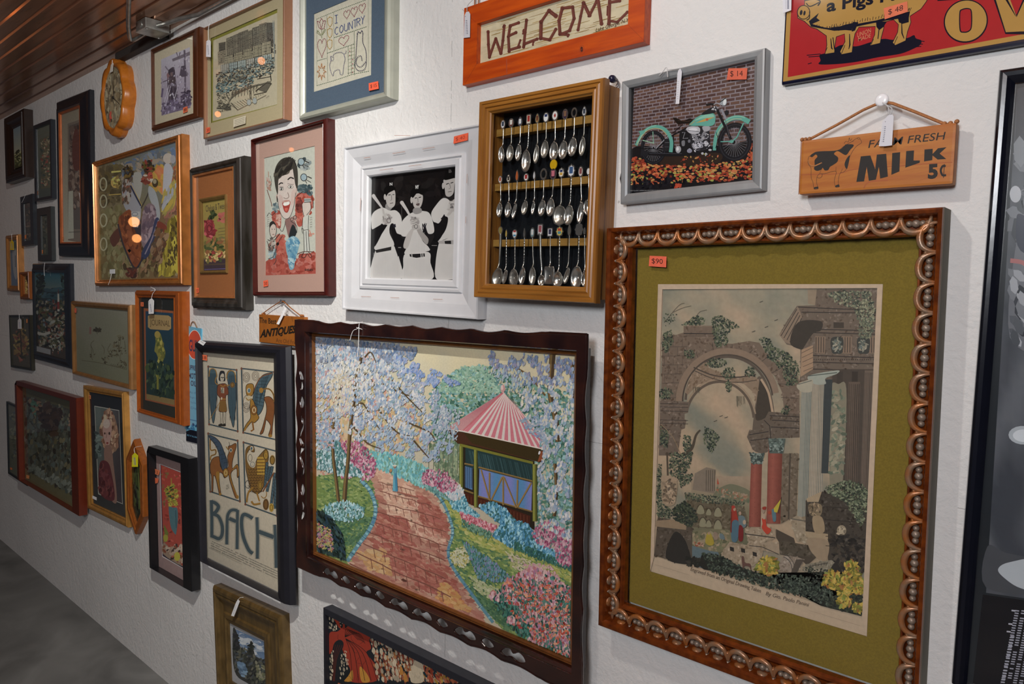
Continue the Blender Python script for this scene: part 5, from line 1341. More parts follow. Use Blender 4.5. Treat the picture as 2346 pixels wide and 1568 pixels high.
# ---- white frame with ball players
J_ = cr(760,270,3.267)
def players():
    g = 222
    it = Item('framed_picture','black and white photo of three baseball players with bats in a chunky white wooden frame','framed picture',
              [J_(97,215), J_(1118,48), J_(68,1440), J_(1085,1503)], 0.034, g)
    cq = [J_(272,445), J_(917,355), J_(252,1200), J_(895,1212)]
    op = it.rect(cq, 0.02)
    WM = mat('white_painted_wood', alb('cfd0d3', g), 0.45,0,0.02,30)
    it.frame(op, [(0,0),(0,0.03),(0.012,0.034),(0.05,0.034),(0.07,0.029),(0.28,0.027),(0.36,0.026),(0.66,0.016),(0.68,0.021),(0.74,0.022),(0.78,0.017),(0.82,0.021),(0.96,0.02),(1,0.016),(1,0.004)], WM)
    a = it.art(cq, 0.006, op); a.crop(760,270,3.267)
    Q = [(272,445),(917,355),(895,1212),(252,1200)]
    a.poly(Q, '151314'); a.dabs(Q, 120,50, ['1b1818','120f10','1f1b1b'])
    Wt, Sk, G1, K = 'c9c5c4','b4aeac','8f8b8b','131112'
    def pinst(x0, x1, y0, y1, dx=0):
        x = x0
        while x < x1: a.line([(x, y0),(x+dx, y1)], 1.6, 'aeaaac'); x += 11
    # left
    a.poly([(256,1200),(262,1100),(290,1000),(300,960),(410,955),(440,970),(470,1050),(482,1203)], Wt, True); pinst(280,470,1010,1195)
    a.poly([(268,730),(300,690),(355,670),(400,690),(450,690),(488,740),(492,860),(455,860),(430,790),(405,800),(400,860),(430,960),(290,985),(310,920),(350,840),(345,790),(330,800),(275,835),(265,790)], Wt, True)
    a.poly([(330,800),(352,790),(385,800),(340,870),(310,930),(292,960),(265,960),(272,835)], K); a.poly([(405,800),(432,795),(450,860),(480,870),(500,940),(490,1000),(462,1040),(440,975),(425,900)], K)
    a.poly([(290,990),(412,962),(430,985),(300,1010)], '2a2728'); a.poly([(412,962),(432,958),(430,990),(410,992)], Wt)
    a.poly([(374,610),(372,570),(400,545),(440,540),(446,600),(440,650),(412,672),(385,650)], Sk, True); a.poly([(360,560),(368,520),(410,500),(446,520),(440,535),(395,560),(374,590)], '0e0d0e', True); a.ell(368,590,9,22, Sk)
    a.line([(392,575),(410,572)], 5, K); a.line([(424,572),(438,570)], 5, K); a.line([(416,575),(418,610),(408,615)], 4, '6c6666'); a.line([(405,638),(428,632)], 5, '5c4c4c'); a.poly([(378,640),(400,668),(420,670),(400,690),(370,670)], G1, True)
    a.line([(284,585),(320,635),(352,680)], [26,12], 'bcb8b7'); a.ell(284,583,13,14, 'bcb8b7'); a.line([(352,680),(366,760)], 14, Sk)
    a.dabs((378,750,28,40), 30,16, ['a8a2a0','b9b4b2','8d8787']); a.ring(395,765,14,18,4, '55504f'); a.line([(352,735),(360,780)], 3, '4c4848'); a.text('N', (404,505),(424,503), 22, 'c8c6c6', .04); a.poly([(425,795),(445,790),(448,815),(430,818)], '25222c')
    # right
    a.poly([(750,1205),(744,1080),(770,930),(800,910),(900,905),(897,1210),(870,1207)], Wt, True); a.poly([(872,1207),(890,1140),(897,1210)], K)
    a.poly([(712,710),(745,650),(800,592),(850,610),(870,680),(905,700),(902,905),(850,890),(768,918),(790,880),(830,790),(812,720),(770,780),(730,770)], Wt, True)
    a.poly([(735,840),(728,775),(772,782),(800,735),(838,740),(820,830),(765,905),(740,900)], '141213', True); a.line([(786,750),(800,735),(812,715)], 9, '1c1a20')
    a.poly([(760,915),(905,905),(902,940),(770,935)], 'a5a1a0'); a.poly([(812,915),(902,908),(902,938),(815,936)], '242122'); a.poly([(860,910),(880,908),(880,938),(862,938)], 'a5a1a0')
    a.poly([(814,520),(806,480),(812,450),(888,435),(886,500),(878,555),(850,580),(822,570)], Sk, True); a.poly([(812,455),(818,400),(850,372),(914,370),(912,440),(885,440)], '0e0d0e', True); a.ell(802,500,9,24, Sk); a.text('B', (844,402),(866,400), 26, '5c5858', .03)
    a.line([(824,488),(845,480)], 6, K); a.line([(858,478),(878,472)], 6, K); a.line([(850,480),(858,515),(845,520)], 4, '6c6666'); a.line([(838,545),(866,540)], 4, '4c4444')
    a.poly([(862,620),(900,590),(910,600),(905,720),(880,690),(850,720),(830,720),(850,680)], Sk, True); a.line([(912,500),(896,590)], [16,12], 'bcb8b7'); a.dabs((868,660,24,46), 24,15, ['a8a2a0','bab5b3','8f8989','6c6666'])
    # centre
    a.poly([(488,1203),(500,1120),(520,1010),(690,1000),(705,1080),(718,1205)], Wt, True); pinst(510,700,1050,1200)
    a.poly([(486,870),(492,780),(530,730),(580,700),(650,690),(705,715),(735,840),(690,860),(665,800),(640,900),(690,960),(695,990),(600,1000),(512,1015),(530,960),(545,870),(520,885)], Wt, True); pinst(560,660,850,1000)
    a.poly([(525,880),(560,830),(600,790),(575,850),(540,960),(512,975),(503,950)], Sk, True); a.poly([(620,800),(650,850),(690,900),(680,942),(650,915),(610,850),(600,810)], '9a9492', True)
    a.poly([(548,1018),(662,1010),(664,1034),(600,1045),(552,1036)], '201d1e'); 
    for x in (565,634,648): a.line([(x, 1012),(x+2,1040)], 7, 'b5b1b0')
    a.poly([(574,610),(572,580),(610,560),(648,570),(648,620),(630,665),(600,678),(580,650)], Sk, True); a.poly([(562,590),(560,545),(590,515),(630,518),(655,560),(645,570),(608,558),(580,590)], '0e0d0e', True); a.ell(566,610,9,24, Sk); a.text('NY', (596,526),(622,524), 28, 'd2d0d0', .05)
    a.line([(590,595),(606,592)], 6, K); a.line([(620,590),(638,586)], 6, K); a.line([(612,592),(616,625),(604,628)], 4, '6c6666'); a.poly([(600,638),(625,632),(622,650),(605,650)], '5a4a4a', True); a.poly([(585,670),(635,670),(640,700),(600,715),(575,700)], G1, True)
    a.line([(494,630),(530,685),(560,740)], [27,13], 'bfbbba'); a.ell(494,630,14,14, 'bfbbba'); a.dabs([(552,745),(610,740),(622,820),(570,830)], 50,18, ['aaa4a2','bcb7b5','928c8b','b2adab']); a.ring(598,808,12,15,4, '4c4848')
    for k in range(4): a.line([(560+k*4,760+k*14),(590+k*4,752+k*14)], 2.5, '6c6666')
    a.text('N', (645,835),(668,830), 50, '1d1a22', .04); a.text('Y', (655,850),(680,842), 60, '1d1a22', .03)
    a.line([(492,660),(492,740)], 7, '3a3636'); a.line([(464,968),(486,968)], 6, '8d8989'); a.line([(715,950),(756,950)], 4, '8d8989')
    a.build('team_photograph', it.e, GLOSSY); it.glass(op, 0.012)
    it.sticker([J_(915,140), J_(1022,112), J_(1018,168), J_(910,195)], 0.0292, '$ 40','f25a28','a02c14')
    a = Art(lambda x, y: it.L(x, y, 0.028), 0.0285, g); a.crop(760,270,3.267)
    for p in ([(240,302),(290,294)], [(455,268),(550,253)], [(680,234),(770,220)], [(360,392),(460,380)], [(575,362),(672,350)], [(220,1338),(295,1340)], [(440,1346),(505,1348)], [(760,1358),(830,1360)], [(470,132),(590,134)], [(1015,420),(1012,490)], [(1005,740),(1003,790)], [(218,600),(214,700)]):
        a = Art(lambda x, y: it.L(x, y, 0.028), 0.0285, g); a.crop(760,270,3.267); a.line(p, 4, 'b0765a', taper=True); a.build('paint_scratch', it.e)
players()
K_ = cr(1070,160,5.6); L_ = cr(1070,430,5.6); M_ = cr(1400,90,4.021); N_ = cr(1780,200,5.1); O_ = cr(1760,0,4.003); I_ = cr(1020,0,4.612)
# ---- welcome sign
def welcome():
    g = 225
    d = 0.022
    it = Item('wooden_sign','orange wood framed WELCOME sign with twig letters on cream boards, top centre','sign',
              [I_(175,92),(1477,-122), I_(208,887), I_(2120,450)], d, g)
    cq = [I_(322,236), I_(1935,-230), I_(342,660), I_(1937,268)]
    op = it.rect(cq, d); it.frame(op, [(0,0),(0, d-.001),(0.01, d),(0.99, d),(1, d-.001),(1,0.008)], mat('orange_stained_pine', alb('cb5410', g), 0.42,0,0,130,0.12,0.4,(.06,1,.6), alb('b03f08', g)))
    a = it.art(cq, 0.009, op); a.crop(1020,0,4.612)
    a.grad([(322,236),(1935,-230),(1937,268),(342,660)], lambda u, v: mixc('c6bb98','d2c8a4', .5+.8*fbm(u*3, v*12)), 16,16)
    for k in range(90):
        u, v = random.uniform(0,.93), random.uniform(0.03,.97); l = random.uniform(.04,.2)
        p = lambda u, v: ((1-v)*((1-u)*322+u*1935)+v*((1-u)*342+u*1937),(1-v)*((1-u)*236-u*230)+v*((1-u)*660+u*268))
        a.line([p(u, v), p(min(u+l*.5,.99), v+random.uniform(-.006,.006)), p(min(u+l, .99), v)], random.uniform(4,12), random.choice(['a88d4c','b8a068','9c7f3c','c0ae78','8c6c2c']), taper=True)
    TW = '6a3226'
    def tw(p, w_=30):
        a.line(p, w_, TW); a.line([(q[0]-6, q[1]-2) for q in p], w_*.25, '7d4234')
        for q in p: a.ell(q[0], q[1], w_*.6, w_*.6, TW)
        a.ell(p[0][0]+random.uniform(-14,14), p[0][1]+12, w_*.35, w_*.3, '5a281e')
    tw([(405,305),(418,440),(438,572)]); tw([(438,572),(495,380)]); tw([(495,380),(560,535)]); tw([(580,245),(575,400),(562,535)])
    tw([(645,245),(632,360),(650,515)]); tw([(645,245),(735,215)]); tw([(640,350),(712,318)]); tw([(655,500),(760,470)]); tw([(745,465),(765,400)], 22)
    tw([(820,190),(812,320),(805,470)]); tw([(810,440),(945,390)]); tw([(795,290),(790,330)], 18); tw([(905,410),(905,450)], 18)
    tw([(1060,95),(1135,150)], 40); tw([(1055,95),(980,210)]); tw([(980,210),(985,380)], 38); tw([(985,380),(1085,400)]); tw([(1085,395),(1142,290)])
    tw([(1200,70),(1310,60)], 32); tw([(1310,60),(1332,180)], 32); tw([(1332,180),(1290,305),(1210,340)], 32); tw([(1200,70),(1172,200),(1190,340)], 34); tw([(1190,340),(1280,350)], 26); tw([(1260,330),(1275,365)], 20)
    tw([(1425,20),(1400,160),(1380,300)], 28); tw([(1425,20),(1495,150)], 36); tw([(1495,150),(1565,0)], 30); tw([(1572,-40),(1625,240)], 34)
    tw([(1700,-60),(1702,240)], 34); tw([(1680,60),(1680,150)], 14); tw([(1700,20),(1805,5)], 30); tw([(1705,210),(1790,225),(1890,125)], 28); tw([(1705,-60),(1800,-95)], 28)
    a.text('Lake George, N.Y.', (1568,338),(1912,232), 52, '4a3424', 0,.2)
    a.build('welcome_lettering', it.e, WOODP)
    kn = lambda: Art(lambda x, y: it.L(x, y, d), d+2e-5, g).crop(1020,0,4.612)
    a = kn(); a.ring(1445,525,26,46,4, '9c3a10'); a.ell(1442,522,15,30, '4f1c0c'); a.build('wood_knot', it.e, WOODP)
    a = kn(); a.line([(648,620),(650,780)], 10, 'b8481a'); a.line([(645,640),(652,760)], 3, '8c3410')
    for p in ([(180,98),(322,236)], [(208,884),(342,660)], [(2117,446),(1937,268)]): a.line(p, 2.5, '7c2c08')
    for k in range(40):
        x = random.uniform(260,1900); y = 885-.228*(x-208)-random.uniform(18,190); a.line([(x, y),(x+random.uniform(60,200), y-.235*130)], random.uniform(1.5,3),'b2420c', taper=True)
    a.build('wood_grain', it.e, WOODP)['kind'] = 'stuff'
    mb = MB()
    for dx in (0,.012): 
        q = it.L(*I_(300+dx*600,30), d*.5); mb.tube([(q[0]+dx*.8,-0.008, q[1]-0.01),(q[0]+.002+dx*.8,-0.007, q[1]+.13)], 0.0014,6)
    mb.build('leather_loop', mat('tan_leather', alb('a06a48', g), 0.7), it.e)
welcome()

# ---- spoon case
def spooncase():
    g = 215; D = 0.062
    it = Item('display_case','honey oak glazed spoon display case with black felt back and three notched rails','display case',
              [K_(158,402), K_(1745,102), L_(78,1408), L_(1640,1488)], D, g)
    e = it.e; o = it.outer
    oak = mat('honey_oak', alb('9c6a2e', g), 0.36,0,0,200,0.12,0.5,(.5,1,.04), alb('875622', g)); oak_h = mat('honey_oak_level', alb('a06c2c', g), 0.36,0,0,200,0.12,0.5,(.04,1,.5), alb('8b5a22', g))
    cq = [K_(298,545), K_(1585,335), L_(232,1235), L_(1500,1275)]
    op = it.rect(cq, D-.006)
    def half(sel, name, m_):
        v = []; f = []
        pr = [(0, D-.02),(0, D-.004),(0.05, D),(0.25, D),(0.3, D-.003),(0.42, D-.001),(0.55, D-.001),(0.6, D-.005),(0.72, D-.003),(0.85, D-.004),(0.92, D-.008),(1, D-.010),(1, D-.018)]
        for a, y in pr:
            x0, x1, z0, z1 = [o[k]*(1-a)+op[k]*a for k in range(4)]
            v += [(x0,-y, z0),(x1,-y, z0),(x1,-y, z1),(x0,-y, z1)]
        for i in range(len(pr)-1):
            for k in sel: f.append((4*i+k, 4*i+(k+1) % 4,4*i+4+(k+1) % 4,4*i+4+k))
        return v, f
    v, f = half((0,1,2,3),'', oak)
    dr = link('door', v, f, [oak, oak_h], e, False, None, [0 if i % 4 in (1,3) else 1 for i in range(len(f))])
    # carcass: four sides, slightly narrower than the door
    b = 0.012; w_ = 0.011
    mb = MB()
    X0, X1, Z0, Z1 = o[0]+b, o[1]-b*.4, o[2]+b*.6, o[3]-b*.6
    mb.box(X0,-(D-.021), Z0, X0+w_, 0, Z1); mb.box(X1-w_, -(D-.021), Z0, X1,0, Z1); mb.box(X0+w_, -(D-.021), Z0, X1-w_, 0, Z0+w_); mb.box(X0+w_, -(D-.021), Z1-w_, X1-w_, 0, Z1)
    mb.build('case_box', oak, e)
    mb = MB(); mb.box(X0+w_, -0.006, Z0+w_, X1-w_, -0.001, Z1-w_); mb.build('felt_back', mat('black_felt', alb('14171b', g), 0.95,0,0.35,700,0.4,0.1), e)
    g_ = link('glass_pane', [(op[0], -(D-.014), op[2]),(op[1], -(D-.014), op[2]),(op[1], -(D-.014), op[3]),(op[0], -(D-.014), op[3])], [(0,1,2,3)], GLASS, dr)
    for zz in (Z1-.055, Z0+.05): mb = MB(); mb.tube([(X1+.002,-(D-.02), zz-.022),(X1+.002,-(D-.02), zz+.022)], 0.0022,8); mb.build('hinge', mat('brass_hinge', (0.45,0.38,0.22), 0.35,0.8), e)
    # rails: notched, in front of the felt
    RD_ = 0.030
    rails = [(K_(408,818), K_(1572,625)),(K_(372,1515), K_(1545,1410)),(L_(345,722), L_(1520,688))]
    hs = [0.0155,0.0150,0.0150]; zr = []
    blk = mat('pale_oak_rail', alb('96743a', g), 0.45,0,0,240,0.1,0.4,(.05,1,.6), alb('826028', g))
    for k, (p, q) in enumerate(rails):
        P, Q = it.L(*p, RD_), it.L(*q, RD_); z = (P[1]+Q[1])/2; zr.append(z); h_ = hs[k]/2
        mb = MB(); mb.box(X0+w_, -(RD_-.016), z-h_, X1-w_, -(RD_-.022), z+h_)
        n = 11; x0 = X0+w_; xs = [x0+(X1-w_-x0)*i/n for i in range(n+1)]
        for i in range(n): mb.box(xs[i]+.0015,-RD_, z-h_, xs[i+1]-.0015,-(RD_-.016), z+h_, bev=.0006)
        mb.build('spoon_rail', blk, e)
    return it, zr, (X0+w_, X1-w_), RD_, o
CASE, RZ, RX, RDEP, CO = spooncase()

SILVER = mat('silver', (0.62,0.60,0.56), 0.22,0.92,0.05,40,0.02)
DULL = mat('tarnished_silver', (0.42,0.40,0.36), 0.32,0.85,0.12,60,0.05)
PEWTER = mat('engraved_pewter', (0.36,0.34,0.31), 0.4,0.8,0.35,200,0.4)
def spoon(idx, row, top, neck, bowl, bw, bh, emb, desc, style='plain', tilt=0.0, dull=False, turn=0.0):
    """top: emblem centre px, neck: where bowl starts, bowl centre px; sizes in metres"""
    y = 0.031; L0 = lambda p: CASE.L(*p, y)
    T, B = L0(top), L0(bowl)
    N = (B[0]+(T[0]-B[0])*.08, B[1]+bh*.48)
    org = CASE.e.matrix_basis @ Vector((T[0], -y, T[1]))
    e = thing('souvenir_spoon', desc, 'spoon', org, CASE.e.rotation_euler, 'souvenir spoons in the display case')
    lx, lz = B[0]-T[0], B[1]-T[1]; nx, nz = N[0]-T[0], N[1]-T[1]
    m_ = DULL if dull else SILVER
    # bowl
    mb = MB(); n = 18; rings = []; vs = []; fs = []
    ct, st = cos(tilt), sin(tilt)
    sc = []
    for j in range(6):
        r = j/5; 
        for k in range(n):
            t = 2*pi*k/n; ox = r*sin(t)*bw/2*(1+.12*cos(t)*-1); oz = r*cos(t)*bh/2
            if style == 'shell': ox *= 1+.10*abs(cos(4*t))*r; oz *= 1+.10*abs(cos(4*t))*r
            if style == 'shovel': 
                ox = r*bw/2*max(-1, min(1,1.35*sin(t))); oz = r*bh/2*max(-1, min(1,1.35*cos(t)))
            dep = 0.0075*(1-r*r)*(0.5 if style in ('shovel','fancy') else 1)*(bw/.02)**.5
            yy = y*0+dep-.001 - ox*sin(turn)
            ox2 = ox*cos(turn)
            vs.append((lx+ox2*ct-oz*st, yy, lz+ox2*st+oz*ct))
    for j in range(5):
        for k in range(n): fs.append((j*n+k, j*n+(k+1) % n, (j+1)*n+(k+1) % n, (j+1)*n+k))
    mb.add(vs, fs)
    bo = mb.build('bowl', PEWTER if style == 'fancy' else m_, e, True)
    md = bo.modifiers.new('thickness','SOLIDIFY'); md.thickness = 0.0008
    # handle
    mb = MB(); mb_pts = [(0,0,-.004),(nx*.1,.001, nz*.25),(nx*.35,.002, nz*.6),(nx*.8,.003, nz*.88),(nx, -.001, nz-.001),(nx+(lx-nx)*.35,.001, nz+(lz-nz)*.4)]
    if style in ('twist','fancy','shellt'):
        pts = catmull(mb_pts[:-1], 10); r = [0.0011+0.0007*abs(sin(i*1.15)) for i in range(len(pts))]
    elif style == 'broad': pts = catmull(mb_pts[:-1], 6); r = [0.0036-(0.0022*i/len(pts)) for i in range(len(pts))]
    else: pts = catmull(mb_pts[:-1], 5); r = [0.0012+.0005*(i/len(pts)) for i in range(len(pts))]
    mb.tube(pts, r, 8); mb.build('handle', m_, e, True)
    # emblem
    shp, ew, eh, cols = emb
    mb = MB(); P = []
    for k in range(20):
        t = 2*pi*k/20; c_, s_ = cos(t), sin(t); q = 1.0
        if shp == 'shield': x, z = c_*(1-.25*max(0,-s_)), s_*(1 if s_ < 0 else .85); 
        elif shp == 'square': x, z = max(-.9, min(.9,1.3*c_)), max(-.9, min(.9,1.3*s_))
        elif shp == 'scallop': q = 1+.12*cos(8*t); x, z = c_*q, s_*q
        elif shp == 'point': x, z = c_*(1-.35*max(0, s_)), s_*(1.15 if s_ > 0 else .9)
        elif shp == 'ring': x, z = c_, s_
        else: x, z = c_, s_
        P.append((x*ew/2, z*eh/2+.003))
    hole = [[(p[0]*.62,(p[1]-.003)*.66+.003) for p in P]] if shp == 'ring' else []
    mb.slab(P, hole, -0.0006,0.0014); em = mb.build('emblem', m_, e)
    if cols:
        a = Art(lambda x, y_: (x*ew/2, y_*eh/2+.003), 0.0016,215)
        pp = [(p[0]/(ew/2)*.78,(p[1]-.003)/(eh/2)*.78) for p in P]; a.raw([(p[0]*ew/2, p[1]*eh/2+.003) for p in pp], cols[0])
        if len(cols) > 1:
            if cols[1] == 'leaf': a.poly([(.5*cos(t)*(1 if k % 2 else .45), .55*sin(t)*(1 if k % 2 else .45)) for k, t in enumerate([pi/2+2*pi*i/14 for i in range(14)])], 'a82c20')
            else:
                for i, c_ in enumerate(cols[1:]):
                    z1 = .62-i*1.2/len(cols[1:]); z0 = z1-1.2/len(cols[1:])*.85; a.poly([(-.5, z1),(.5, z1),(.45, z0),(-.45, z0)], c_)
        a.build('enamel_badge', em, GLOSSY)
    if style == 'double':
        mb = MB(); mb.slab([(0.009*cos(t), 0.010*sin(t)+.022) for t in [2*pi*k/16 for k in range(16)]], [], -0.0006,0.0014); mb.build('upper_badge', mat('yellow_enamel', alb('c8a018', 215), 0.3), e)
    return e
def emb(sh, w_, h_, *c): return (sh, w_, h_, c)
_s = [
 # row 1 (K crop)
 (0,(465,720),(440,1090), .015,.032, emb('round', .013,.019, 'd8d8dc','2c3c50'),'silver souvenir spoon with dark blue town badge, first on the top rail','plain', .1),
 (0,(570,700),(550,1070), .018,.032, emb('round', .015,.019, '6c3c34','d8d4cc'),'silver souvenir spoon with brown and white scene badge, second on the top rail','plain', -.05),
 (0,(685,688),(658,1065), .014,.032, emb('point', .013,.019, '4c5c74','e0e0e0'),'silver souvenir spoon with T-shaped white mark on its badge, third on the top rail','plain', -.1),
 (0,(795,655),(755,1170), .022,.043, emb('square', .014,.024, 'd8ccb8','a02c24'),'longest spoon of the top rail, twisted stem and square red figure badge','twist', 0),
 (0,(905,650),(888,1085), .012,.035, emb('point', .011,.020, 'a88a4c','6c3c2c'),'narrow turned souvenir spoon with a bronze badge, fifth on the top rail','plain', -.1),
 (0,(1017,632),(995,1020), .017,.033, emb('round', .015,.021, 'e4e4e6','2c3c68','e4e4e6'),'silver souvenir spoon with white and navy arched badge, sixth on the top rail','plain', -.12),
 (0,(1132,608),(1113,1045), .020,.035, emb('round', .016,.021, 'e2dedc','leaf'),'silver souvenir spoon with a red maple leaf badge, top rail','plain', -.05),
 (0,(1262,590),(1232,1030), .019,.034, emb('round', .014,.021, '3c2c44','7c5c44'),'silver souvenir spoon with a dark purple badge, eighth on the top rail','plain', -.15),
 (0,(1378,570),(1352,990), .018,.034, emb('ring', .014,.020, ),'rough hammered souvenir spoon with an open hoop top, ninth on the top rail','plain', -.15),
 (0,(1508,560),(1478,985), .012,.034, emb('point', .011,.019, 'c8c8cc','3c4450'),'thin side-on souvenir spoon, last on the top rail','plain', -.1),
 # row 2
 (1,(430,1428),(415,1800), .014,.029, emb('round', .012,.016, 'd4d0c8','b04c28'),'souvenir spoon with orange and white badge, first on the middle rail','plain', -.1),
 (1,(535,1418),(525,1800), .016,.030, emb('point', .011,.017, 'd8d4c4','3c3430'),'souvenir spoon with a cream badge and red tipped bowl, second on the middle rail','plain', -.1),
 (1,(645,1385),(606,1815), .009,.032, emb('point', .009,.024, 'b4581c'),'side-on souvenir spoon with an amber pointed badge, third on the middle rail','plain', -.25),
 (1,(762,1398),(738,1770), .014,.028, emb('round', .014,.017, 'e0dcd8','a82c2c'),'souvenir spoon with a red mark on white badge, fourth on the middle rail','plain', -.25),
 (1,(866,1380),(848,1775), .007,.026, emb('point', .007,.018, 'c0c0c4'),'edge-on souvenir spoon with slim silver top, fifth on the middle rail','plain', -.15),
 (1,(985,1358),(960,1775), .016,.031, emb('ring', .018,.024),'souvenir spoon with an empty round hoop top, sixth on the middle rail','plain', -.2),
 (1,(1108,1358),(1070,1765), .018,.034, emb('round', .017,.022, '3c2030','c86c7c'),'souvenir spoon topped by two badges, pink below and yellow above, middle rail','double', -.1),
 (1,(1213,1342),(1187,1870), .028,.036, emb('scallop', .015,.020, 'e4e0d0','34406c','c89c2c'),'souvenir spoon with a wide shell-shaped bowl and twisted stem, middle rail','shell', 0),
 (1,(1340,1318),(1302,1865), .021,.037, emb('scallop', .019,.026, 'dcdce0','3c5c8c'),'souvenir spoon with a large lacy silver crest and twisted stem, middle rail','twist', -.15),
 (1,(1462,1328),(1455,1835), .013,.040, emb('round', .012,.022, 'c8bcb4','8c4c4c'),'long narrow souvenir spoon crossing the last one, middle rail','plain', -.12),
 (1,(1562,1325),(1545,1770), .016,.028, emb('round', .010,.015, 'd8d8d8'),'souvenir spoon half hidden by the right side of the case, middle rail','plain', .2),
 # row 3 (coordinates continue in the same crop, 1512 px lower)
 (2,(432,2080),(388,2665), .026,.040, emb('shield', .013,.020, '8c7c3c'),'broad-handled plain spoon leaning left, first on the bottom rail','broad', -.35),
 (2,(507,2125),(485,2660), .011,.030, emb('point', .006,.018, 'b89838'),'slim beaded ornate spoon, second on the bottom rail','fancy', -.3),
 (2,(615,2122),(598,2670), .023,.036, emb('shield', .015,.022, 'e0e0e0','a82c2c','e4e4e4','3c8cb4'),'souvenir spoon with a red, white and blue shield and an engraved bowl, bottom rail','fancy', 0),
 (2,(738,2120),(707,2650), .015,.036, emb('point', .006,.020),'souvenir spoon with a tall thin figure top, fourth on the bottom rail','twist', -.15),
 (2,(842,2110),(838,2650), .016,.036, emb('round', .012,.022, '6c8c94','d0d0d0'),'souvenir spoon with a narrow teal and white badge, fifth on the bottom rail','plain', 0),
 (2,(942,2070),(952,2705), .016,.022, emb('square', .016,.026, 'c0b8bc','9c4c54'),'broad silver spoon with a pink crest, sixth on the bottom rail','broad', 0),
 (2,(1068,2105),(1052,2640), .023,.034, emb('square', .015,.020, 'd4d4d8','3c3c54'),'souvenir spoon with a square shovel bowl and bright twisted stem, bottom rail','shovel', 0),
 (2,(1190,2095),(1160,2690), .024,.030, emb('scallop', .018,.021, 'd4b83c','b03c2c','4c8c9c'),'souvenir spoon with a yellow, blue and red crest and a painted bowl, bottom rail','twist', 0),
 (2,(1315,2085),(1278,2645), .010,.032, emb('point', .008,.022),'dark side-on souvenir spoon with a beaded top, ninth on the bottom rail','plain', -.3),
 (2,(1440,2070),(1403,2665), .025,.042, emb('scallop', .019,.026),'large souvenir spoon with a pewter coat of arms, last but one on the bottom rail','twist', -.05),
 (2,(1510,2095),(1500,2690), .012,.028, emb('point', .006,.014),'souvenir spoon mostly hidden by the right side of the case, bottom rail','plain', .1),
]
for i, (row, tp, bp_, bw, bh, em, ds, stl, tl) in enumerate(_s):
    so = spoon(i, row, K_(*tp), None, K_(*bp_), bw*1.15, bh*1.08, em, ds, stl, tl, i % 4 == 1 or i in (4,23,29), 0.0)
    if i == 27:
        pass

# ---- black ball pin beside the case
c = W(*K_(1870,120), 0.02); mb = MB(); mb.lathe([(0.0009,0),(0.0009,0.012),(0.003,0.0125),(0.0065,0.016),(0.0075,0.021),(0.0065,0.026),(0.003,0.029)], (c.x, 0, c.z), n=16)
tag(mb.build('ball_pin', mat('dark_blue_plastic', (0.015,0.015,0.04), 0.2), None, True),'dark ball-headed pin in the wall by the top right corner of the spoon case','pin')
c = W(*K_(1905,175), 0.008)
mb = MB(); mb.tube(catmull([(c.x-.004,-.01, c.z+.012),(c.x+.006,-.012, c.z+.006),(c.x+.008,-.01, c.z-.006),(c.x, -.006, c.z-.012),(c.x+.001,-.004, c.z-.05)], 5), 0.0011,6)
tag(mb.build('wire_loop', mat('grey_wire', (0.4,0.4,0.42), 0.3,0.8)),'bent wire hanging loop between the spoon case and the motorcycle picture','wire')

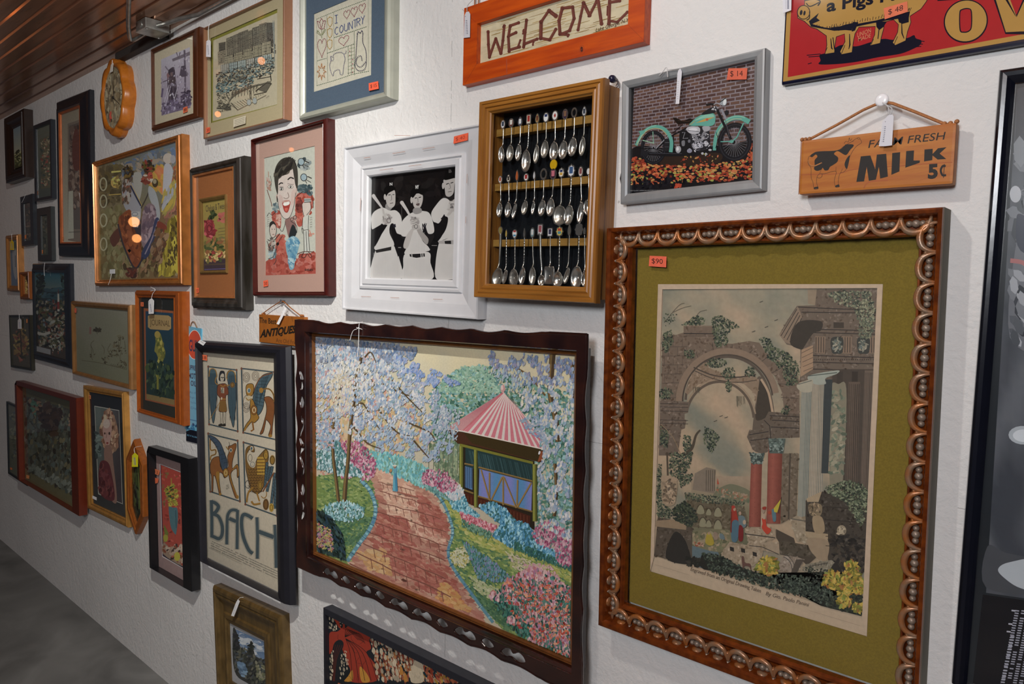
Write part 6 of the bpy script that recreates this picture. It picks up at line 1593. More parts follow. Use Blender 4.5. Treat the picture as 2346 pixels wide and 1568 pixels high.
# ---- motorcycle
def moto():
    g = 212
    it = Item('framed_picture','photo of a mint green vintage motorcycle by a brick wall, in a brushed silver frame','framed picture',
              [M_(92,375), M_(1400,100), M_(92,1515), M_(1412,1390)], 0.022, g)
    Q = [(160,437),(1310,210),(1312,1300),(160,1418)]
    cq = [M_(*Q[0]), M_(*Q[1]), M_(*Q[3]), M_(*Q[2])]
    op = it.rect(cq, 0.018)
    it.frame(op, [(0,0),(0,0.019),(0.05,0.022),(0.2,0.0225),(0.7,0.0215),(0.97,0.019),(1,0.018),(1,0.008)], mat('brushed_aluminium', alb('8f9294', g), 0.38,0.35,0.05,60,0.05,0.6,(1,1,.1)))
    a = it.art(cq, 0.010, op); a.crop(1400,90,4.021)
    a.poly(Q, '17161c')
    # brick wall
    BQ = [(185,432),(1310,212),(1312,960),(165,1010)]
    H = homography([(0,0),(1,0),(0,1),(1,1)], [BQ[0], BQ[1], BQ[3], BQ[2]])
    a.poly(BQ, '8c8088')
    rows = 20; 
    for j in range(rows):
        u = 0; n = 15; off = (j % 2)*.5
        for i in range(-1, n+1):
            u0 = (i+off)/n+.004; u1 = (i+1+off)/n-.004
            u0, u1 = max(0, u0), min(1, u1)
            if u1-u0 < .006: continue
            v0, v1 = j/rows+.008,(j+1)/rows-.008
            c_ = random.choice(['5c4038','66483c','543a36','6c4c40','5a3f3c','4c3634','705044','60453e'])
            a.poly([H(u0, v0), H(u1, v0), H(u1, v1), H(u0, v1)], c_)
    a.poly([(165,1000),(500,990),(700,1010),(960,1020),(1312,940),(1312,1300),(160,1418)], '1d1a1e', True)
    a.poly([(500,1060),(960,1040),(1010,1110),(900,1150),(480,1160)], '33261f', True)
    LEAF = ['c05028','a83c20','c86a30','8c3418','b88038','d07040','98a040','7c2818','c09850','a0341c']
    a.dabs([(165,1120),(480,1140),(700,1160),(1000,1120),(1312,1100),(1312,1290),(165,1330)], 520,19, LEAF, ang=0, asp=1.6)
    a.dabs([(165,1060),(300,1100),(300,1180),(165,1200)], 50,20, LEAF, ang=0, asp=1.6); a.dabs([(1240,960),(1312,940),(1312,1120),(1240,1120)], 34,18, LEAF[:4]); a.dabs((600,1345,40,16), 14,22, ['b84020']); a.dabs([(620,1060),(980,1040),(980,1140),(620,1150)], 26,12, LEAF)
    for k in range(22):
        x, y = random.uniform(190,1290), random.uniform(1150,1290); a.star(x, y, random.uniform(12,24), random.choice(LEAF), 6,.5)
    a.dabs([(165,1290),(700,1270),(700,1390),(165,1410)], 60,30, ['17161c','201f26','141319'])
    a.poly([(172,430),(185,432),(165,1400),(162,1400)], '17171b')
    MI, MD, MLt, K, CH, CD = '5cab9c','4a9488','84c4ae','16161a','b8b8c0','5c5c64'
    # rear wheel
    def wheel(cx, cy, rx, ry, tw):
        a.ring(cx, cy, rx-tw/2, ry-tw/2, tw, '1c1c22', n=40); a.ring(cx, cy, rx-tw-3, ry-tw-3,7, '2c2c33', n=36)
        for k in range(30):
            t = 2*pi*k/30; a.line([(cx+8*cos(t+.6), cy+8*sin(t+.6)),(cx+(rx-tw)*cos(t), cy+(ry-tw)*sin(t))], 2, '8d8d94')
        a.ring(cx, cy, rx-tw*.45, ry-tw*.45, tw*.25, '2a2b33', n=36)
    wheel(378,985,122,158,30)
    wheel(1130,945,155,178,40); a.ell(1120,945,16,20, K)
    # exhaust and frame
    a.line([(330,1040),(500,1052),(760,1052),(900,1020)], 30, '1a1a1f'); a.line([(260,1030),(330,1040)], [60,40], '24242a'); a.line([(340,1038),(700,1046)], 4, '4c4c56')
    a.line([(190,983),(420,998)], 8, K); a.line([(400,1000),(560,870),(720,790)], 12, K); a.line([(400,995),(540,850)], 7, '9c9ca4'); a.line([(560,870),(570,1040)], 10, K); a.line([(720,790),(690,1040)], 14, '202026')
    a.poly([(478,905),(530,905),(528,1022),(472,1022)], '232328'); a.line([(485,940),(524,940)], 4, '6c6c74'); a.line([(482,980),(522,980)], 4, '55555c')
    a.poly([(620,850),(700,840),(730,960),(720,1040),(640,1040)], '1c1c20', True); a.line([(642,850),(670,848),(652,905),(700,902)], 6, '8d8d94'); a.poly([(640,930),(668,925),(668,970),(645,972)], '77777e', True)
    # rear fender
    a.line([(215,962),(250,890),(305,820),(385,790),(460,805),(510,850),(545,930),(540,1030)], [26,34,42,42,42,40,36,22], MI, True)
    a.line([(222,955),(262,885),(312,830),(385,806),(455,822),(500,870)], 7, 'b8a878', True); a.line([(225,940),(270,860),(330,800),(400,780)], 8, MLt, True)
    a.poly([(238,830),(300,818),(290,850),(255,870)], MI); a.line([(370,835),(376,945)], 7, '8cc0a8'); a.line([(275,915),(385,945)], 7, '9cc8a8')
    # front fender
    a.line([(945,1020),(950,930),(975,840),(1030,770),(1100,728),(1180,725),(1260,765)], [30,46,50,46,42,38,10], MI, True); a.line([(960,900),(990,830),(1040,770),(1110,735),(1190,735)], 6, 'b0b08c', True); a.line([(1000,780),(1080,722),(1160,710),(1220,725)], 8, MLt, True)
    a.line([(1208,770),(1150,900),(1095,950)], 11, MI); a.line([(1000,940),(1090,940)], 9, MI); a.ell(1100,940,20,14, MI)
    a.line([(955,850),(975,920),(955,1000)], 5, K, True)
    # engine
    a.poly([(720,860),(800,800),(880,820),(900,900),(890,1000),(760,1020),(720,940)], '2c2c32', True)
    a.line([(745,860),(790,950)], 40, '8d8d94'); a.line([(860,850),(800,950)], 40, '8d8d94')
    for k in range(7):
        t = k/6; a.line([(722+45*t, 865+75*t),(768+40*t, 845+70*t)], 3, '3c3c42'); a.line([(842-40*t, 845+80*t),(884-42*t, 862+75*t)], 3, '3c3c42')
    a.poly([(680,820),(710,795),(790,800),(810,830),(790,862),(720,860)], CH, True); a.poly([(830,800),(890,795),(900,830),(850,845)], 'a5a5ad', True); a.ell(745,825,40,16, 'd8d8e0'); a.line([(690,830),(800,845)], 5, CD)
    a.poly([(735,960),(800,930),(840,950),(830,1000),(770,1015)], '9c9ca8', True); a.ell(790,975,32,26, 'c4c4d0'); a.ell(865,955,22,26, 'b4b4be'); a.ell(838,905,14,16, '9c9ca4'); a.ell(610,1005,26,34, 'a4a4ac'); a.ell(604,1000,12,18, 'dcdce0'); a.ell(715,1020,24,20, '8d8da0'); a.ell(710,930,12,16, '70707a'); a.line([(760,1010),(930,985)], 14, '24242a'); a.ell(905,1015,16,10, CH); a.ell(835,1045,12,10, CH)
    a.dabs([(700,880),(900,860),(900,1010),(720,1030)], 60,10, ['d0d0d8','3c3c44','8d8d98','1c1c22','b0b0bc'])
    # tank, seat
    a.poly([(708,775),(780,710),(860,675),(930,680),(948,720),(940,775),(900,795),(800,790),(740,790)], MI, True); a.poly([(760,740),(850,690),(920,688),(930,712),(840,722)], MLt, True)
    a.poly([(765,765),(860,722),(945,712),(890,735),(850,752)], 'c09c48'); a.ell(872,735,12,12, 'c8583a'); a.line([(715,780),(760,745)], 6, 'b89850')
    a.poly([(556,712),(600,720),(650,742),(710,720),(740,735),(710,765),(640,765),(600,770)], '1f1713', True); a.line([(600,735),(690,748),(730,735)], 6, '3c2c24', True); a.line([(655,770),(660,800)], 5, '8c8c94'); a.line([(640,780),(560,850)], 5, K)
    # fork, bars, lamp
    a.line([(950,620),(1095,920)], 24, '1c1c21'); a.line([(965,620),(1030,700),(1080,900)], 5, '55555e'); a.line([(1000,640),(1045,735)], 22, '8d8d98'); a.ell(1050,675,18,24, '24242a')
    a.line([(860,600),(900,592),(935,598)], 18, '1e1e22'); a.line([(930,598),(960,585),(985,600)], 7, 'b0b0b8', True); a.poly([(820,690),(860,650),(930,620),(940,670)], '26262b', True); a.dabs((940,630,26,18), 14,10, ['8d8d96','3c3c44','c8c8d0'])
    a.poly([(985,585),(1000,560),(1040,540),(1048,590),(1030,610),(1000,605)], '9ca4ac', True); a.ell(1030,578,14,28, 'dfe6ea', 10); a.line([(985,580),(1040,540)], 8, '222226'); a.dabs((860,1048,30,14), 8,9, [CH])
    a.text('THE CLASSIC AMERICAN MOTORCYCLES CALENDAR', (163,1391),(510,1388), 10, '9c9ca0')
    a.build('motorcycle_photograph', it.e, GLOSSY); it.glass(op, 0.014)
    it.sticker([M_(1082,268), M_(1256,266), M_(1248,370), M_(1064,375)], 0.0145, '$ 14','d65c38')
moto()

# ---- milk sign
def milk():
    g = 205; d = 0.03
    it = Item('wooden_sign','orange wooden plank sign with a spotted cow and MILK lettering, hung from a push pin','sign',
              [N_(280,622), N_(2092,412), N_(260,1252), N_(2062,1132)], d, g)
    o = it.outer; mb = MB(); mb.box(o[0], -d, o[2], o[1], -0.008, o[3], bev=0.004)
    mb.build('plank', mat('orange_pine', alb('b0702c', g), 0.5,0,0,60,0.12,0.35,(.12,1,1.4), alb('a05c20', g)), it.e)
    T = homography([N_(280,622), N_(2092,412), N_(260,1252), N_(2062,1132)], [(o[0], o[3]),(o[1], o[3]),(o[0], o[2]),(o[1], o[2])])
    a = Art(T, d+3e-5, g); a.crop(1780,200,5.1); K = '25221f'
    for k in range(26):
        x = random.uniform(300,1800); y = random.uniform(680,1180); dd = 0 if y < 900 else -random.uniform(.1,.25)
        a.line([(x, y),(x+120, y+120*(dd-.08)),(x+260, y+260*(dd-.1))], random.uniform(2,5),'a25518', True, taper=True)
    a.line([(285,1020),(700,1010),(900,960),(1300,930),(1700,900),(2050,880)], 9, 'a04e18', True); a.line([(760,1180),(1100,1100),(1500,1040),(2040,920)], 7, 'a85a20', True); a.line([(1020,1180),(1080,1110),(1300,1090)], 10, 'a45020', True)
    a.text('FARM FRESH', (1062,712),(1948,615), 92, K, .004,0, up=(.2,-1))
    def LET(polys):
        for p in polys: a.poly(p, K)
    LET([[(978,808),(1090,798),(1150,960),(1165,788),(1275,778),(1300,1045),(1210,1068),(1192,930),(1160,1080),(1078,1094),(1050,930),(1022,1100),(932,1106)]])
    LET([[(1345,770),(1438,760),(1434,985),(1340,1025)], [(1508,748),(1600,740),(1596,858),(1672,858),(1668,885),(1502,942)]])
    LET([[(1722,730),(1818,722),(1818,782),(1880,716),(1980,704),(1900,778),(1980,842),(1878,848),(1818,800),(1816,855),(1720,870)]])
    a.text('5', (1768,1078),(1885,1070), 175, K, .05); a.line([(1975,925),(1940,925),(1918,975),(1940,1030),(1982,1030)], 26, K, True); a.line([(1958,900),(1952,1062)], 8, K)
    # cow
    ol = [(400,800),(440,760),(520,748),(700,738),(790,680),(880,630),(900,612),(950,590),(968,610),(985,645),(955,668),(925,690),(885,740),(850,810),(835,880),(815,950),(780,990),(745,1000),(725,1050),(722,1120),(735,1160),(688,1162),(675,1080),(690,980),(560,1008),(500,1010),(470,1050),(468,1120),(488,1180),(440,1186),(425,1110),(402,1050),(398,940),(375,910),(360,870),(372,810)]
    a.line(ol, 4, K, True, True)
    a.poly([(385,800),(430,765),(520,748),(705,738),(780,690),(800,668),(880,668),(890,690),(850,735),(820,780),(790,790),(720,750),(690,750),(665,780),(712,820),(705,870),(660,905),(620,930),(600,965),(560,970),(535,940),(520,960),(470,975),(435,955),(440,910),(440,850),(470,810),(450,785),(410,815)], K, True)
    a.poly([(850,800),(825,940),(805,945),(790,895),(815,830)], K, True); a.poly([(440,1165),(485,1158),(490,1182),(436,1188)], K); a.poly([(690,1145),(728,1132),(735,1162),(684,1166)], K)
    a.line([(365,850),(380,900),(430,918),(480,900),(525,880)], 12, 'b0702c', True); a.line([(365,850),(380,905),(430,924),(490,908),(525,878)], 3, K, True)
    a.line([(470,1050),(500,1060),(528,1040),(530,1010)], 4, K, True); a.line([(500,1005),(520,960)], 3, K); a.line([(690,930),(690,985)], 3, K); a.line([(768,950),(745,1000)], 3, K)
    a.line([(780,660),(800,630),(830,640),(838,590),(850,625),(870,600)], 4, K, True); a.line([(870,634),(888,628)], 6, K); a.ring(950,600,14,10,3, K)
    a.line([(262,1250),(280,625)], 10, '8a4a18')
    a.build('cow_and_lettering', it.e, WOODP)
    mb = MB(); y = 0.022
    P = [it.L(*N_(*q), y) for q in ((385,606),(700,440),(1010,265),(1222,172),(1350,188),(1620,290),(1960,430),(2010,438))]
    mb.tube([(p[0], -y, p[1]) for p in P], 0.0022,6)
    for q in ((300,615),(340,612),(385,606),(1960,430),(2030,425),(2105,405)):
        p = it.L(*N_(*q), y); mb.lathe([(0.002,-.003),(0.0035,.002),(0.002,.005)], (p[0], -y, p[1]), n=8)
    mb.build('hanging_cord', mat('hemp_cord', alb('a06a40', g), 0.85,0,.2,300,.4), it.e)
    c = W(*N_(1224,148), 0.026); mb = MB(); mb.lathe([(0.001,0),(0.001,0.012),(0.0062,0.013),(0.0045,0.017),(0.0045,0.022),(0.0095,0.0245),(0.0095,0.0265),(0.007,0.028),(0.003,0.0285)], (c.x, 0, c.z), n=20)
    tag(mb.build('push_pin', mat('white_plastic', (0.9,0.9,0.92), 0.2), None, True),'white push pin holding up the MILK sign','pin')
milk()

# ---- pig sign
def pig():
    g = 208; d = 0.012
    it = Item('tin_sign','red enamelled tin sign with a yellow pig and big yellow letters, top right','sign',
              [(1806,-150),(2540,-372), O_(126,762),(2520,79)], d, g)
    o = it.outer; mb = MB(); mb.box(o[0], -d, o[2], o[1], -0.002, o[3], bev=0.004)
    mb.build('sign_plate', mat('navy_enamel_edge', alb('0b0c24', g), 0.2,0,.02), it.e)
    T = homography([(1806,-150),(2540,-372), O_(126,762),(2520,79)], [(o[0], o[3]),(o[1], o[3]),(o[0], o[2]),(o[1], o[2])])
    a = Art(T, d+3e-5, g); a.crop(1760,0,4.003); YE, NV, RE = 'ae8436','0d1426','a8151c'
    a.poly([(200,-580),(3100,-1450),(3020,265),(142,728)], YE); a.poly([(236,-560),(3090,-1400),(3010,215),(184,688)], RE)
    # shadow under the pig
    a.poly([(470,575),(480,540),(470,490),(530,470),(620,420),(680,400),(800,415),(930,380),(1050,350),(1140,360),(1270,345),(1330,320),(1350,350),(1400,370),(1390,410),(1340,440),(1210,490),(1000,520),(820,556),(640,575)], NV, True)
    for p in ([(355,490),(480,480)], [(370,505),(470,500)], [(365,570),(400,560)], [(1350,370),(1430,380)], [(1340,400),(1415,405)], [(1320,430),(1400,425)]): a.line(p, 11, NV, taper=True)
    # pig
    body = [(330,-200),(700,-330),(1150,-420),(1400,-300),(1470,-120),(1440,10),(1390,80),(1290,145),(1300,200),(1270,290),(1255,370),(1160,412),(1135,385),(1180,290),(1185,220),(1140,175),(1060,195),(1050,260),(1030,340),(1020,390),(930,408),(970,310),(975,235),(825,240),(790,300),(775,380),(765,470),(670,488),(655,460),(700,370),(695,300),(620,325),(610,400),(605,470),(520,482),(535,400),(530,315),(440,250),(390,235),(330,180),(270,150),(268,110),(290,60),(330,30)]
    a.poly(body, YE); a.line(body, 6, NV, False, True)
    a.ell(322,95,54,60, YE); a.ring(322,98,56,62,7, NV); a.ell(300,100,12,24, NV, 10); a.ell(330,105,10,22, NV, 10)
    def fur(pts, n=16, l=26, up=1, w_=7):
        P = catmull(pts, 8); 
        for q in P: a.line([q, (q[0]+random.uniform(-4,14), q[1]-up*random.uniform(.5,1)*l)], w_, NV, taper=True)
    a.poly([(370,180),(460,105),(440,150),(470,175),(400,205),(430,215),(520,240),(570,245),(620,240),(700,215),(770,200),(760,270),(700,265),(600,270),(500,250),(390,230)], NV)
    a.poly([(560,240),(700,225),(760,215),(830,205),(980,180),(1090,150),(1180,130),(1290,100),(1280,160),(1200,165),(1060,185),(900,215),(780,240),(640,270)], NV)
    fur([(560,245),(760,205),(950,175),(1150,135),(1290,95)], l=34); fur([(400,230),(520,255),(640,250)], l=30)
    a.poly([(980,190),(1080,190),(1050,240),(1010,270),(985,240)], NV); a.poly([(1180,160),(1280,130),(1280,200),(1220,215),(1190,200)], NV); a.poly([(770,190),(820,195),(790,270),(760,280)], NV)
    for p in ([(590,330),(605,440)], [(740,300),(745,400),(735,440)], [(1010,250),(1000,350)], [(1215,200),(1220,300),(1240,350)], [(570,340),(580,430),(590,440)]): a.line(p, 12, NV, taper=True)
    for p in ([(540,420),(520,470)], [(700,400),(670,480)], [(1180,330),(1150,400)], [(960,350),(940,400)]): a.line(p, 5, NV)
    a.line([(330,-10),(420,-20),(470,0),(450,40)], 12, NV, True); a.line([(375,90),(375,150),(350,170)], 8, NV, True); a.line([(345,15),(380,45),(460,10)], 9, NV, True)
    a.text("a Pigs Nose", (528,135),(1420,-10), 150, NV, .03, up=(.02,-1))
    # big letters
    a.ell(1808,198,206,200, NV, -12,40); a.ell(1808,196,194,188, YE, -12,40); a.poly([(1745,120),(1770,85),(1830,78),(1862,110),(1866,250),(1840,295),(1790,305),(1752,280)], NV, True); a.poly([(1755,125),(1776,94),(1828,88),(1852,112),(1856,248),(1834,286),(1792,294),(1762,274)], RE, True)
    a.poly([(2040,-60),(2170,-60),(2280,145),(2360,-60),(2520,-100),(2440,330),(2180,322)], NV); a.poly([(2060,-60),(2190,-60),(2282,165),(2380,-60),(2510,-100),(2420,300),(2320,300),(2185,305)], YE); a.poly([(2130,-60),(2160,-60),(2282,170),(2265,150)], NV)
    a.poly([(1540,-20),(1700,-40),(1700,0),(1540,8)], NV); a.poly([(1560,-120),(1640,-120),(1640,-20),(1560,-10)], YE)
    a.text('UNION', (812,335),(935,290), 42, 'c47850', .01); a.text('MADE', (820,372),(935,335), 38, 'c47850', .01)
    a.text('OVERALLS', (1540,-140),(2900,-420), 260, YE, .05)
    a.build('enamel_picture', it.e, art_mat('enamel_print', 0.07,0,0.03,40,0.5))
    it.sticker([O_(1058,75), O_(1275,12), O_(1280,108), O_(1068,178)], d+.0012, '$ 48','d8683c')
pig()

# ---- big ornate gold frame with ruins engraving
U_ = cr(1360,460,3.564); V_ = cr(1740,460,3.136); X_ = cr(1360,880,2.279); Y_ = cr(1740,940,2.496)
def ruins():
    g = 183; D = 0.05
    it = Item('framed_picture','large engraving of overgrown ruins on olive green mat in an ornate carved copper-gold frame','framed picture',
              [U_(95,210), V_(1320,58), X_(25,1270),(2098,1706)], D, g)
    cq = [U_(315,375), V_(1160,265), X_(150,1172),(2048,1591)]
    op = it.rect(cq, D-.01); o = it.outer
    COP = mat('copper_gold_leaf', alb('74380f', g), 0.27,0.4,0,60,0.06,0.6,(1,1,1), alb('52230a', g))
    it.frame(op, [(0,0.0),(0, D-.006),(0.02, D-.001),(0.08, D),(0.2, D-.001),(0.26, D-.006),(0.34, D-.016),(0.5, D-.018),(0.72, D-.018),(0.8, D-.014),(0.86, D-.009),(0.94, D-.009),(1, D-.014),(1, D-.026)], COP)
    for x0, x1 in ((o[0]-.0006, o[0]+.0004),(o[1]-.0004, o[1]+.0006)):
        sd = MB(); sd.box(x0,-(D-.008), o[2], x1,-.0005, o[3]); sd.build('frame_side', mat('grey_wood_side', alb('5c584c', g), 0.7), it.e)['label'] = 'plain grey outer side'
    # carved band: arches with bead rows between
    ox, oz = abs(op[0]-o[0]), abs(op[2]-o[2]); m_ = MB(); dk = MB()
    def unit(c, t, n_, s_, bw):
        """c centre on band line, t along, n_ inward, s_ pitch, bw band width"""
        P = lambda a, b, y: (c[0]+t[0]*a*s_+n_[0]*b*bw, -y, c[1]+t[1]*a*s_+n_[1]*b*bw)
        arch = [P(-.48,-.16, D-.012), P(-.44,.02, D-.010), P(-.30,.20, D-.009), P(0,.27, D-.009), P(.30,.20, D-.009), P(.44,.02, D-.010), P(.48,-.16, D-.012)]
        m_.tube(catmull(arch, 3), [0.0020+.0030*sin(pi*q_/18) for q_ in range(19)], 6)
        for k, (a, r) in enumerate(((-.22,.0046),(0,.0058),(.22,.0046))):
            q = P(a, .02, D-.015); dk.lathe([(r*.4,.006),(r, .003),(r, -.004)], (q[0], q[1], q[2]), n=8)
        q = P(0,-.20, D-.014); m_.lathe([(.001,.008),(.005,.006),(.0085,0),(.0085,-.004)], q, n=10, sx=1.2 if t[0] else .5, sz=.5 if t[0] else 1.2)
        q = P(.5,.1, D-.013); m_.lathe([(.001,.006),(.004,.003),(.005,-.004)], q, n=8, sx=.8, sz=.8)
        q = P(.5,-.22, D-.015); dk.lathe([(.0006,.006),(.0035,.003),(.005,-.004)], q, n=8)
    cx0, cx1 = o[0]+(op[0]-o[0])*.5, o[1]+(op[1]-o[1])*.5; cz0, cz1 = o[2]+(op[2]-o[2])*.5, o[3]+(op[3]-o[3])*.5
    nh = 13; nv = 17
    for i in range(nh):
        x = cx0+(cx1-cx0)*(i+.5)/nh; s_ = (cx1-cx0)/nh
        unit((x, cz1),(1,0),(0,-1), s_, oz); unit((x, cz0),(1,0),(0,1), s_, oz)
    for i in range(nv):
        z = cz0+(cz1-cz0)*(i+.5)/nv; s_ = (cz1-cz0)/nv
        unit((cx0, z),(0,1),(1,0), s_, ox); unit((cx1, z),(0,1),(-1,0), s_, ox)
    m_.build('carved_arches', mat('rubbed_bronze', alb('776452', g), 0.3,0.3,0,45,0.03,0.6,(1,1,1), alb('8c5426', g)), it.e, True)['label'] = 'raised bronze-grey arches and leaves'
    dk.build('carved_beads', mat('grey_bronze_wash', alb('75685c', g), 0.4,0.3,.15,80), it.e, True)['label'] = 'greyish bead rows'
    paper = [U_(525,683), V_(892,603), X_(297,993), Y_(612,1282)]
    i1 = it.rect(paper, 0.018)
    m = bpy.data.materials.new('olive_linen_mat'); 
    it.ring(op, i1,0.018, mat('olive_linen_mat', alb('6a5a1c', g), 0.9,0,0.1,420,0.1), label='olive green linen mat')
    bpy.data.materials.remove(m)
    a = it.art(paper, 0.016, i1)
    a.grad(a.q, lambda u, v: mixc('b39c84','a8957c', v), 2,2)
    # image area corners
    ia = [(1518,663),(2011.5,661),(1975,1409),(1499,1281)]
    a.crop()
    def sky(u, v):
        n_ = fbm(u*3.6+.4, v*6-u*2,3); c_ = mixc('8a826e','9a866c', v*1.3); c_ = mixc(c_, '747466', max(0, n_)*1.9); return mixc(c_, 'a88e74', max(0,-n_)*1.5)
    a.grad(ia, sky, 30,44)
    a.crop(1490,640,3.824)
    ST, SD, SL, SH = '6a5a4c','4a4038','7d6a58','38322e'
    def stone(p, c=ST, tex=30, sh=True):
        a.poly(p, c)
        base = hx(c); a.dabs(p, tex, 16, [tuple(max(0, q-14) for q in base), tuple(q+12 for q in base), tuple(max(0, q-5) for q in base)], asp=1.8)
    # left pier and wall above arch
    stone([(100,500),(230,490),(290,470),(290,410),(570,410),(570,560),(720,570),(870,545),(960,560),(1010,640),(1160,740),(1290,830),(1310,900),(1310,1200),(1180,1200),(1160,1000),(1100,860),(1000,760),(900,690),(720,660),(560,670),(430,740),(340,850),(290,980),(280,1080),(90,1080)], ST, 420)
    for j in range(6):
        y = 600+j*80+(10*j if j > 4 else 0); a.line([(100, y),(320-j*14, y-4)], 4, SD)
        for k in range(3): x = 120+k*80+(j % 2)*36; a.line([(x, y-78),(x-2, y)], 3, SD)
    a.line([(290,480),(570,482)], 9, SH); a.line([(292,415),(570,418)], 4, SL); a.line([(292,500),(560,502)], 4, SD)
    for p in ([(430,740),(400,640)], [(560,668),(545,560)], [(720,660),(720,575)], [(860,672),(900,620)], [(960,740),(1040,680)], [(1060,830),(1140,790)], [(1120,920),(1280,930)], [(1150,1040),(1300,1050)]): a.line(p, 5, SD)
    # big arch mouldings
    ar = lambda cx, cy, rx, ry, w_, c, a0, a1: a.ring(cx, cy, rx, ry, w_, c, a0, a1,40)
    ar(680,1080,425,440,66, SL, 180,350); ar(680,1080,398,412,14, SD, 180,352); ar(680,1080,372,396,22, '554a40', 182,345)
    a.poly([(940,870),(1000,880),(1060,1000),(1090,1170),(1060,1200),(1050,1500),(900,1500),(900,1300),(930,1050)], '5c5044', True); a.poly([(960,900),(1010,930),(1050,1100),(1050,1190),(930,1240),(940,1050)], '40382f', True); a.line([(975,880),(1040,1000),(1075,1170)], 20, 'a38a70', True)
    # inner arch ring and second arch
    stone([(300,1000),(370,830),(470,740),(540,720),(500,780),(640,830),(760,860),(920,850),(960,900),(930,1100),(910,1000),(820,920),(700,900),(560,900),(420,930),(330,1020)], '806c58', 120)
    ar(610,1250,300,345,22, '5a4e42', 195,355); ar(610,1250,320,366,12, '8d7862', 200,350)
    a.line([(380,780),(560,850),(760,865),(930,840)], 12, SD, True); a.line([(390,810),(560,880),(760,910),(930,890)], 7, SD, True)
    # left capital
    stone([(80,1075),(345,1085),(330,1180),(300,1190),(300,1240),(316,1245),(300,1320),(270,1330),(240,1560),(70,1560),(78,1240)], '64564a', 120)
    for y in (1100,1130,1165,1245,1275): a.line([(80, y),(330, y+4)], 5, SH)
    # middle capitals of the arch
    stone([(870,1330),(960,1320),(1040,1165),(1312,1185),(1312,1390),(1050,1400),(1040,1500),(900,1500),(850,1390)], '5e5246', 120)
    for p in ([(1050,1200),(1310,1210)], [(1070,1240),(1310,1250)], [(1060,1300),(1310,1310)], [(870,1370),(1040,1340)], [(880,1420),(1040,1400)], [(1000,1240),(1050,1290),(1060,1400)]): a.line(p, 8, SH)
    # entablature, right
    stone([(1460,90),(1995,85),(1990,500),(1960,900),(1310,900),(1320,830),(1320,600),(1200,575),(1135,490),(1195,380),(1290,235),(1450,230)], '64574b', 520)
    a.poly([(1385,90),(1465,90),(1450,230),(1388,215)], '85745f')
    a.poly([(1200,400),(1300,240),(1335,330),(1230,570),(1190,560),(1135,490)], '7d6c5a'); 
    for k in range(4): a.line([(1150+k*26,500+k*18),(1290+k*14,265+k*26)], 6, SH)
    for p in ([(1300,245),(1640,262),(1990,270)], [(1330,290),(1990,300)], [(1440,440),(1985,455)], [(1430,470),(1985,485)], [(1430,670),(1980,690)], [(1430,790),(1860,800)], [(1430,730),(1975,742)]): a.line(p, 8, SH)
    a.poly([(1300,380),(1500,370),(1500,450),(1430,480),(1350,600),(1330,620),(1230,560)], '3c362f', True); a.poly([(1330,620),(1430,580),(1430,790),(1320,860)], '94795f')
    for k in range(5): a.line([(1330+k*4,650+k*40),(1430,600+k*44)], 4, SD)
    for bx in (1490,1720,1950):
        a.poly([(bx-40,500),(bx+50,505),(bx+44,655),(bx-44,650)], '7a6654')
        for k in range(4): a.line([(bx-32+k*22,510),(bx-34+k*22,645)], 6, SH)
    for bx in (1640,1870): a.poly([(bx-50,520),(bx+50,520),(bx+46,640),(bx, 655),(bx-46,640)], '3c3d39', True); a.dabs((bx, 580,38,54), 40,14, ['7c7c6c','5a625c','8d8674'])
    for k in range(28): a.line([(1440+k*19,700),(1440+k*19,712)], 6, SH)
    for x in (1620,1840): a.poly([(x-10,380),(x+80,380),(x+80,430),(x-10,430)], '433b33')
    # columns (continue into the second crop)
    def col(x0, x1, y0, y1, c, sh, fl, xb=None):
        xb = xb or (x0, x1); a.poly([(x0, y0),(x1, y0),(xb[1], y1),(xb[0], y1)], c)
        n_ = fl
        for k in range(n_):
            t = (k+.5)/n_; a.line([(x0+(x1-x0)*t, y0+20),(xb[0]+(xb[1]-xb[0])*t, y1)], (x1-x0)/n_*.4, sh if t > .45 else mixc(c, sh, .5))
    col(1600,1990,790,2400, '473e36','38312b', 3,(1560,1960))
    a.poly([(1590,930),(1650,920),(1720,960),(1700,1600),(1660,1900),(1580,1900),(1570,1200)], '77715e', True); a.dabs([(1590,960),(1710,980),(1690,1700),(1570,1700)], 140,26, ['6c7460','85806a','5a6454','8d8670'])
    col(1740,1840,900,2060, '5a4d42','3a332c', 6,(1700,1800)); col(1880,1975,800,2090, '64564a','3c352e', 7,(1830,1920))
    col(1330,1420,960,2100, '8d8a7c','55605c', 7,(1290,1380)); col(1425,1530,880,2100, '9a8d7a','5c625c', 8,(1385,1510)); a.poly([(1530,880),(1600,880),(1560,1700),(1500,1700)], '373c3c'); a.poly([(1390,850),(1640,800),(1640,830),(1540,870),(1540,920),(1440,920)], '8f9488', True); a.poly([(1290,930),(1420,880),(1425,950),(1410,990),(1330,990)], '99927f', True); a.line([(1390,850),(1640,820)], 8, '4c544f'); a.line([(1300,925),(1420,890)], 6, '4c544f')
    # foliage
    FO = ['3a4234','4c5440','2d3530','5f664c','444c3c','6c7058','28302c']
    def fol(reg, n_, sz=15, cols=FO):
        a.dabs(reg, int(n_*1.7), sz*.72, cols, asp=1.5)
    fol([(110,480),(180,450),(200,560),(130,660),(100,600)], 110); fol([(120,300),(240,310),(220,360),(110,440)], 30,11); fol([(270,400),(400,320),(480,340),(470,400),(290,410)], 110); fol([(540,340),(620,320),(700,360),(790,420),(700,450),(680,570),(580,610),(550,500)], 240)
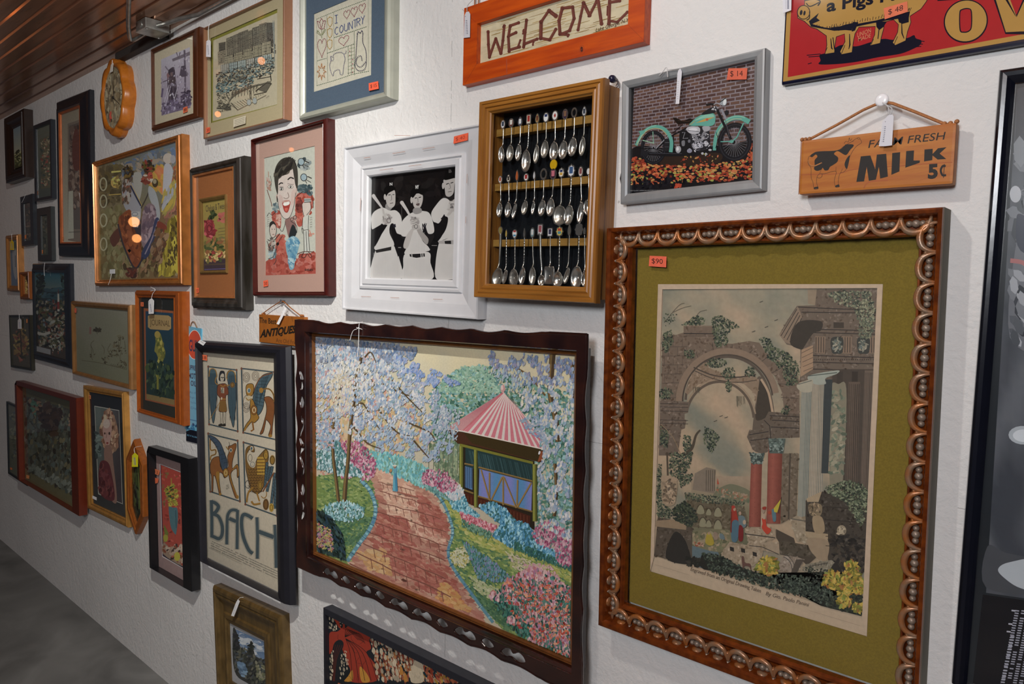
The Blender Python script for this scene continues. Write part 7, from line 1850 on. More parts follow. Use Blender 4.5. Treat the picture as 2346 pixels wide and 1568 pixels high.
    fol([(960,520),(1040,510),(1090,600),(1200,640),(1290,730),(1310,830),(1290,920),(1200,940),(1160,800),(1040,700)], 330,17); fol((340,660,50,40), 40); fol((130,1010,60,50), 60); fol((580,740,90,40), 60); fol((690,830,60,50), 60); fol((690,940,24,60), 30); fol((880,820,50,40), 34)
    fol([(1560,130),(1700,100),(1930,110),(1980,250),(1960,420),(1850,420),(1780,250),(1640,220)], 330,19, ['5f6452','77785f','4c5448','8b8a70','3a4038']); fol((1890,430,60,100), 90,17, ['5f6452','77785f','4c5448'])
    fol([(470,1300),(560,1330),(610,1390),(540,1540),(470,1440)], 130); fol([(290,1380),(350,1380),(370,1560),(290,1560)], 90); fol([(90,1300),(160,1340),(150,1500),(80,1460)], 80); fol((1190,1150,40,40), 24)
    a.line([(260,1560),(360,1500),(400,1380),(440,1330)], [30,12], '4a4034', True); a.line([(90,1280),(200,1400),(270,1560)], 7, '7d6a52', True)
    for p in ([(170,320),(250,230),(300,210)], [(200,290),(290,250),(360,235)], [(120,380),(180,310)], [(410,320),(440,285),(500,270)]): a.line(p, 3.5, '554c40', True)
    for p in ((980,200),(1110,362),(1025,422),(912,462),(625,1208),(670,1220),(575,1252)): a.line([(p[0]-16, p[1]+3),(p[0], p[1]-2),(p[0]+14, p[1]-8)], 5, '45403a', True)
    for k in range(16): x = random.uniform(370,450); a.line([(x, 950),(x+2,950+random.uniform(20,60))], 2, '5a5648'); x = random.uniform(760,830); a.line([(x, 1030),(x+4,1040+random.uniform(20,90))], 2, '5a5648')
    # ---- lower half
    a.crop(1480,1040,3.733)
    a.grad([(390,200),(900,200),(900,900),(390,900)], lambda u, v: mixc('94806a','6e6a52', v*2) if v < .5 else mixc('6e6a52','55543f', v*2-1), 8,12)
    a.poly([(600,330),(680,280),(760,270),(900,330),(900,420),(600,400)], '676650', True); a.poly([(420,180),(520,125),(600,145),(590,350),(400,320)], '76695a'); 
    for k in range(5): a.line([(520+k*18,150),(518+k*18,330)], 7, '554c40')
    a.poly([(612,270),(616,215),(630,270)], '9c3c24'); a.line([(620,270),(618,300)], 12, '7d6c58'); a.dabs([(600,300),(880,360),(890,420),(620,370)], 90,14, ['8c5c44','7c6c50','94806a','5f6650'])
    stone([(330,350),(480,400),(560,430),(750,420),(850,470),(890,640),(740,660),(400,640)], '5c5240', 260)
    for (cx, cy, r) in ((470,490,34),(540,510,24),(620,510,34),(490,600,34),(540,610,26),(620,620,36)): a.poly([(cx-r*.8, cy+r),(cx-r*.8, cy-r*.2),(cx, cy-r*1.2),(cx+r*.8, cy-r*.2),(cx+r*.8, cy+r)], '7f7a60', True); a.ring(cx, cy, r*.9, r*1.3,5, '3a3428', 180,360)
    fol([(330,340),(600,370),(850,420),(840,450),(500,430),(340,400)], 160); 
    a.poly([(395,800),(620,850),(640,900),(520,930),(500,1000),(400,960)], '55656a'); a.poly([(400,680),(700,660),(740,760),(640,850),(400,790)], '6b664c', True); a.dabs([(400,690),(700,670),(720,760),(620,840),(410,790)], 120,20, ['7c7256','5c5c44','8a7a60','6a6a4c'])
    # left vase, pedestal
    stone([(100,560),(350,600),(400,640),(395,930),(330,960),(70,890)], '4f453a', 160); a.poly([(170,905),(240,690),(330,740),(390,920),(340,960)], '2b2824', True); a.poly([(85,590),(260,575),(350,620),(345,665),(80,640)], '857158')
    a.poly([(135,240),(265,240),(258,400),(240,450),(180,465),(150,440),(135,380)], '8d7a62', True); a.poly([(100,225),(140,205),(230,205),(275,228),(255,250),(125,248)], '968169', True); a.dabs((200,340,60,100), 90,18, ['6a5b49','a08a70','7c6a55','5a4e40']); a.line([(180,0),(186,200)], 14, '4a4034')
    fol([(225,480),(330,420),(420,480),(450,590),(380,640),(240,580)], 300,18, ['2c332b','39402f','242a25','444b38']); fol([(100,450),(150,440),(240,520),(200,570),(90,560)], 110); fol([(100,100),(130,100),(130,440),(90,440)], 90); fol([(200,0),(400,0),(380,120),(300,220),(200,200)], 220); fol([(260,200),(410,180),(390,250),(300,300)], 80)
    # red columns
    def rcol(x0, x1, y0, xb0, xb1, y1):
        a.grad([(x0, y0),(x1, y0),(xb1, y1),(xb0, y1)], lambda u, v: mixc('8c4c3e','6a362a', abs(u-.35)*1.6), 8,2)
        for k in range(26): u, v = random.random(), random.random(); x = x0+(x1-x0)*u+(xb0-x0)*v; y = y0+(y1-y0)*v; a.ell(x, y, 3,2, '5a2a22')
    stone([(1160,0),(1310,0),(1290,560),(1230,560),(1160,600)], '665a4a', 120); a.line([(1240,0),(1225,560)], 12, '473e34')
    a.poly([(1000,60),(1050,0),(1040,460),(985,470)], '95866f'); rcol(905,1000,75,885,985,630); rcol(1055,1175,-80,1035,1155,600)
    a.poly([(895,0),(1020,0),(1000,95),(910,90)], '48534c'); a.dabs([(895,0),(1020,0),(1000,90),(910,85)], 60,14, ['5f6e66','3a4440','77827a']); 
    a.crop(1490,640,3.824); a.poly([(1040,1400),(1190,1400),(1170,1530),(1050,1530)], '4c5852'); a.dabs([(1045,1400),(1185,1400),(1165,1525),(1055,1525)], 60,14, ['64746c','3a4440','7c8880']); a.crop(1480,1040,3.733)
    # bases, blocks
    stone([(1240,560),(1290,530),(1440,560),(1440,640),(1380,760),(1290,740),(1260,640)], '8a7c66', 60); a.line([(1245,555),(1440,585)], 10, '5c564a')
    stone([(850,640),(1110,640),(1120,720),(1000,760),(1145,760),(1145,860),(1010,830),(990,920),(920,960),(830,960),(640,880),(720,760),(890,790)], '8f7f69', 260); a.poly([(1118,645),(1270,720),(1280,760),(1400,800),(1460,880),(1380,950),(1330,900),(1150,860),(1145,760),(1120,720)], '453d33'); stone([(1150,740),(1400,780),(1450,880),(1150,860)], '4c4438', 60)
    a.line([(850,690),(1110,720)], 8, SH); a.line([(890,790),(1000,800),(1140,860)], 6, SH); 
    for p in ((740,820),(835,830),(935,860)): a.poly([(p[0]-18, p[1]-20),(p[0]+18, p[1]-10),(p[0]+20, p[1]+24),(p[0]-14, p[1]+16)], '2c2824')
    # lion tomb
    stone([(1370,400),(1510,320),(1900,380),(1900,640),(1880,1000),(1600,1000),(1560,900),(1540,680),(1370,680)], '3f3830', 420); a.poly([(1375,385),(1510,318),(1480,410),(1385,410)], '978468'); a.poly([(1365,660),(1560,680),(1560,740),(1375,710)], '948165'); a.poly([(1390,720),(1560,740),(1550,900),(1500,910),(1440,860),(1400,800)], '8a7860', True); a.poly([(1400,430),(1500,430),(1505,510),(1460,540),(1405,510)], '77684f', True); a.dabs((1450,470,46,50), 50,14, ['4c4234','9c8668','6c5c48']); a.poly([(1430,540),(1510,540),(1530,660),(1450,670)], '8d7a5e', True); a.ell(1675,648,40,44, '8a7d66'); a.dabs((1675,648,36,40), 26,14, ['6a5f4e','a0927a'])
    for y in (450,560,700,780): a.line([(1540, y),(1890, y+20)], 5, '292420')
    a.dabs([(1560,680),(1890,700),(1880,980),(1620,980)], 200,24, ['2a2622','37312a','443c32','24211e'])
    fol([(1540,280),(1740,220),(1850,260),(1900,300),(1890,480),(1840,620),(1700,400),(1560,330)], 430,19, ['3a4234','56604a','2c332b','6c7458','48503c','7c8468']); 
    # drums
    stone([(1140,960),(1180,870),(1300,880),(1355,900),(1280,1040),(1200,1100),(1140,1060)], '85786a', 120); a.ring(1165,990,90,110,7, '4a4640', -80,60); a.ring(1160,995,120,140,6, '4a4640', -75,50); a.poly([(1290,900),(1355,900),(1270,1060),(1210,1110)], '4a433b')
    stone([(1370,940),(1590,900),(1650,950),(1560,1030),(1400,1030),(1340,990)], '77705f', 80); a.line([(1390,960),(1560,925)], 6, '45413a'); 
    for k in range(7): a.line([(1410+k*24,945-k*4),(1406+k*24,965-k*4)], 6, '45413a')
    a.poly([(1560,1020),(1620,920),(1670,980),(1680,1060),(1560,1080)], '2b2824', True); stone([(1330,1050),(1420,1060),(1550,1120),(1510,1260),(1440,1240),(1340,1140)], '6a6352', 90)
    # foreground dark growth
    a.poly([(480,880),(640,880),(830,980),(960,1020),(1130,1070),(1330,1130),(1440,1230),(1500,1290),(1840,1370),(1850,1050),(1700,1000),(1690,1200),(1560,1250),(1400,1180),(1100,1100),(500,1000),(450,960)], '24241f')
    fol([(480,860),(640,870),(840,980),(1000,1030),(1340,1100),(1450,1240),(1100,1160),(560,1020)], 520,20, ['242a24','30372c','1f2420','3d4638','4b564a']); fol([(1480,1240),(1700,1180),(1850,1200),(1840,1360),(1600,1310)], 260,20, ['242a24','30372c','1f2420','39402f'])
    fol([(1100,1020),(1340,1040),(1560,1100),(1620,1220),(1200,1170)], 240,18, ['2a332c','3a4438','1f2420','4b564a']); fol([(1320,1090),(1560,1150),(1560,1300),(1440,1250)], 160,18, ['2a332c','3a4438','1f2420','4b564a']); fol([(1340,960),(1700,1000),(1700,1200),(1560,1120),(1400,1060)], 120,18, ['2f342c','3d4238','262822'])
    a.dabs([(350,900),(460,910),(460,980),(360,960)], 50,22, ['24241f','2f2c26'])
    YG = ['8f7c1c','a89028','6e6a1c','8c5c28','7c8430','b09438','5c5c1c']
    for (x, y, r, n_) in ((1045,960,88,150),(1600,1070,80,120),(1760,960,56,60),(1760,1060,86,130),(1700,1160,60,90),(1820,1140,50,70),(1700,1250,56,70),(1810,1300,40,50)): a.dabs((x, y, r, r*.9), n_, 20, YG, asp=2.2)
    # people
    a.poly([(742,470),(775,480),(790,540),(800,590),(745,600),(735,540)], '8c2c1c', True); a.poly([(745,590),(800,590),(790,745),(740,745)], '44606e', True); a.ell(765,480,11,16, '9c806a'); a.ell(755,462,16,13, '9c2c1c'); a.line([(740,500),(735,680)], 10, '6c2418')
    a.poly([(800,540),(850,545),(865,620),(830,640),(805,620)], '5c6c70', True); a.ell(812,515,12,16, '9c806a'); a.poly([(805,620),(838,640),(835,745),(800,740)], '6c1c1c', True); a.ell(850,590,14,20, 'a08a74')
    a.poly([(1000,555),(1030,560),(1040,620),(1080,650),(1045,690),(1000,640),(1005,600)], 'a8341c', True); a.ell(1012,490,13,22, '8c7866'); a.poly([(1005,460),(1035,455),(1030,480),(1008,480)], '8c2c1c', True); a.ell(1018,540,16,24, 'a08a74'); a.poly([(1085,480),(1115,490),(1120,570),(1095,575)], '4c6a74', True); a.poly([(1165,385),(1150,440),(1130,505),(1105,500),(1100,470)], 'a89a14'); a.line([(1168,370),(1155,440),(1140,510)], 5, '3c342a'); a.ell(1065,505,14,14, '9c3a20')
    a.poly([(530,690),(560,690),(590,770),(560,795),(515,770)], '93821c', True); a.ell(545,690,10,12, '94795f'); a.poly([(585,680),(620,690),(620,740),(590,740)], '83705e', True); a.poly([(640,690),(670,700),(680,740),(640,730)], '5c6c70', True); a.dabs([(420,770),(500,770),(500,800),(420,800)], 14,12, ['9c7c68','8c4c34'])
    a.poly([(825,890),(845,885),(855,935),(900,945),(905,1000),(890,970),(850,965),(838,990)], '5c4038', True)
    a.text('Engraved from an Original Drawing Taken', (385,1022),(990,1200), 44, '5a4c40', 0,.35); a.text('By Gio. Paolo Panini', (1030,1218),(1400,1310), 44, '5a4c40', 0,.35)
    for (x0, y0, x1, y1) in ((80,965,380,1050),(1400,1330,1830,1450)): a.line([(x0, y0),(x1, y1)], 2, '8d7c6a')
    # margins trimmed again over any strokes that ran out of the picture
    a.crop(); ob = [(1508,651),(2024,652),(1985,1453.6),(1490,1315.5)]; PB = 'ae9880'
    a.poly([ob[0], ob[1], ia[1], ia[0]], PB); a.poly([ob[1], ob[2], ia[2], ia[1]], PB); a.poly([ob[0], ia[0], ia[3], ob[3]], PB)
    a.build('ruins_engraving', it.e); it.glass(op, 0.026)
    it.sticker([U_(457,450), U_(595,456), U_(592,545), U_(450,535)], 0.0265, '$90','cc5232','1c0c08')
ruins()

# ---- poster, far right
def poster():
    g = 198; d = 0.026
    it = Item('framed_picture','tall black and white sports poster in a glossy black frame at the right edge','framed picture',
              [(2287,157),(2600,110),(2176,1568), None], d, g)
    cq = [(2327,190),(2600,150),(2212,1568),(2545,1685)]
    op = it.rect(cq, d-.004); it.frame(op, profile('round', d, 0.012), paintf('0c0e18', g, 0.2))
    a = it.art(cq, 0.013, op); a.crop()
    a.poly([(2327,190),(2600,150),(2545,1685),(2212,1568)], '22262b')
    a.grad([(2330,198),(2590,140),(2540,1340),(2262,1305)], lambda u, v: mixc('3c4048','5c6068', .5+1.2*fbm(u*3, v*7,8)), 16,40)
    a.poly([(2330,198),(2590,140),(2590,290),(2326,300)], '34363e'); a.dabs([(2330,300),(2420,290),(2420,500),(2325,500)], 60,24, ['4a4e56','3a3e46','5c6068','6c7078'])
    a.ell(2328,390,12,16, 'a8acb4'); a.poly([(2328,500),(2346,490),(2400,540),(2400,700),(2318,680)], '62666e', True); a.dabs([(2325,540),(2420,540),(2420,700),(2318,690)], 70,16, ['4c5058','9a9ea6','6c7078','2c3038'], ang=60)
    a.poly([(2330,440),(2346,430),(2420,480),(2420,520),(2340,500)], '2c3040', True); a.line([(2318,520),(2346,524),(2360,540)], 9, 'a06060', True)
    a.ell(2350,900,34,22, 'a4acb4'); a.ell(2352,901,26,15, 'c4ccd4')
    a.poly([(2266,1180),(2310,1195),(2400,1220),(2400,1300),(2262,1290)], '46494f', True); a.poly([(2292,1240),(2320,1220),(2400,1212),(2420,1300),(2350,1290),(2310,1265)], 'a9b2ba', True)
    a.poly([(2254,1310),(2540,1345),(2528,1634),(2226,1568)], '141318')
    for c_ in range(12):
        for k in range(40):
            x = 2340+c_*16-k*1.2; y = 1352+k*7
            if random.random() < .85: a.line([(x-5, y),(x+5, y+1)], 3.4, '9a9cac')
        if c_ == 0:
            for y in (1352,1390,1412): a.line([(2326-(y-1352)*.2, y),(2336-(y-1352)*.2, y+1)], 4, 'b0b2c0')
    for k in range(16): a.line([(2324-k*1.6,1426+k*9),(2334-k*1.6,1427+k*9)], 4, 'a0a2b0')
    a.build('sports_poster', it.e, GLOSSY); it.glass(op, 0.018)
poster()
P_ = cr(660,700,3.646); Q_ = cr(1000,740,4.022); R_ = cr(660,1080,3.214); T_ = cr(1000,1100,3.351)
def blossom():
    g = 196; D = 0.062
    it = Item('framed_picture','garden painting with pink-roofed kiosk, path and blossom trees in dark carved pierced wooden frame','framed picture',
              [P_(60,122), Q_(1380,98), R_(55,700),(1333,1604)], D, g)
    o = it.outer
    op = it.rect([(709,764),(1326,806),(709,1276),(1312,1532)], D-.012)
    DW = mat('dark_carved_wood', alb('30160f', g), 0.2,0,0,14,0.05,0.7,(1,1,1), alb('1a0b08', g), 0.3)
    w, h = it.w, it.h
    # pierced border board, one closed outline per side pair
    def side(k):
        """k 0 left 1 bottom 2 right 3 top : (t along 0..1, b across from outer 0 to opening 1) -> x, z"""
        if k == 0: return lambda t, b: (o[0]+(op[0]-o[0])*b, o[3]-(o[3]-o[2])*t)
        if k == 2: return lambda t, b: (o[1]+(op[1]-o[1])*b, o[3]-(o[3]-o[2])*t)
        if k == 1: return lambda t, b: (o[0]+(o[1]-o[0])*t, o[2]+(op[2]-o[2])*b)
        return lambda t, b: (o[0]+(o[1]-o[0])*t, o[3]+(op[3]-o[3])*b)
    def wave(t, n):
        if t < .11 or t > .89: return 0.0 if t < .1 or t > .9 else .03
        u = (t-.11)/.78*n
        return .03+.17*(1-abs(2*(u-floor(u))-1)**1.6)*(.7 if int(u) % 2 else 1)
    def edge(k, rev, n=6):
        f = side(k); ts = [i/90 for i in range(91)]
        if rev: ts = ts[::-1]
        return [f(t, wave(t, n)) for t in ts][:-1]
    outer = edge(3, True, 8)+edge(0, False)+edge(1, False, 8)+edge(2, True)
    TEAR = [(.165,.48),(.195,.50),(.215,.74),(.235,.84),(.238,.66),(.262,.80),(.278,.62),(.272,.50),(.235,.55),(.205,.42)]
    DIA = [(.298,.62),(.325,.86),(.352,.64),(.325,.44)]
    ESS = [(.378,.58),(.398,.82),(.430,.78),(.452,.58),(.470,.54),(.490,.84),(.508,.66),(.492,.48),(.462,.38),(.436,.50),(.415,.66),(.398,.60)]
    holes = []
    for k in range(4):
        f = side(k)
        pat = [TEAR, DIA, ESS, [(1-t, b) for t, b in ESS][::-1], [(1-t, b) for t, b in DIA][::-1], [(1-t, b) for t, b in TEAR][::-1]]
        if k > 1: continue
        if k == 1:
            pat = []
            SH = [(0,.5),(.012,.78),(.028,.88),(.036,.70),(.052,.88),(.066,.74),(.07,.5),(.05,.36),(.03,.48),(.015,.36)]
            D2 = [(0,.6),(.018,.88),(.04,.62),(.02,.36)]
            x = .13
            for i, tp in enumerate('SDSDSSDSDSSDS'):
                p = SH if tp == 'S' else D2
                if x+.07 > .87: break
                pat.append([(x+t, b) for t, b in p]); x += (.085 if tp == 'S' else .058)
        for p in pat:
            q = [f(t, .61+(b-.63)*1.05) for t, b in p]; holes.append(catmull(q, 3, True))
    inner = [(op[0]-.004, op[3]+.004),(op[1]+.004, op[3]+.004),(op[1]+.004, op[2]-.004),(op[0]-.004, op[2]-.004)]
    mb = MB(); mb.slab(outer, holes+[inner], D-.0055, D-.0005)
    # softened raised bead that follows the wavy edge
    for q in (outer,):
        mb.tube([(p[0]*.994,-(D-.004), p[1]*.992) for p in q+[q[0], q[1]]], 0.0042,8, cap=False)
    for hl in holes: mb.tube([(p[0], -(D-.0025), p[1]) for p in hl+[hl[0], hl[1]]], 0.0016,6, cap=False)
    ob = mb.build('carved_frame', DW, it.e); ob['label'] = 'pierced wavy dark wood border'
    # deep box behind, set in from the pierced border
    it.frame(op, [(0,.016),(0, D-.0056),(.12, D-.0056),(.16, D-.004),(.4, D-.004),(.7, D-.008),(1, D-.014),(1, D-.045)], DW, 'shadow_box', (op[0]-.006, op[1]+.006, op[2]-.006, op[3]+.006))
    mb = MB(); mb.box(-.1,-.018, op[3]-.12,.1,-.0005, op[3]-.02); mb.build('wall_spacer', mat('plain_pine', (0.4,0.3,0.2), 0.7), it.e)
    mb = MB(); mb.box(op[0], -.020, op[2], op[1], -.017, op[3]); mb.build('backing_board', mat('grey_board', (0.3,0.28,0.25), 0.8), it.e)
    cq = [P_(228,262), Q_(1283,303), R_(205,605), T_(1030,1355)]
    ar = it.rect(cq, D-.032)
    it.frame(ar, [(0, D-.035),(0, D-.024),(.25, D-.022),(.4, D-.026),(.7, D-.024),(1, D-.029),(1, D-.036)], gold('86501c', g, .3,.4),'gilt_liner', op)
    a = it.art(cq, D-.034, ar); a.ks = .52; a.kn = 2.6
    # ------- painting, traced in photo pixels
    def bg(u, v):
        c = mixc('d0c69e','b8b096', v*2)
        c = mixc(c, '8ea0bc', max(0,.75-u*1.7)*max(0,1-v*2.2)+.25*fbm(u*6, v*6,4))
        return c
    a.grad(a.q, bg, 26,26)
    BL = ['8ea4b8','a0b2c0','7890b0','a8b0b8','94a4bc','84a2b4']; WH = ['c8cacc','bcc0c4','d0ccc0','b0bac0']; PK = ['b8969a','c4a4a2','ac888a','c09484']
    TE = ['6c9c98','5c8c88','7caca8','4c7c78','88b4b4']; GN = ['4c7860','5c8870','3c6858','6c9880','7ca488']; MG = ['a44c70','b46080','c08c9c','d0acb4','8c3c60','c89ca8','5c7c78']
    YG = ['8c9c48','7c8c40','9cac58','6c8844','acb468']; OC = ['b09860','c4ac74','b88870','c0a080']
    # warm ground behind left trees
    a.dabs([(723,900),(900,880),(1000,1000),(880,1060),(723,1100)], 420,13, ['bca070','c4a880','c08c78','a8a068','c8b48c'], ang=95)
    # distant trees
    a.dabs([(985,900),(1040,850),(1110,835),(1190,870),(1316,900),(1316,1060),(1000,1060)], 1500,11, GN+TE, asp=1.6)
    a.dabs([(1000,900),(1060,840),(1120,840),(1150,900)], 200,8, ['8cb098','7ca890','9cc0a8'], asp=1.4)
    a.dabs([(985,1020),(1060,1000),(1060,1110),(1000,1080)], 160,10, ['6c8468','5c7458','7c8c70','8c9c78'], ang=90)
    for k in range(7): x = 985+k*11; a.line([(x, 1015),(x-2,1085)], 1.6, '5c6850')
    a.dabs([(1230,1000),(1316,960),(1316,1240),(1228,1215)], 420,11, GN+TE+['88a4a0'], asp=1.6)
    # grass
    LG = [(723,1095),(790,1085),(845,1078),(865,1120),(874,1160),(862,1200),(838,1240),(800,1300),(723,1272)]
    a.poly(LG, '6a8444'); a.dabs(LG, 520,8, ['728c48','84985a','5c7c44','94a45c','4c7048','7c9450'], ang=10)
    a.dabs([(723,1180),(860,1190),(830,1250),(723,1260)], 160,9, ['4c7450','5c8058','44684c'])
    RG = [(965,1085),(1010,1120),(1080,1180),(1180,1240),(1316,1310),(1309,1508),(1150,1440),(1060,1330),(1025,1280),(1040,1215),(1020,1165)]
    a.poly(RG, '6c8848'); a.dabs(RG, 900,9, ['7c9450','94a458','5c8048','a0ac60','547c54','4c7454','88a058'], ang=22)
    a.dabs([(1010,1125),(1080,1180),(1316,1300),(1310,1330),(1080,1240),(1030,1180)], 300,9, ['a8a850','98a448','b4b468','8c9c48'], ang=26)
    a.dabs([(1090,1330),(1200,1400),(1250,1470),(1160,1440),(1070,1360)], 160,11, ['4c7450','5c845c','40684c'], ang=40)
    # path
    PT = [(848,1070),(905,1085),(960,1110),(1000,1145),(1026,1195),(1026,1230),(1018,1262),(1024,1290),(1060,1345),(1112,1424),(1100,1428),(960,1368),(800,1298),(838,1244),(862,1200),(872,1160),(862,1118)]
    a.poly(PT, 'b07c68')
    a.dabs(PT, 900,15, ['b0806c','a87060','b88c74','a87464','bc9880','a06858','b08470'], ang=15, asp=2.6)
    a.dabs([(860,1075),(940,1105),(960,1200),(900,1210),(880,1120)], 200,14, ['c8a48c','d0ac90','c49880'], ang=20)
    a.dabs([(930,1130),(1010,1170),(1020,1250),(960,1230)], 140,14, ['c49c84','b8806c','cca48c'], ang=25)
    for sp in ([(860,1180),(930,1190),(950,1250),(870,1240)], [(850,1240),(950,1260),(1000,1330),(900,1320)], [(920,1270),(1030,1300),(1060,1380),(960,1350)], [(960,1130),(1020,1180),(1025,1230),(970,1200)]): a.dabs(sp, 150,12, ['a06050','a45c50','985448','ac6c5c','b07864'], ang=25, asp=2.6)
    a.dabs([(815,1270),(880,1260),(900,1320),(850,1310)], 60,14, ['c49860','c0a070','b88c5c'], ang=20); a.dabs([(1020,1330),(1080,1400),(1060,1410),(1000,1370)], 60,14, ['c09050','b87848','c49c60'], ang=25)
    DK = '7c4c40'
    rowsL = [(868,1110),(866,1150),(868,1190),(852,1222),(838,1256),(818,1280)]
    for k in range(9):
        t = k/8; y0 = 1105+190*t; xl = [866,870,872,866,856,846,832,816,800][k]; xr = [950,990,1010,1024,1026,1022,1022,1034,1060][k]; dy = [22,30,36,42,52,62,78,96,118][k]
        pts = [(xl+(xr-xl)*i/8, y0+dy*i/8+random.uniform(-2,2)) for i in range(9)]; a.line(pts, 1.5+t, DK, True)
        for i in range(1,8):
            x, y = pts[i]; l = 14+12*t; a.line([(x+(6 if k % 2 else 0), y),(x+4+(6 if k % 2 else 0), y+l)], 1.2+t*.6, DK)
    # kerbs
    def kerb(pts, w_, n):
        a.line(pts, w_, '5a8c9c', True); P = catmull(pts, 10)
        for i in range(0, len(P)-1,3):
            a.ell(P[i][0], P[i][1], w_[0]*.4 if isinstance(w_, list) else w_*.4,3, random.choice(['6ca4b4','7cb4bc','4c7ca0','90bcc4']), 30)
        for i in range(0, len(P)-1,5):
            x, y = P[i]; x2, y2 = P[i+1]; l = hypot(x2-x, y2-y) or 1; q = 7; a.line([(x-(y2-y)/l*q, y+(x2-x)/l*q),(x+(y2-y)/l*q, y-(x2-x)/l*q)], 1.4, '2c5468')
    kerb([(828,1104),(848,1126),(860,1160),(858,1190),(844,1220),(822,1250),(795,1290)], [9,9,11,12,14,17,20], 20)
    kerb([(945,1088),(985,1115),(1015,1150),(1034,1195),(1038,1225),(1028,1262),(1036,1295),(1070,1345),(1130,1425)], [6,7,9,11,12,13,15,19,24], 30)
    # background flower row behind the path
    a.dabs([(845,1035),(900,1040),(960,1062),(1010,1090),(1000,1130),(930,1100),(850,1068)], 420,8, ['68b0b4','7cc0bc','58a0a8','8cc4c4','6c9c88'], ang=90); 
    # kiosk
    a.poly([(1056,1010),(1225,1055),(1225,1212),(1060,1140)], '2c2418')
    a.poly([(1068,1024),(1222,1060),(1222,1102),(1068,1070)], '233c3c')
    for k in range(44): x = random.uniform(1070,1218); y = 1030+(x-1068)*.24; a.line([(x, y),(x+8, y+34)], 1, '38585a')
    a.grad([(1100,1074),(1220,1104),(1218,1168),(1098,1136)], lambda u, v: mixc('4c88b4','7c80c0', .5+.5*sin(u*14)), 14,2)
    a.poly([(1067,1068),(1084,1072),(1084,1122),(1067,1116)], '5078a4')
    a.poly([(1063,1126),(1216,1180),(1212,1215),(1063,1148)], '4a2214')
    for k in range(20): x = 1066+k*7.5; a.line([(x, 1132+(x-1063)*.33),(x, 1150+(x-1063)*.4)], 1.3, '6c3c24')
    OCH = '96783c'
    for p in ([(1098,1070),(1222,1101)], [(1066,1062),(1086,1066)], [(1096,1136),(1220,1170)], [(1064,1122),(1086,1130)], [(1123,1082),(1123,1146)], [(1154,1090),(1154,1156)], [(1187,1098),(1185,1162)], [(1104,1076),(1123,1144)], [(1152,1092),(1126,1146)], [(1156,1092),(1184,1162)], [(1218,1104),(1186,1160)]): a.line(p, 3.4, OCH); a.line([(q[0]+1.8, q[1]+1) for q in p], .9, '4c3a18')
    for k in range(4): a.line([(1069+k*4.5,1070),(1069+k*4.5,1118)], 1.5, '2c3c50')
    for (x, y0, y1, w_) in ((1059,1022,1128,10),(1092,1028,1162,9),(1226,1062,1192,11)):
        a.line([(x, y0),(x, y1)], w_, '5f6424'); a.line([(x-2, y0),(x-2, y1)], w_*.35, '8c9034'); a.line([(x+w_*.42, y0),(x+w_*.42, y1)], 1.4, '2c2c14')
    a.poly([(1055,1016),(1222,1056),(1222,1062),(1055,1022)], '76761c')
    a.poly([(1026,985),(1062,990),(1262,1030),(1254,1042),(1240,1058),(1082,1020),(1050,1016)], '4a2c1a'); a.poly([(1064,992),(1260,1030),(1236,1056),(1084,1016)], '3c3014'); a.poly([(1240,1032),(1262,1032),(1254,1044),(1232,1058)], '8c4824')
    a.poly([(1154,898),(1022,983),(1062,988)], 'c8a4a0'); a.poly([(1154,898),(1062,988),(1262,1031),(1212,960)], 'd4c8c0')
    for k in range(13):
        t0 = k/13; t1 = t0+.045; A = lambda t: (1062+200*t, 988+43*t); s0 = (1154+3*t0*8,899+t0*18)
        a.poly([s0, A(t0+.012), A(t1+.012)], 'cc7480' if k % 2 == 0 or True else 'd0c0b8')
    for k in range(9): a.line([(1152,900),(1026+k*4,983+k*.6)], 1.3, 'b87078')
    a.line([(1154,900),(1062,988)], 3, 'c4646c'); a.line([(1022,983),(1062,988),(1262,1031)], 2.6, 'dcd0c4'); a.line([(1155,899),(1262,1030)], 2.2, 'd8b4ac'); a.ell(1154,890,5,9, 'c89490'); a.ell(1152,888,2.5,6, 'dcc0b8')
    # shrub bands under the kiosk
    a.dabs([(1010,1105),(1060,1120),(1075,1160),(1100,1180),(1090,1190),(1040,1165)], 360,6.5, ['6cb0c0','8cc4d0','4c94ac','a8d0d4','3c7c8c'], ang=95); a.dabs((1043,1128,22,16), 60,6.5, WH, ang=95)
    a.dabs([(1055,1172),(1140,1205),(1128,1225),(1060,1192)], 190,6, ['c46474','d08c98','e0b0b4','a84858'], ang=95); a.dabs([(1060,1190),(1130,1220),(1120,1235),(1060,1205)], 80,6, GN, ang=95)
    a.dabs([(1098,1158),(1130,1150),(1160,1165),(1180,1190),(1210,1200),(1240,1240),(1315,1280),(1312,1300),(1240,1272),(1170,1250),(1130,1225),(1150,1200)], 900,8, ['5ca0c0','7cbcd4','3c80a4','9cd0dc','2c6c7c','386c68','4c94b8'], ang=95)
    a.dabs([(1180,1240),(1315,1290),(1312,1305),(1180,1258)], 120,7, ['2c5c58','3c7460'], ang=95)
    for c_ in ((1258,1222,34,28),(1296,1258,24,32),(1290,1228,26,16)): a.dabs(c_, 150,7.5, MG, ang=95)
    # pink bushes left
    for c_ in ((805,1040,40,28),(838,1070,24,30),(795,1075,22,22)): a.dabs(c_, 170,6.5, MG, ang=95)
    a.dabs([(723,990),(770,1000),(800,1060),(840,1095),(780,1092),(723,1075)], 420,8, ['58888c','7ca8ac','3c6c70','a8c4c8','4c7c74','c0d0d4'], ang=95)
    for c_ in ((985,1097,16,20),(1012,1105,24,26),(1035,1112,14,12)): a.dabs(c_, 100,6, MG, ang=95)
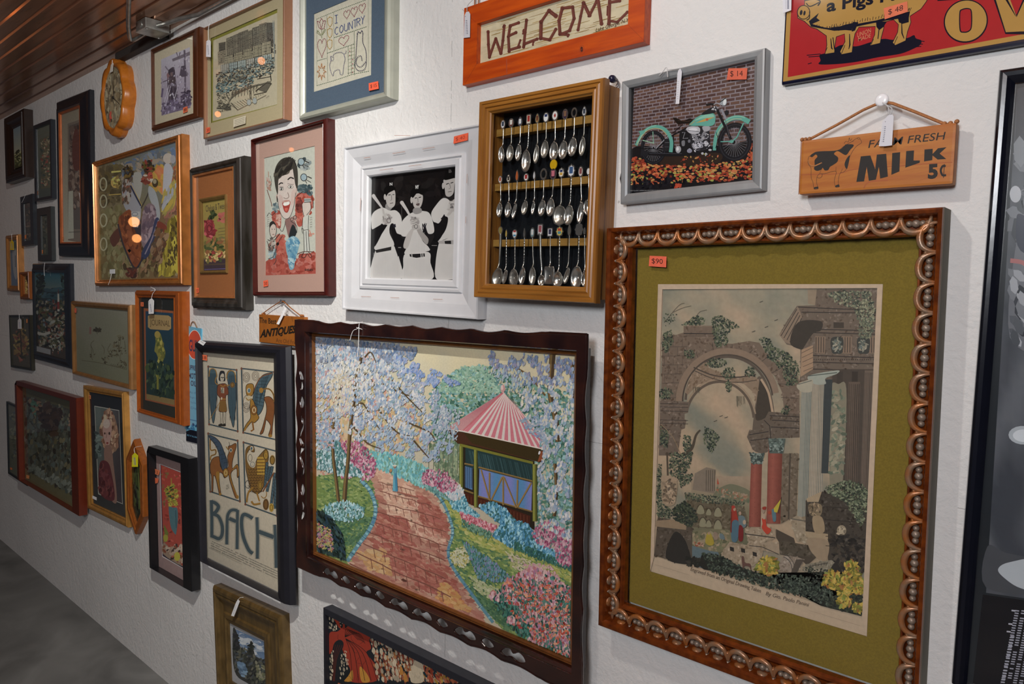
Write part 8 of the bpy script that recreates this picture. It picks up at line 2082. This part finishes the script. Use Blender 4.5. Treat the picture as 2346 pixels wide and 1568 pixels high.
    a.dabs([(968,1110),(1000,1120),(1040,1150),(1020,1140)], 80,6, TE, ang=95)
    # trees
    BR, BD = '7c6438','4c3c28'
    def br(p, w_): a.line(p, w_, BD, True); a.line([(q[0]-w_[0]*.2, q[1]) for q in p], [w_[0]*.45, w_[-1]*.4], BR, True)
    br([(762,980),(764,1050),(770,1100),(778,1172)], [7,8,9,10]); br([(803,985),(798,1060),(792,1110),(788,1172)], [8,10,11,12])
    def boughs():
        br([(764,985),(770,940),(780,900),(778,870)], [7,6,4,3]); br([(803,990),(812,920),(818,870),(830,820)], [8,7,5,4])
        for p in ([(816,880),(840,858),(858,880),(862,900)], [(815,935),(832,925),(852,955),(872,985)], [(812,980),(828,1000),(845,1018),(875,1030)], [(838,820),(852,808),(864,832)], [(768,920),(782,915),(788,935)], [(880,880),(920,900),(960,915)], [(900,870),(930,905),(975,950)], [(870,940),(910,990),(950,1000)], [(940,970),(985,990),(1000,1010)], [(950,1010),(985,1050)]): a.line(p, [4.5,1.8], '55452c', True)
        br([(1268,800),(1264,850),(1262,900),(1272,950),(1280,1010)], [13,12,10,9]); br([(1312,830),(1310,880),(1316,940)], [8,8,6]); a.line([(1180,840),(1215,862),(1250,905)], 4, '6c5430', True); br([(1272,1060),(1275,1120),(1270,1180)], [7,8,6])
    # blossom: hanging clusters with the sky and the boughs showing between them
    def cl(k, thr): return lambda x, y: fbm(x/k, y/k*.8,7) > thr
    L1 = [(723,774),(880,786),(960,800),(940,840),(860,830),(723,830)]
    a.dabs(L1,520,8, ['6c84a4','8094ac','5c7494','8c98b0','7c8494','9c9898'], ang=100, fn=cl(30,-.12))
    a.dabs([(723,800),(860,800),(900,860),(860,960),(810,1000),(723,1020)], 900,7.5, BL+WH+PK, ang=105, fn=cl(26,.02))
    a.dabs([(860,830),(960,850),(1010,900),(1040,970),(1000,1010),(900,1000),(860,900)], 640,7.5, BL+WH+['9c98ac','a8a8b4','7c9ca0'], ang=120, fn=cl(22,.04))
    a.dabs([(830,960),(960,990),(1060,1020),(1000,1060),(880,1040),(820,1010)], 340,7, BL+['8cacb4','a0b4bc','9898b0'], ang=115, fn=cl(18,0))
    a.dabs([(900,810),(1000,850),(1060,880),(1000,890),(920,860)], 170,7, ['7c98c0','8ca4c4','6c88bc','a0a8c4'], ang=120, fn=cl(18,0))
    boughs()
    a.dabs([(723,790),(900,800),(960,880),(1000,1000),(860,1010),(723,1010)], 620,7, BL+WH, ang=108, fn=cl(17,.07))
    a.dabs((800,860,50,36), 90,7, WH+['d0ccb8'], ang=100); a.dabs((785,905,26,50), 80,7, ['ccc4ac','c8c0b0','b8ae94'], ang=100); a.dabs((850,920,50,60), 90,7, WH+BL, ang=100)
    a.dabs([(723,950),(760,950),(770,1030),(723,1040)], 60,7, ['b89490','b0a09c']+BL)
    a.dabs([(1120,800),(1316,815),(1316,880),(1190,880),(1120,840)], 230,8, ['7c90b0','8ca0b8','6c80a0','9ca0a8','8888a4'], ang=100, fn=cl(22,0))
    a.dabs([(1180,880),(1316,860),(1316,1010),(1240,1010),(1200,940)], 360,8.5, BL+WH+['c8c49c','d0ccac','7ca8ac'], ang=100, fn=cl(20,.06))
    a.dabs([(1240,1000),(1316,990),(1314,1240),(1240,1200),(1232,1100)], 380,8.5, BL+WH+['c8c4a4','7cacb4','68989c'], ang=100, fn=cl(18,.03))
    a.dabs([(1100,835),(1200,850),(1230,900),(1180,900)], 60,7, ['8ca8b8','a0b4bc','c0c09c'], ang=100)
    a.dabs([(1000,935),(1060,940),(1050,1010),(1000,1000)], 70,6.5, ['98a8b4','acb8bc','7c94a8'], ang=100); a.dabs([(1190,960),(1240,950),(1250,1010),(1215,990)], 40,7, BL)
    # flowers at the tree feet, bush in the corner
    a.dabs((790,1175,46,22), 230,6, ['7cb0b8','9cc8cc','5c9098','b8d4d8','4c8074'], ang=95)
    a.dabs([(723,1170),(760,1190),(785,1230),(792,1285),(723,1265)], 360,9, ['1c2c28','2c403c','14201c','34504c','2c4454'], ang=60, asp=2.6)
    a.dabs([(724,1200),(760,1220),(765,1270),(724,1255)], 90,6.5, ['a47c98','b08c50','944c58','8c9c58','98707c','b4a45c'])
    # lilac and white drifts in the right grass
    a.dabs((1058,1275,22,22), 90,6.5, ['b8bc98','c8c8a8','b0a858']); a.dabs([(1060,1235),(1140,1290),(1180,1330),(1100,1330),(1075,1270)], 200,7, ['4c8088','6c94a0','548c80','7c84a8','3c7068'], ang=95); a.dabs([(1080,1320),(1150,1350),(1140,1380),(1090,1350)], 90,7, ['a8b080','98a870','b4b890'], ang=30); a.dabs([(1160,1260),(1240,1290),(1250,1320),(1180,1300)], 90,6.5, ['b8b888','a8ac70','c0b0a0'], ang=30)
    a.dabs([(1200,1290),(1260,1290),(1290,1330),(1220,1320)], 80,7, ['c08c98','d0a4a8','b8b080'])
    # big flower bed bottom right
    a.dabs([(1130,1370),(1170,1330),(1230,1300),(1312,1340),(1308,1500),(1200,1460),(1160,1420)], 700,10, ['2c6454','3c7868','24544c','4c8c80','346c50','2c3c38'], ang=80)
    for c_ in ((1225,1320,36,22),(1185,1352,36,30),(1150,1362,26,12),(1260,1350,40,24),(1250,1400,46,30),(1285,1440,24,40),(1215,1405,26,20),(1245,1450,30,26),(1290,1490,16,18),(1190,1418,26,10),(1222,1462,14,6),(1300,1355,12,16)):
        a.dabs(c_, int(c_[2]*c_[3]*.13), 8.5, ['c08c94','d0a8aa','b4727c','c89ca8','d4b8b0','ac5458','a87898','c4786c'], ang=95)
    a.dabs([(1135,1350),(1200,1320),(1310,1340),(1305,1500),(1200,1455)], 260,7, ['3c6c60','4c8074','2c5048','5c7c70'], ang=80)
    a.dabs([(1140,1330),(1310,1340),(1305,1500),(1200,1455)], 90,8, ['c0503c','d07850','dc9870','b03c38'])
    # lady
    a.poly([(904,1086),(910,1086),(914,1128),(902,1126)], '58a0b4'); a.poly([(906,1084),(911,1084),(914,1126),(909,1127)], '3c80a0'); a.ell(908,1079,4,7, '5c98ac'); a.ell(907,1071,2.6,3.4, '94705c'); a.ell(907,1068,5,2.2, 'c8c4b0'); a.ell(898,1079,3,4, 'a88050'); a.line([(912,1128),(960,1140)], 3, '985c4c')
    a.build('garden_painting', it.e, OIL, None)
    return it
BI = blossom()

# ------------------------------------------------------------ string tags
def strtag(label, quad, d, strings, g, col='d4d4da', item=None, ink=True, pull=0.002):
    """quad: outline of the card in photo px; strings: polylines in photo px"""
    d2 = d+pull; pts = [W(*p, d2) for p in quad] if quad else []
    sp = [[W(*p, d2) for p in s] for s in strings]
    allp = pts or [p for s in sp for p in s]
    c = sum(allp, Vector())/len(allp); c.y = -d2
    e = thing('price_tag' if quad else 'tag_string', label, 'price tag' if quad else 'string', c)
    if quad:
        mb = MB(); mb.slab([(p.x-c.x, p.z-c.z) for p in pts], [], 0.0,0.0007)
        o = mb.build('tag_card', mat('tag_card', alb(col, g), 0.6), e)
        if ink:
            a = Art(lambda x, y: (W(x, y, d2).x-c.x, W(x, y, d2).z-c.z), 0.0008, g)
            top = ((quad[0][0]+quad[1][0])/2,(quad[0][1]+quad[1][1])/2); bt = ((quad[-1][0]+quad[-2][0])/2,(quad[-1][1]+quad[-2][1])/2)
            wd = abs(quad[-2][0]-quad[-1][0])
            n = 9
            for i in range(n):
                t0 = .3+.6*i/n; x, y = top[0]+(bt[0]-top[0])*t0, top[1]+(bt[1]-top[1])*t0
                a.line([(x+wd*.02, y),(x+wd*.02+wd*.22, y-wd*.02)], wd*.10, '5c6078'); a.line([(x-wd*.2, y),(x-wd*.1, y)], wd*.05, '8c90a4')
            a.ell(top[0], top[1]+(bt[1]-top[1])*.12, wd*.06, wd*.07, '6c6c74')
            a.build('tag_printing', o)
    mb = MB()
    for s in sp: mb.tube([(p.x-c.x, -0.0012, p.z-c.z) for p in (catmull([(p.x, p.y, p.z) for p in s], 4) and [Vector(q) for q in catmull([(p.x, p.y, p.z) for p in s], 4)])], 0.0008,6)
    if sp: mb.build('string', mat('white_string', alb('c4c4c4', g), 0.8), e)
    return e
strtag('white string tag on the top left of the city plaza drawing', [E_(152,440), E_(165,426), E_(185,424), E_(197,436), E_(197,605), E_(150,600)], 0.029, [[E_(188,250), E_(176,320), E_(180,426)]], 190)
strtag('white string tag on the left end of the WELCOME sign', [I_(208,160), I_(222,128), I_(250,122), I_(266,150), I_(262,395), I_(197,402)], 0.023, [[I_(296,0), I_(240,60), I_(235,122)]], 225)
strtag('narrow white string tag over the top rail of the motorcycle picture', [M_(612,320), M_(622,285), M_(640,268), M_(654,300), M_(628,595), M_(595,598)], 0.024, [[M_(445,335), M_(480,300), M_(515,262), M_(525,350)], [M_(520,285), M_(600,275), M_(638,268)]], 212)
strtag('white string tag over the word FARM on the MILK sign', [N_(1236,400), N_(1300,330), N_(1325,316), N_(1352,320), N_(1366,345), N_(1345,680), N_(1266,690), N_(1192,690)], 0.036, [[N_(1235,180), N_(1300,230), N_(1310,320)], [N_(1240,190), N_(1345,250), N_(1330,320)]], 215)
strtag('white string tag on the top left corner of the red pig sign', [O_(132,-60), O_(216,-70), O_(212,95), O_(138,122)], 0.014, [], 208)
strtag('white string tied over the top of the garden painting frame', None, 0.064, [[P_(625,138), P_(600,150), P_(590,190), P_(545,215), P_(520,292)], [P_(596,160), P_(592,300), P_(582,430)], [P_(575,185), P_(622,200)]], 185)
strtag('white string tag on the top edge of the JOURNAL picture', [B_(1160,990), B_(1172,974), B_(1188,970), B_(1203,986), B_(1200,1088), B_(1162,1090)], 0.035, [[B_(1180,880), B_(1215,900), B_(1196,930), B_(1184,972)], [B_(1178,912), B_(1212,905)]], 150)
strtag('small grey string tag at the top of the wooden wall clock', [A_(868,505), A_(886,492), A_(880,560), A_(857,570)], 0.046, [[A_(880,470), A_(878,500)]], 150, 'a8a49c', ink=False)
strtag('orange-yellow string tag on the small gold frame at the far left edge', [B_(80,528), B_(93,510), B_(107,528), B_(108,590), B_(80,590)], 0.031, [[B_(93,465), B_(94,512)]], 120, 'b87c14')
strtag('white string tag on the thin black frame with the autumn bouquet', [B_(140,1140), B_(153,1122), B_(167,1136), B_(168,1206), B_(140,1206)], 0.019, [[B_(152,1092), B_(153,1124)]], 120)
strtag('white string tied over the top of the lighthouse village frame', None, 0.031, [[B_(352,690), B_(346,740), B_(350,792)]], 122)
strtag('yellow string tag on the six-sided wooden mirror', [C_(1033,832), C_(1054,810), C_(1078,832), C_(1077,921), C_(1030,921)], 0.036, [[C_(1108,758), C_(1060,768), C_(1050,785), C_(1055,812)]], 130, 'c89a10')
strtag('white string tag on the top of the wide bronze-gold landscape frame', [H_(334,1052), H_(346,1032), H_(358,1045), H_(321,1141), H_(303,1135)], 0.036, [[H_(380,1019), H_(360,1022), H_(348,1036)]], 152)
strtag('white string tag on the small ANTIQUES sign', [G_(1005,125), G_(1016,106), G_(1034,118), G_(956,280), G_(932,272)], 0.020, [[G_(1026,72), G_(1008,90), G_(1018,112)]], 185)
strtag('small white tag turned over at the bottom of the dancers painting', [B_(858,742), B_(898,740), B_(898,775), B_(858,776)], 0.035, [[B_(872,778), B_(864,820), B_(848,862)]], 150, 'a8aaac', ink=False)
strtag('pale string on the topmost of the two small dark frames', None, 0.021, [[B_(202,156), B_(188,190), B_(172,220)]], 122)

# ------------------------------------------------------------ conduit and junction box under the ceiling
GALV = mat('galvanised_steel', (0.38,0.38,0.36), 0.3,0.75,0.25,30,0.05)
def conduit():
    zc = CEIL_Z
    def at(px, py, z):        # point of the level z on the sight line
        q = CF + CR*((px-1173)/FPX) - CU*((py-784)/FPX); k = (z-CAM_Z)/q.z
        return Vector((q.x*k, -CAM_DIST+q.y*k, z))
    c = at(350,66, zc-.022)
    e = thing('junction_box','galvanised square junction box under the ceiling above the horse print','junction box', (c.x, c.y, zc))
    mb = MB(); mb.box(-.042,-.042,-.036,.042,.042,-.001, bev=.003); mb.build('box_body', GALV, e)
    mb = MB(); mb.box(-.044,-.044,-.038,.044,.044,-.0365, bev=.001); mb.build('cover_plate', GALV, e)
    mb = MB()
    for x, y in ((-.034,.034),(.034,-.034)): mb.lathe([(.001,-.0378),(.004,-.0385),(.003,-.041),(.001,-.0415)], (x, y, 0),'z', 8)
    mb.build('cover_screw', GALV, e)
    mb = MB(); mb.lathe([(.012,0),(.013,.001),(.013,.002),(.010,.003)], (0.0,-.042,-.019),'y', 16); mb.build('knockout', GALV, e)
    x, y = c.x, c.y
    def depth_pt(px, py, d): return W(px, py, d)
    # upright pipe that rises to the ceiling nearer the camera side, elbow into the box
    a0 = at(296,-30, zc-.012); pts = [a0, at(295,30, zc-.03)]
    p2 = Vector((x-.13, y-.0, zc-.03)); p3 = Vector((x-.055, y, zc-.03))
    mb = MB(); mb.tube(catmull([tuple(a0), tuple(at(294,40, zc-.02)), tuple(at(295,70, zc-.028)), tuple(at(303,92, zc-.03)),(x-.044, y, zc-.02)], 6), 0.0075,12); o = mb.build('conduit_pipe', GALV, None, True)
    tag(o, 'grey steel conduit pipe bending into the left side of the junction box','pipe')
    mb = MB(); q1 = W(388,60,.10); q1.z = zc-.022; q2 = W(440,40,.03)
    mb.tube([(x+.044, y, zc-.02),(x+.1, y+.01, zc-.022),(x+.16,-.05, zc-.018),(x+.25,-.022, zc-.016),(0.9,-.022, zc-.016)], 0.0075,12); o = mb.build('conduit_pipe', GALV, None, True)
    tag(o, 'grey steel conduit pipe running right from the junction box along the wall top','pipe')
conduit()
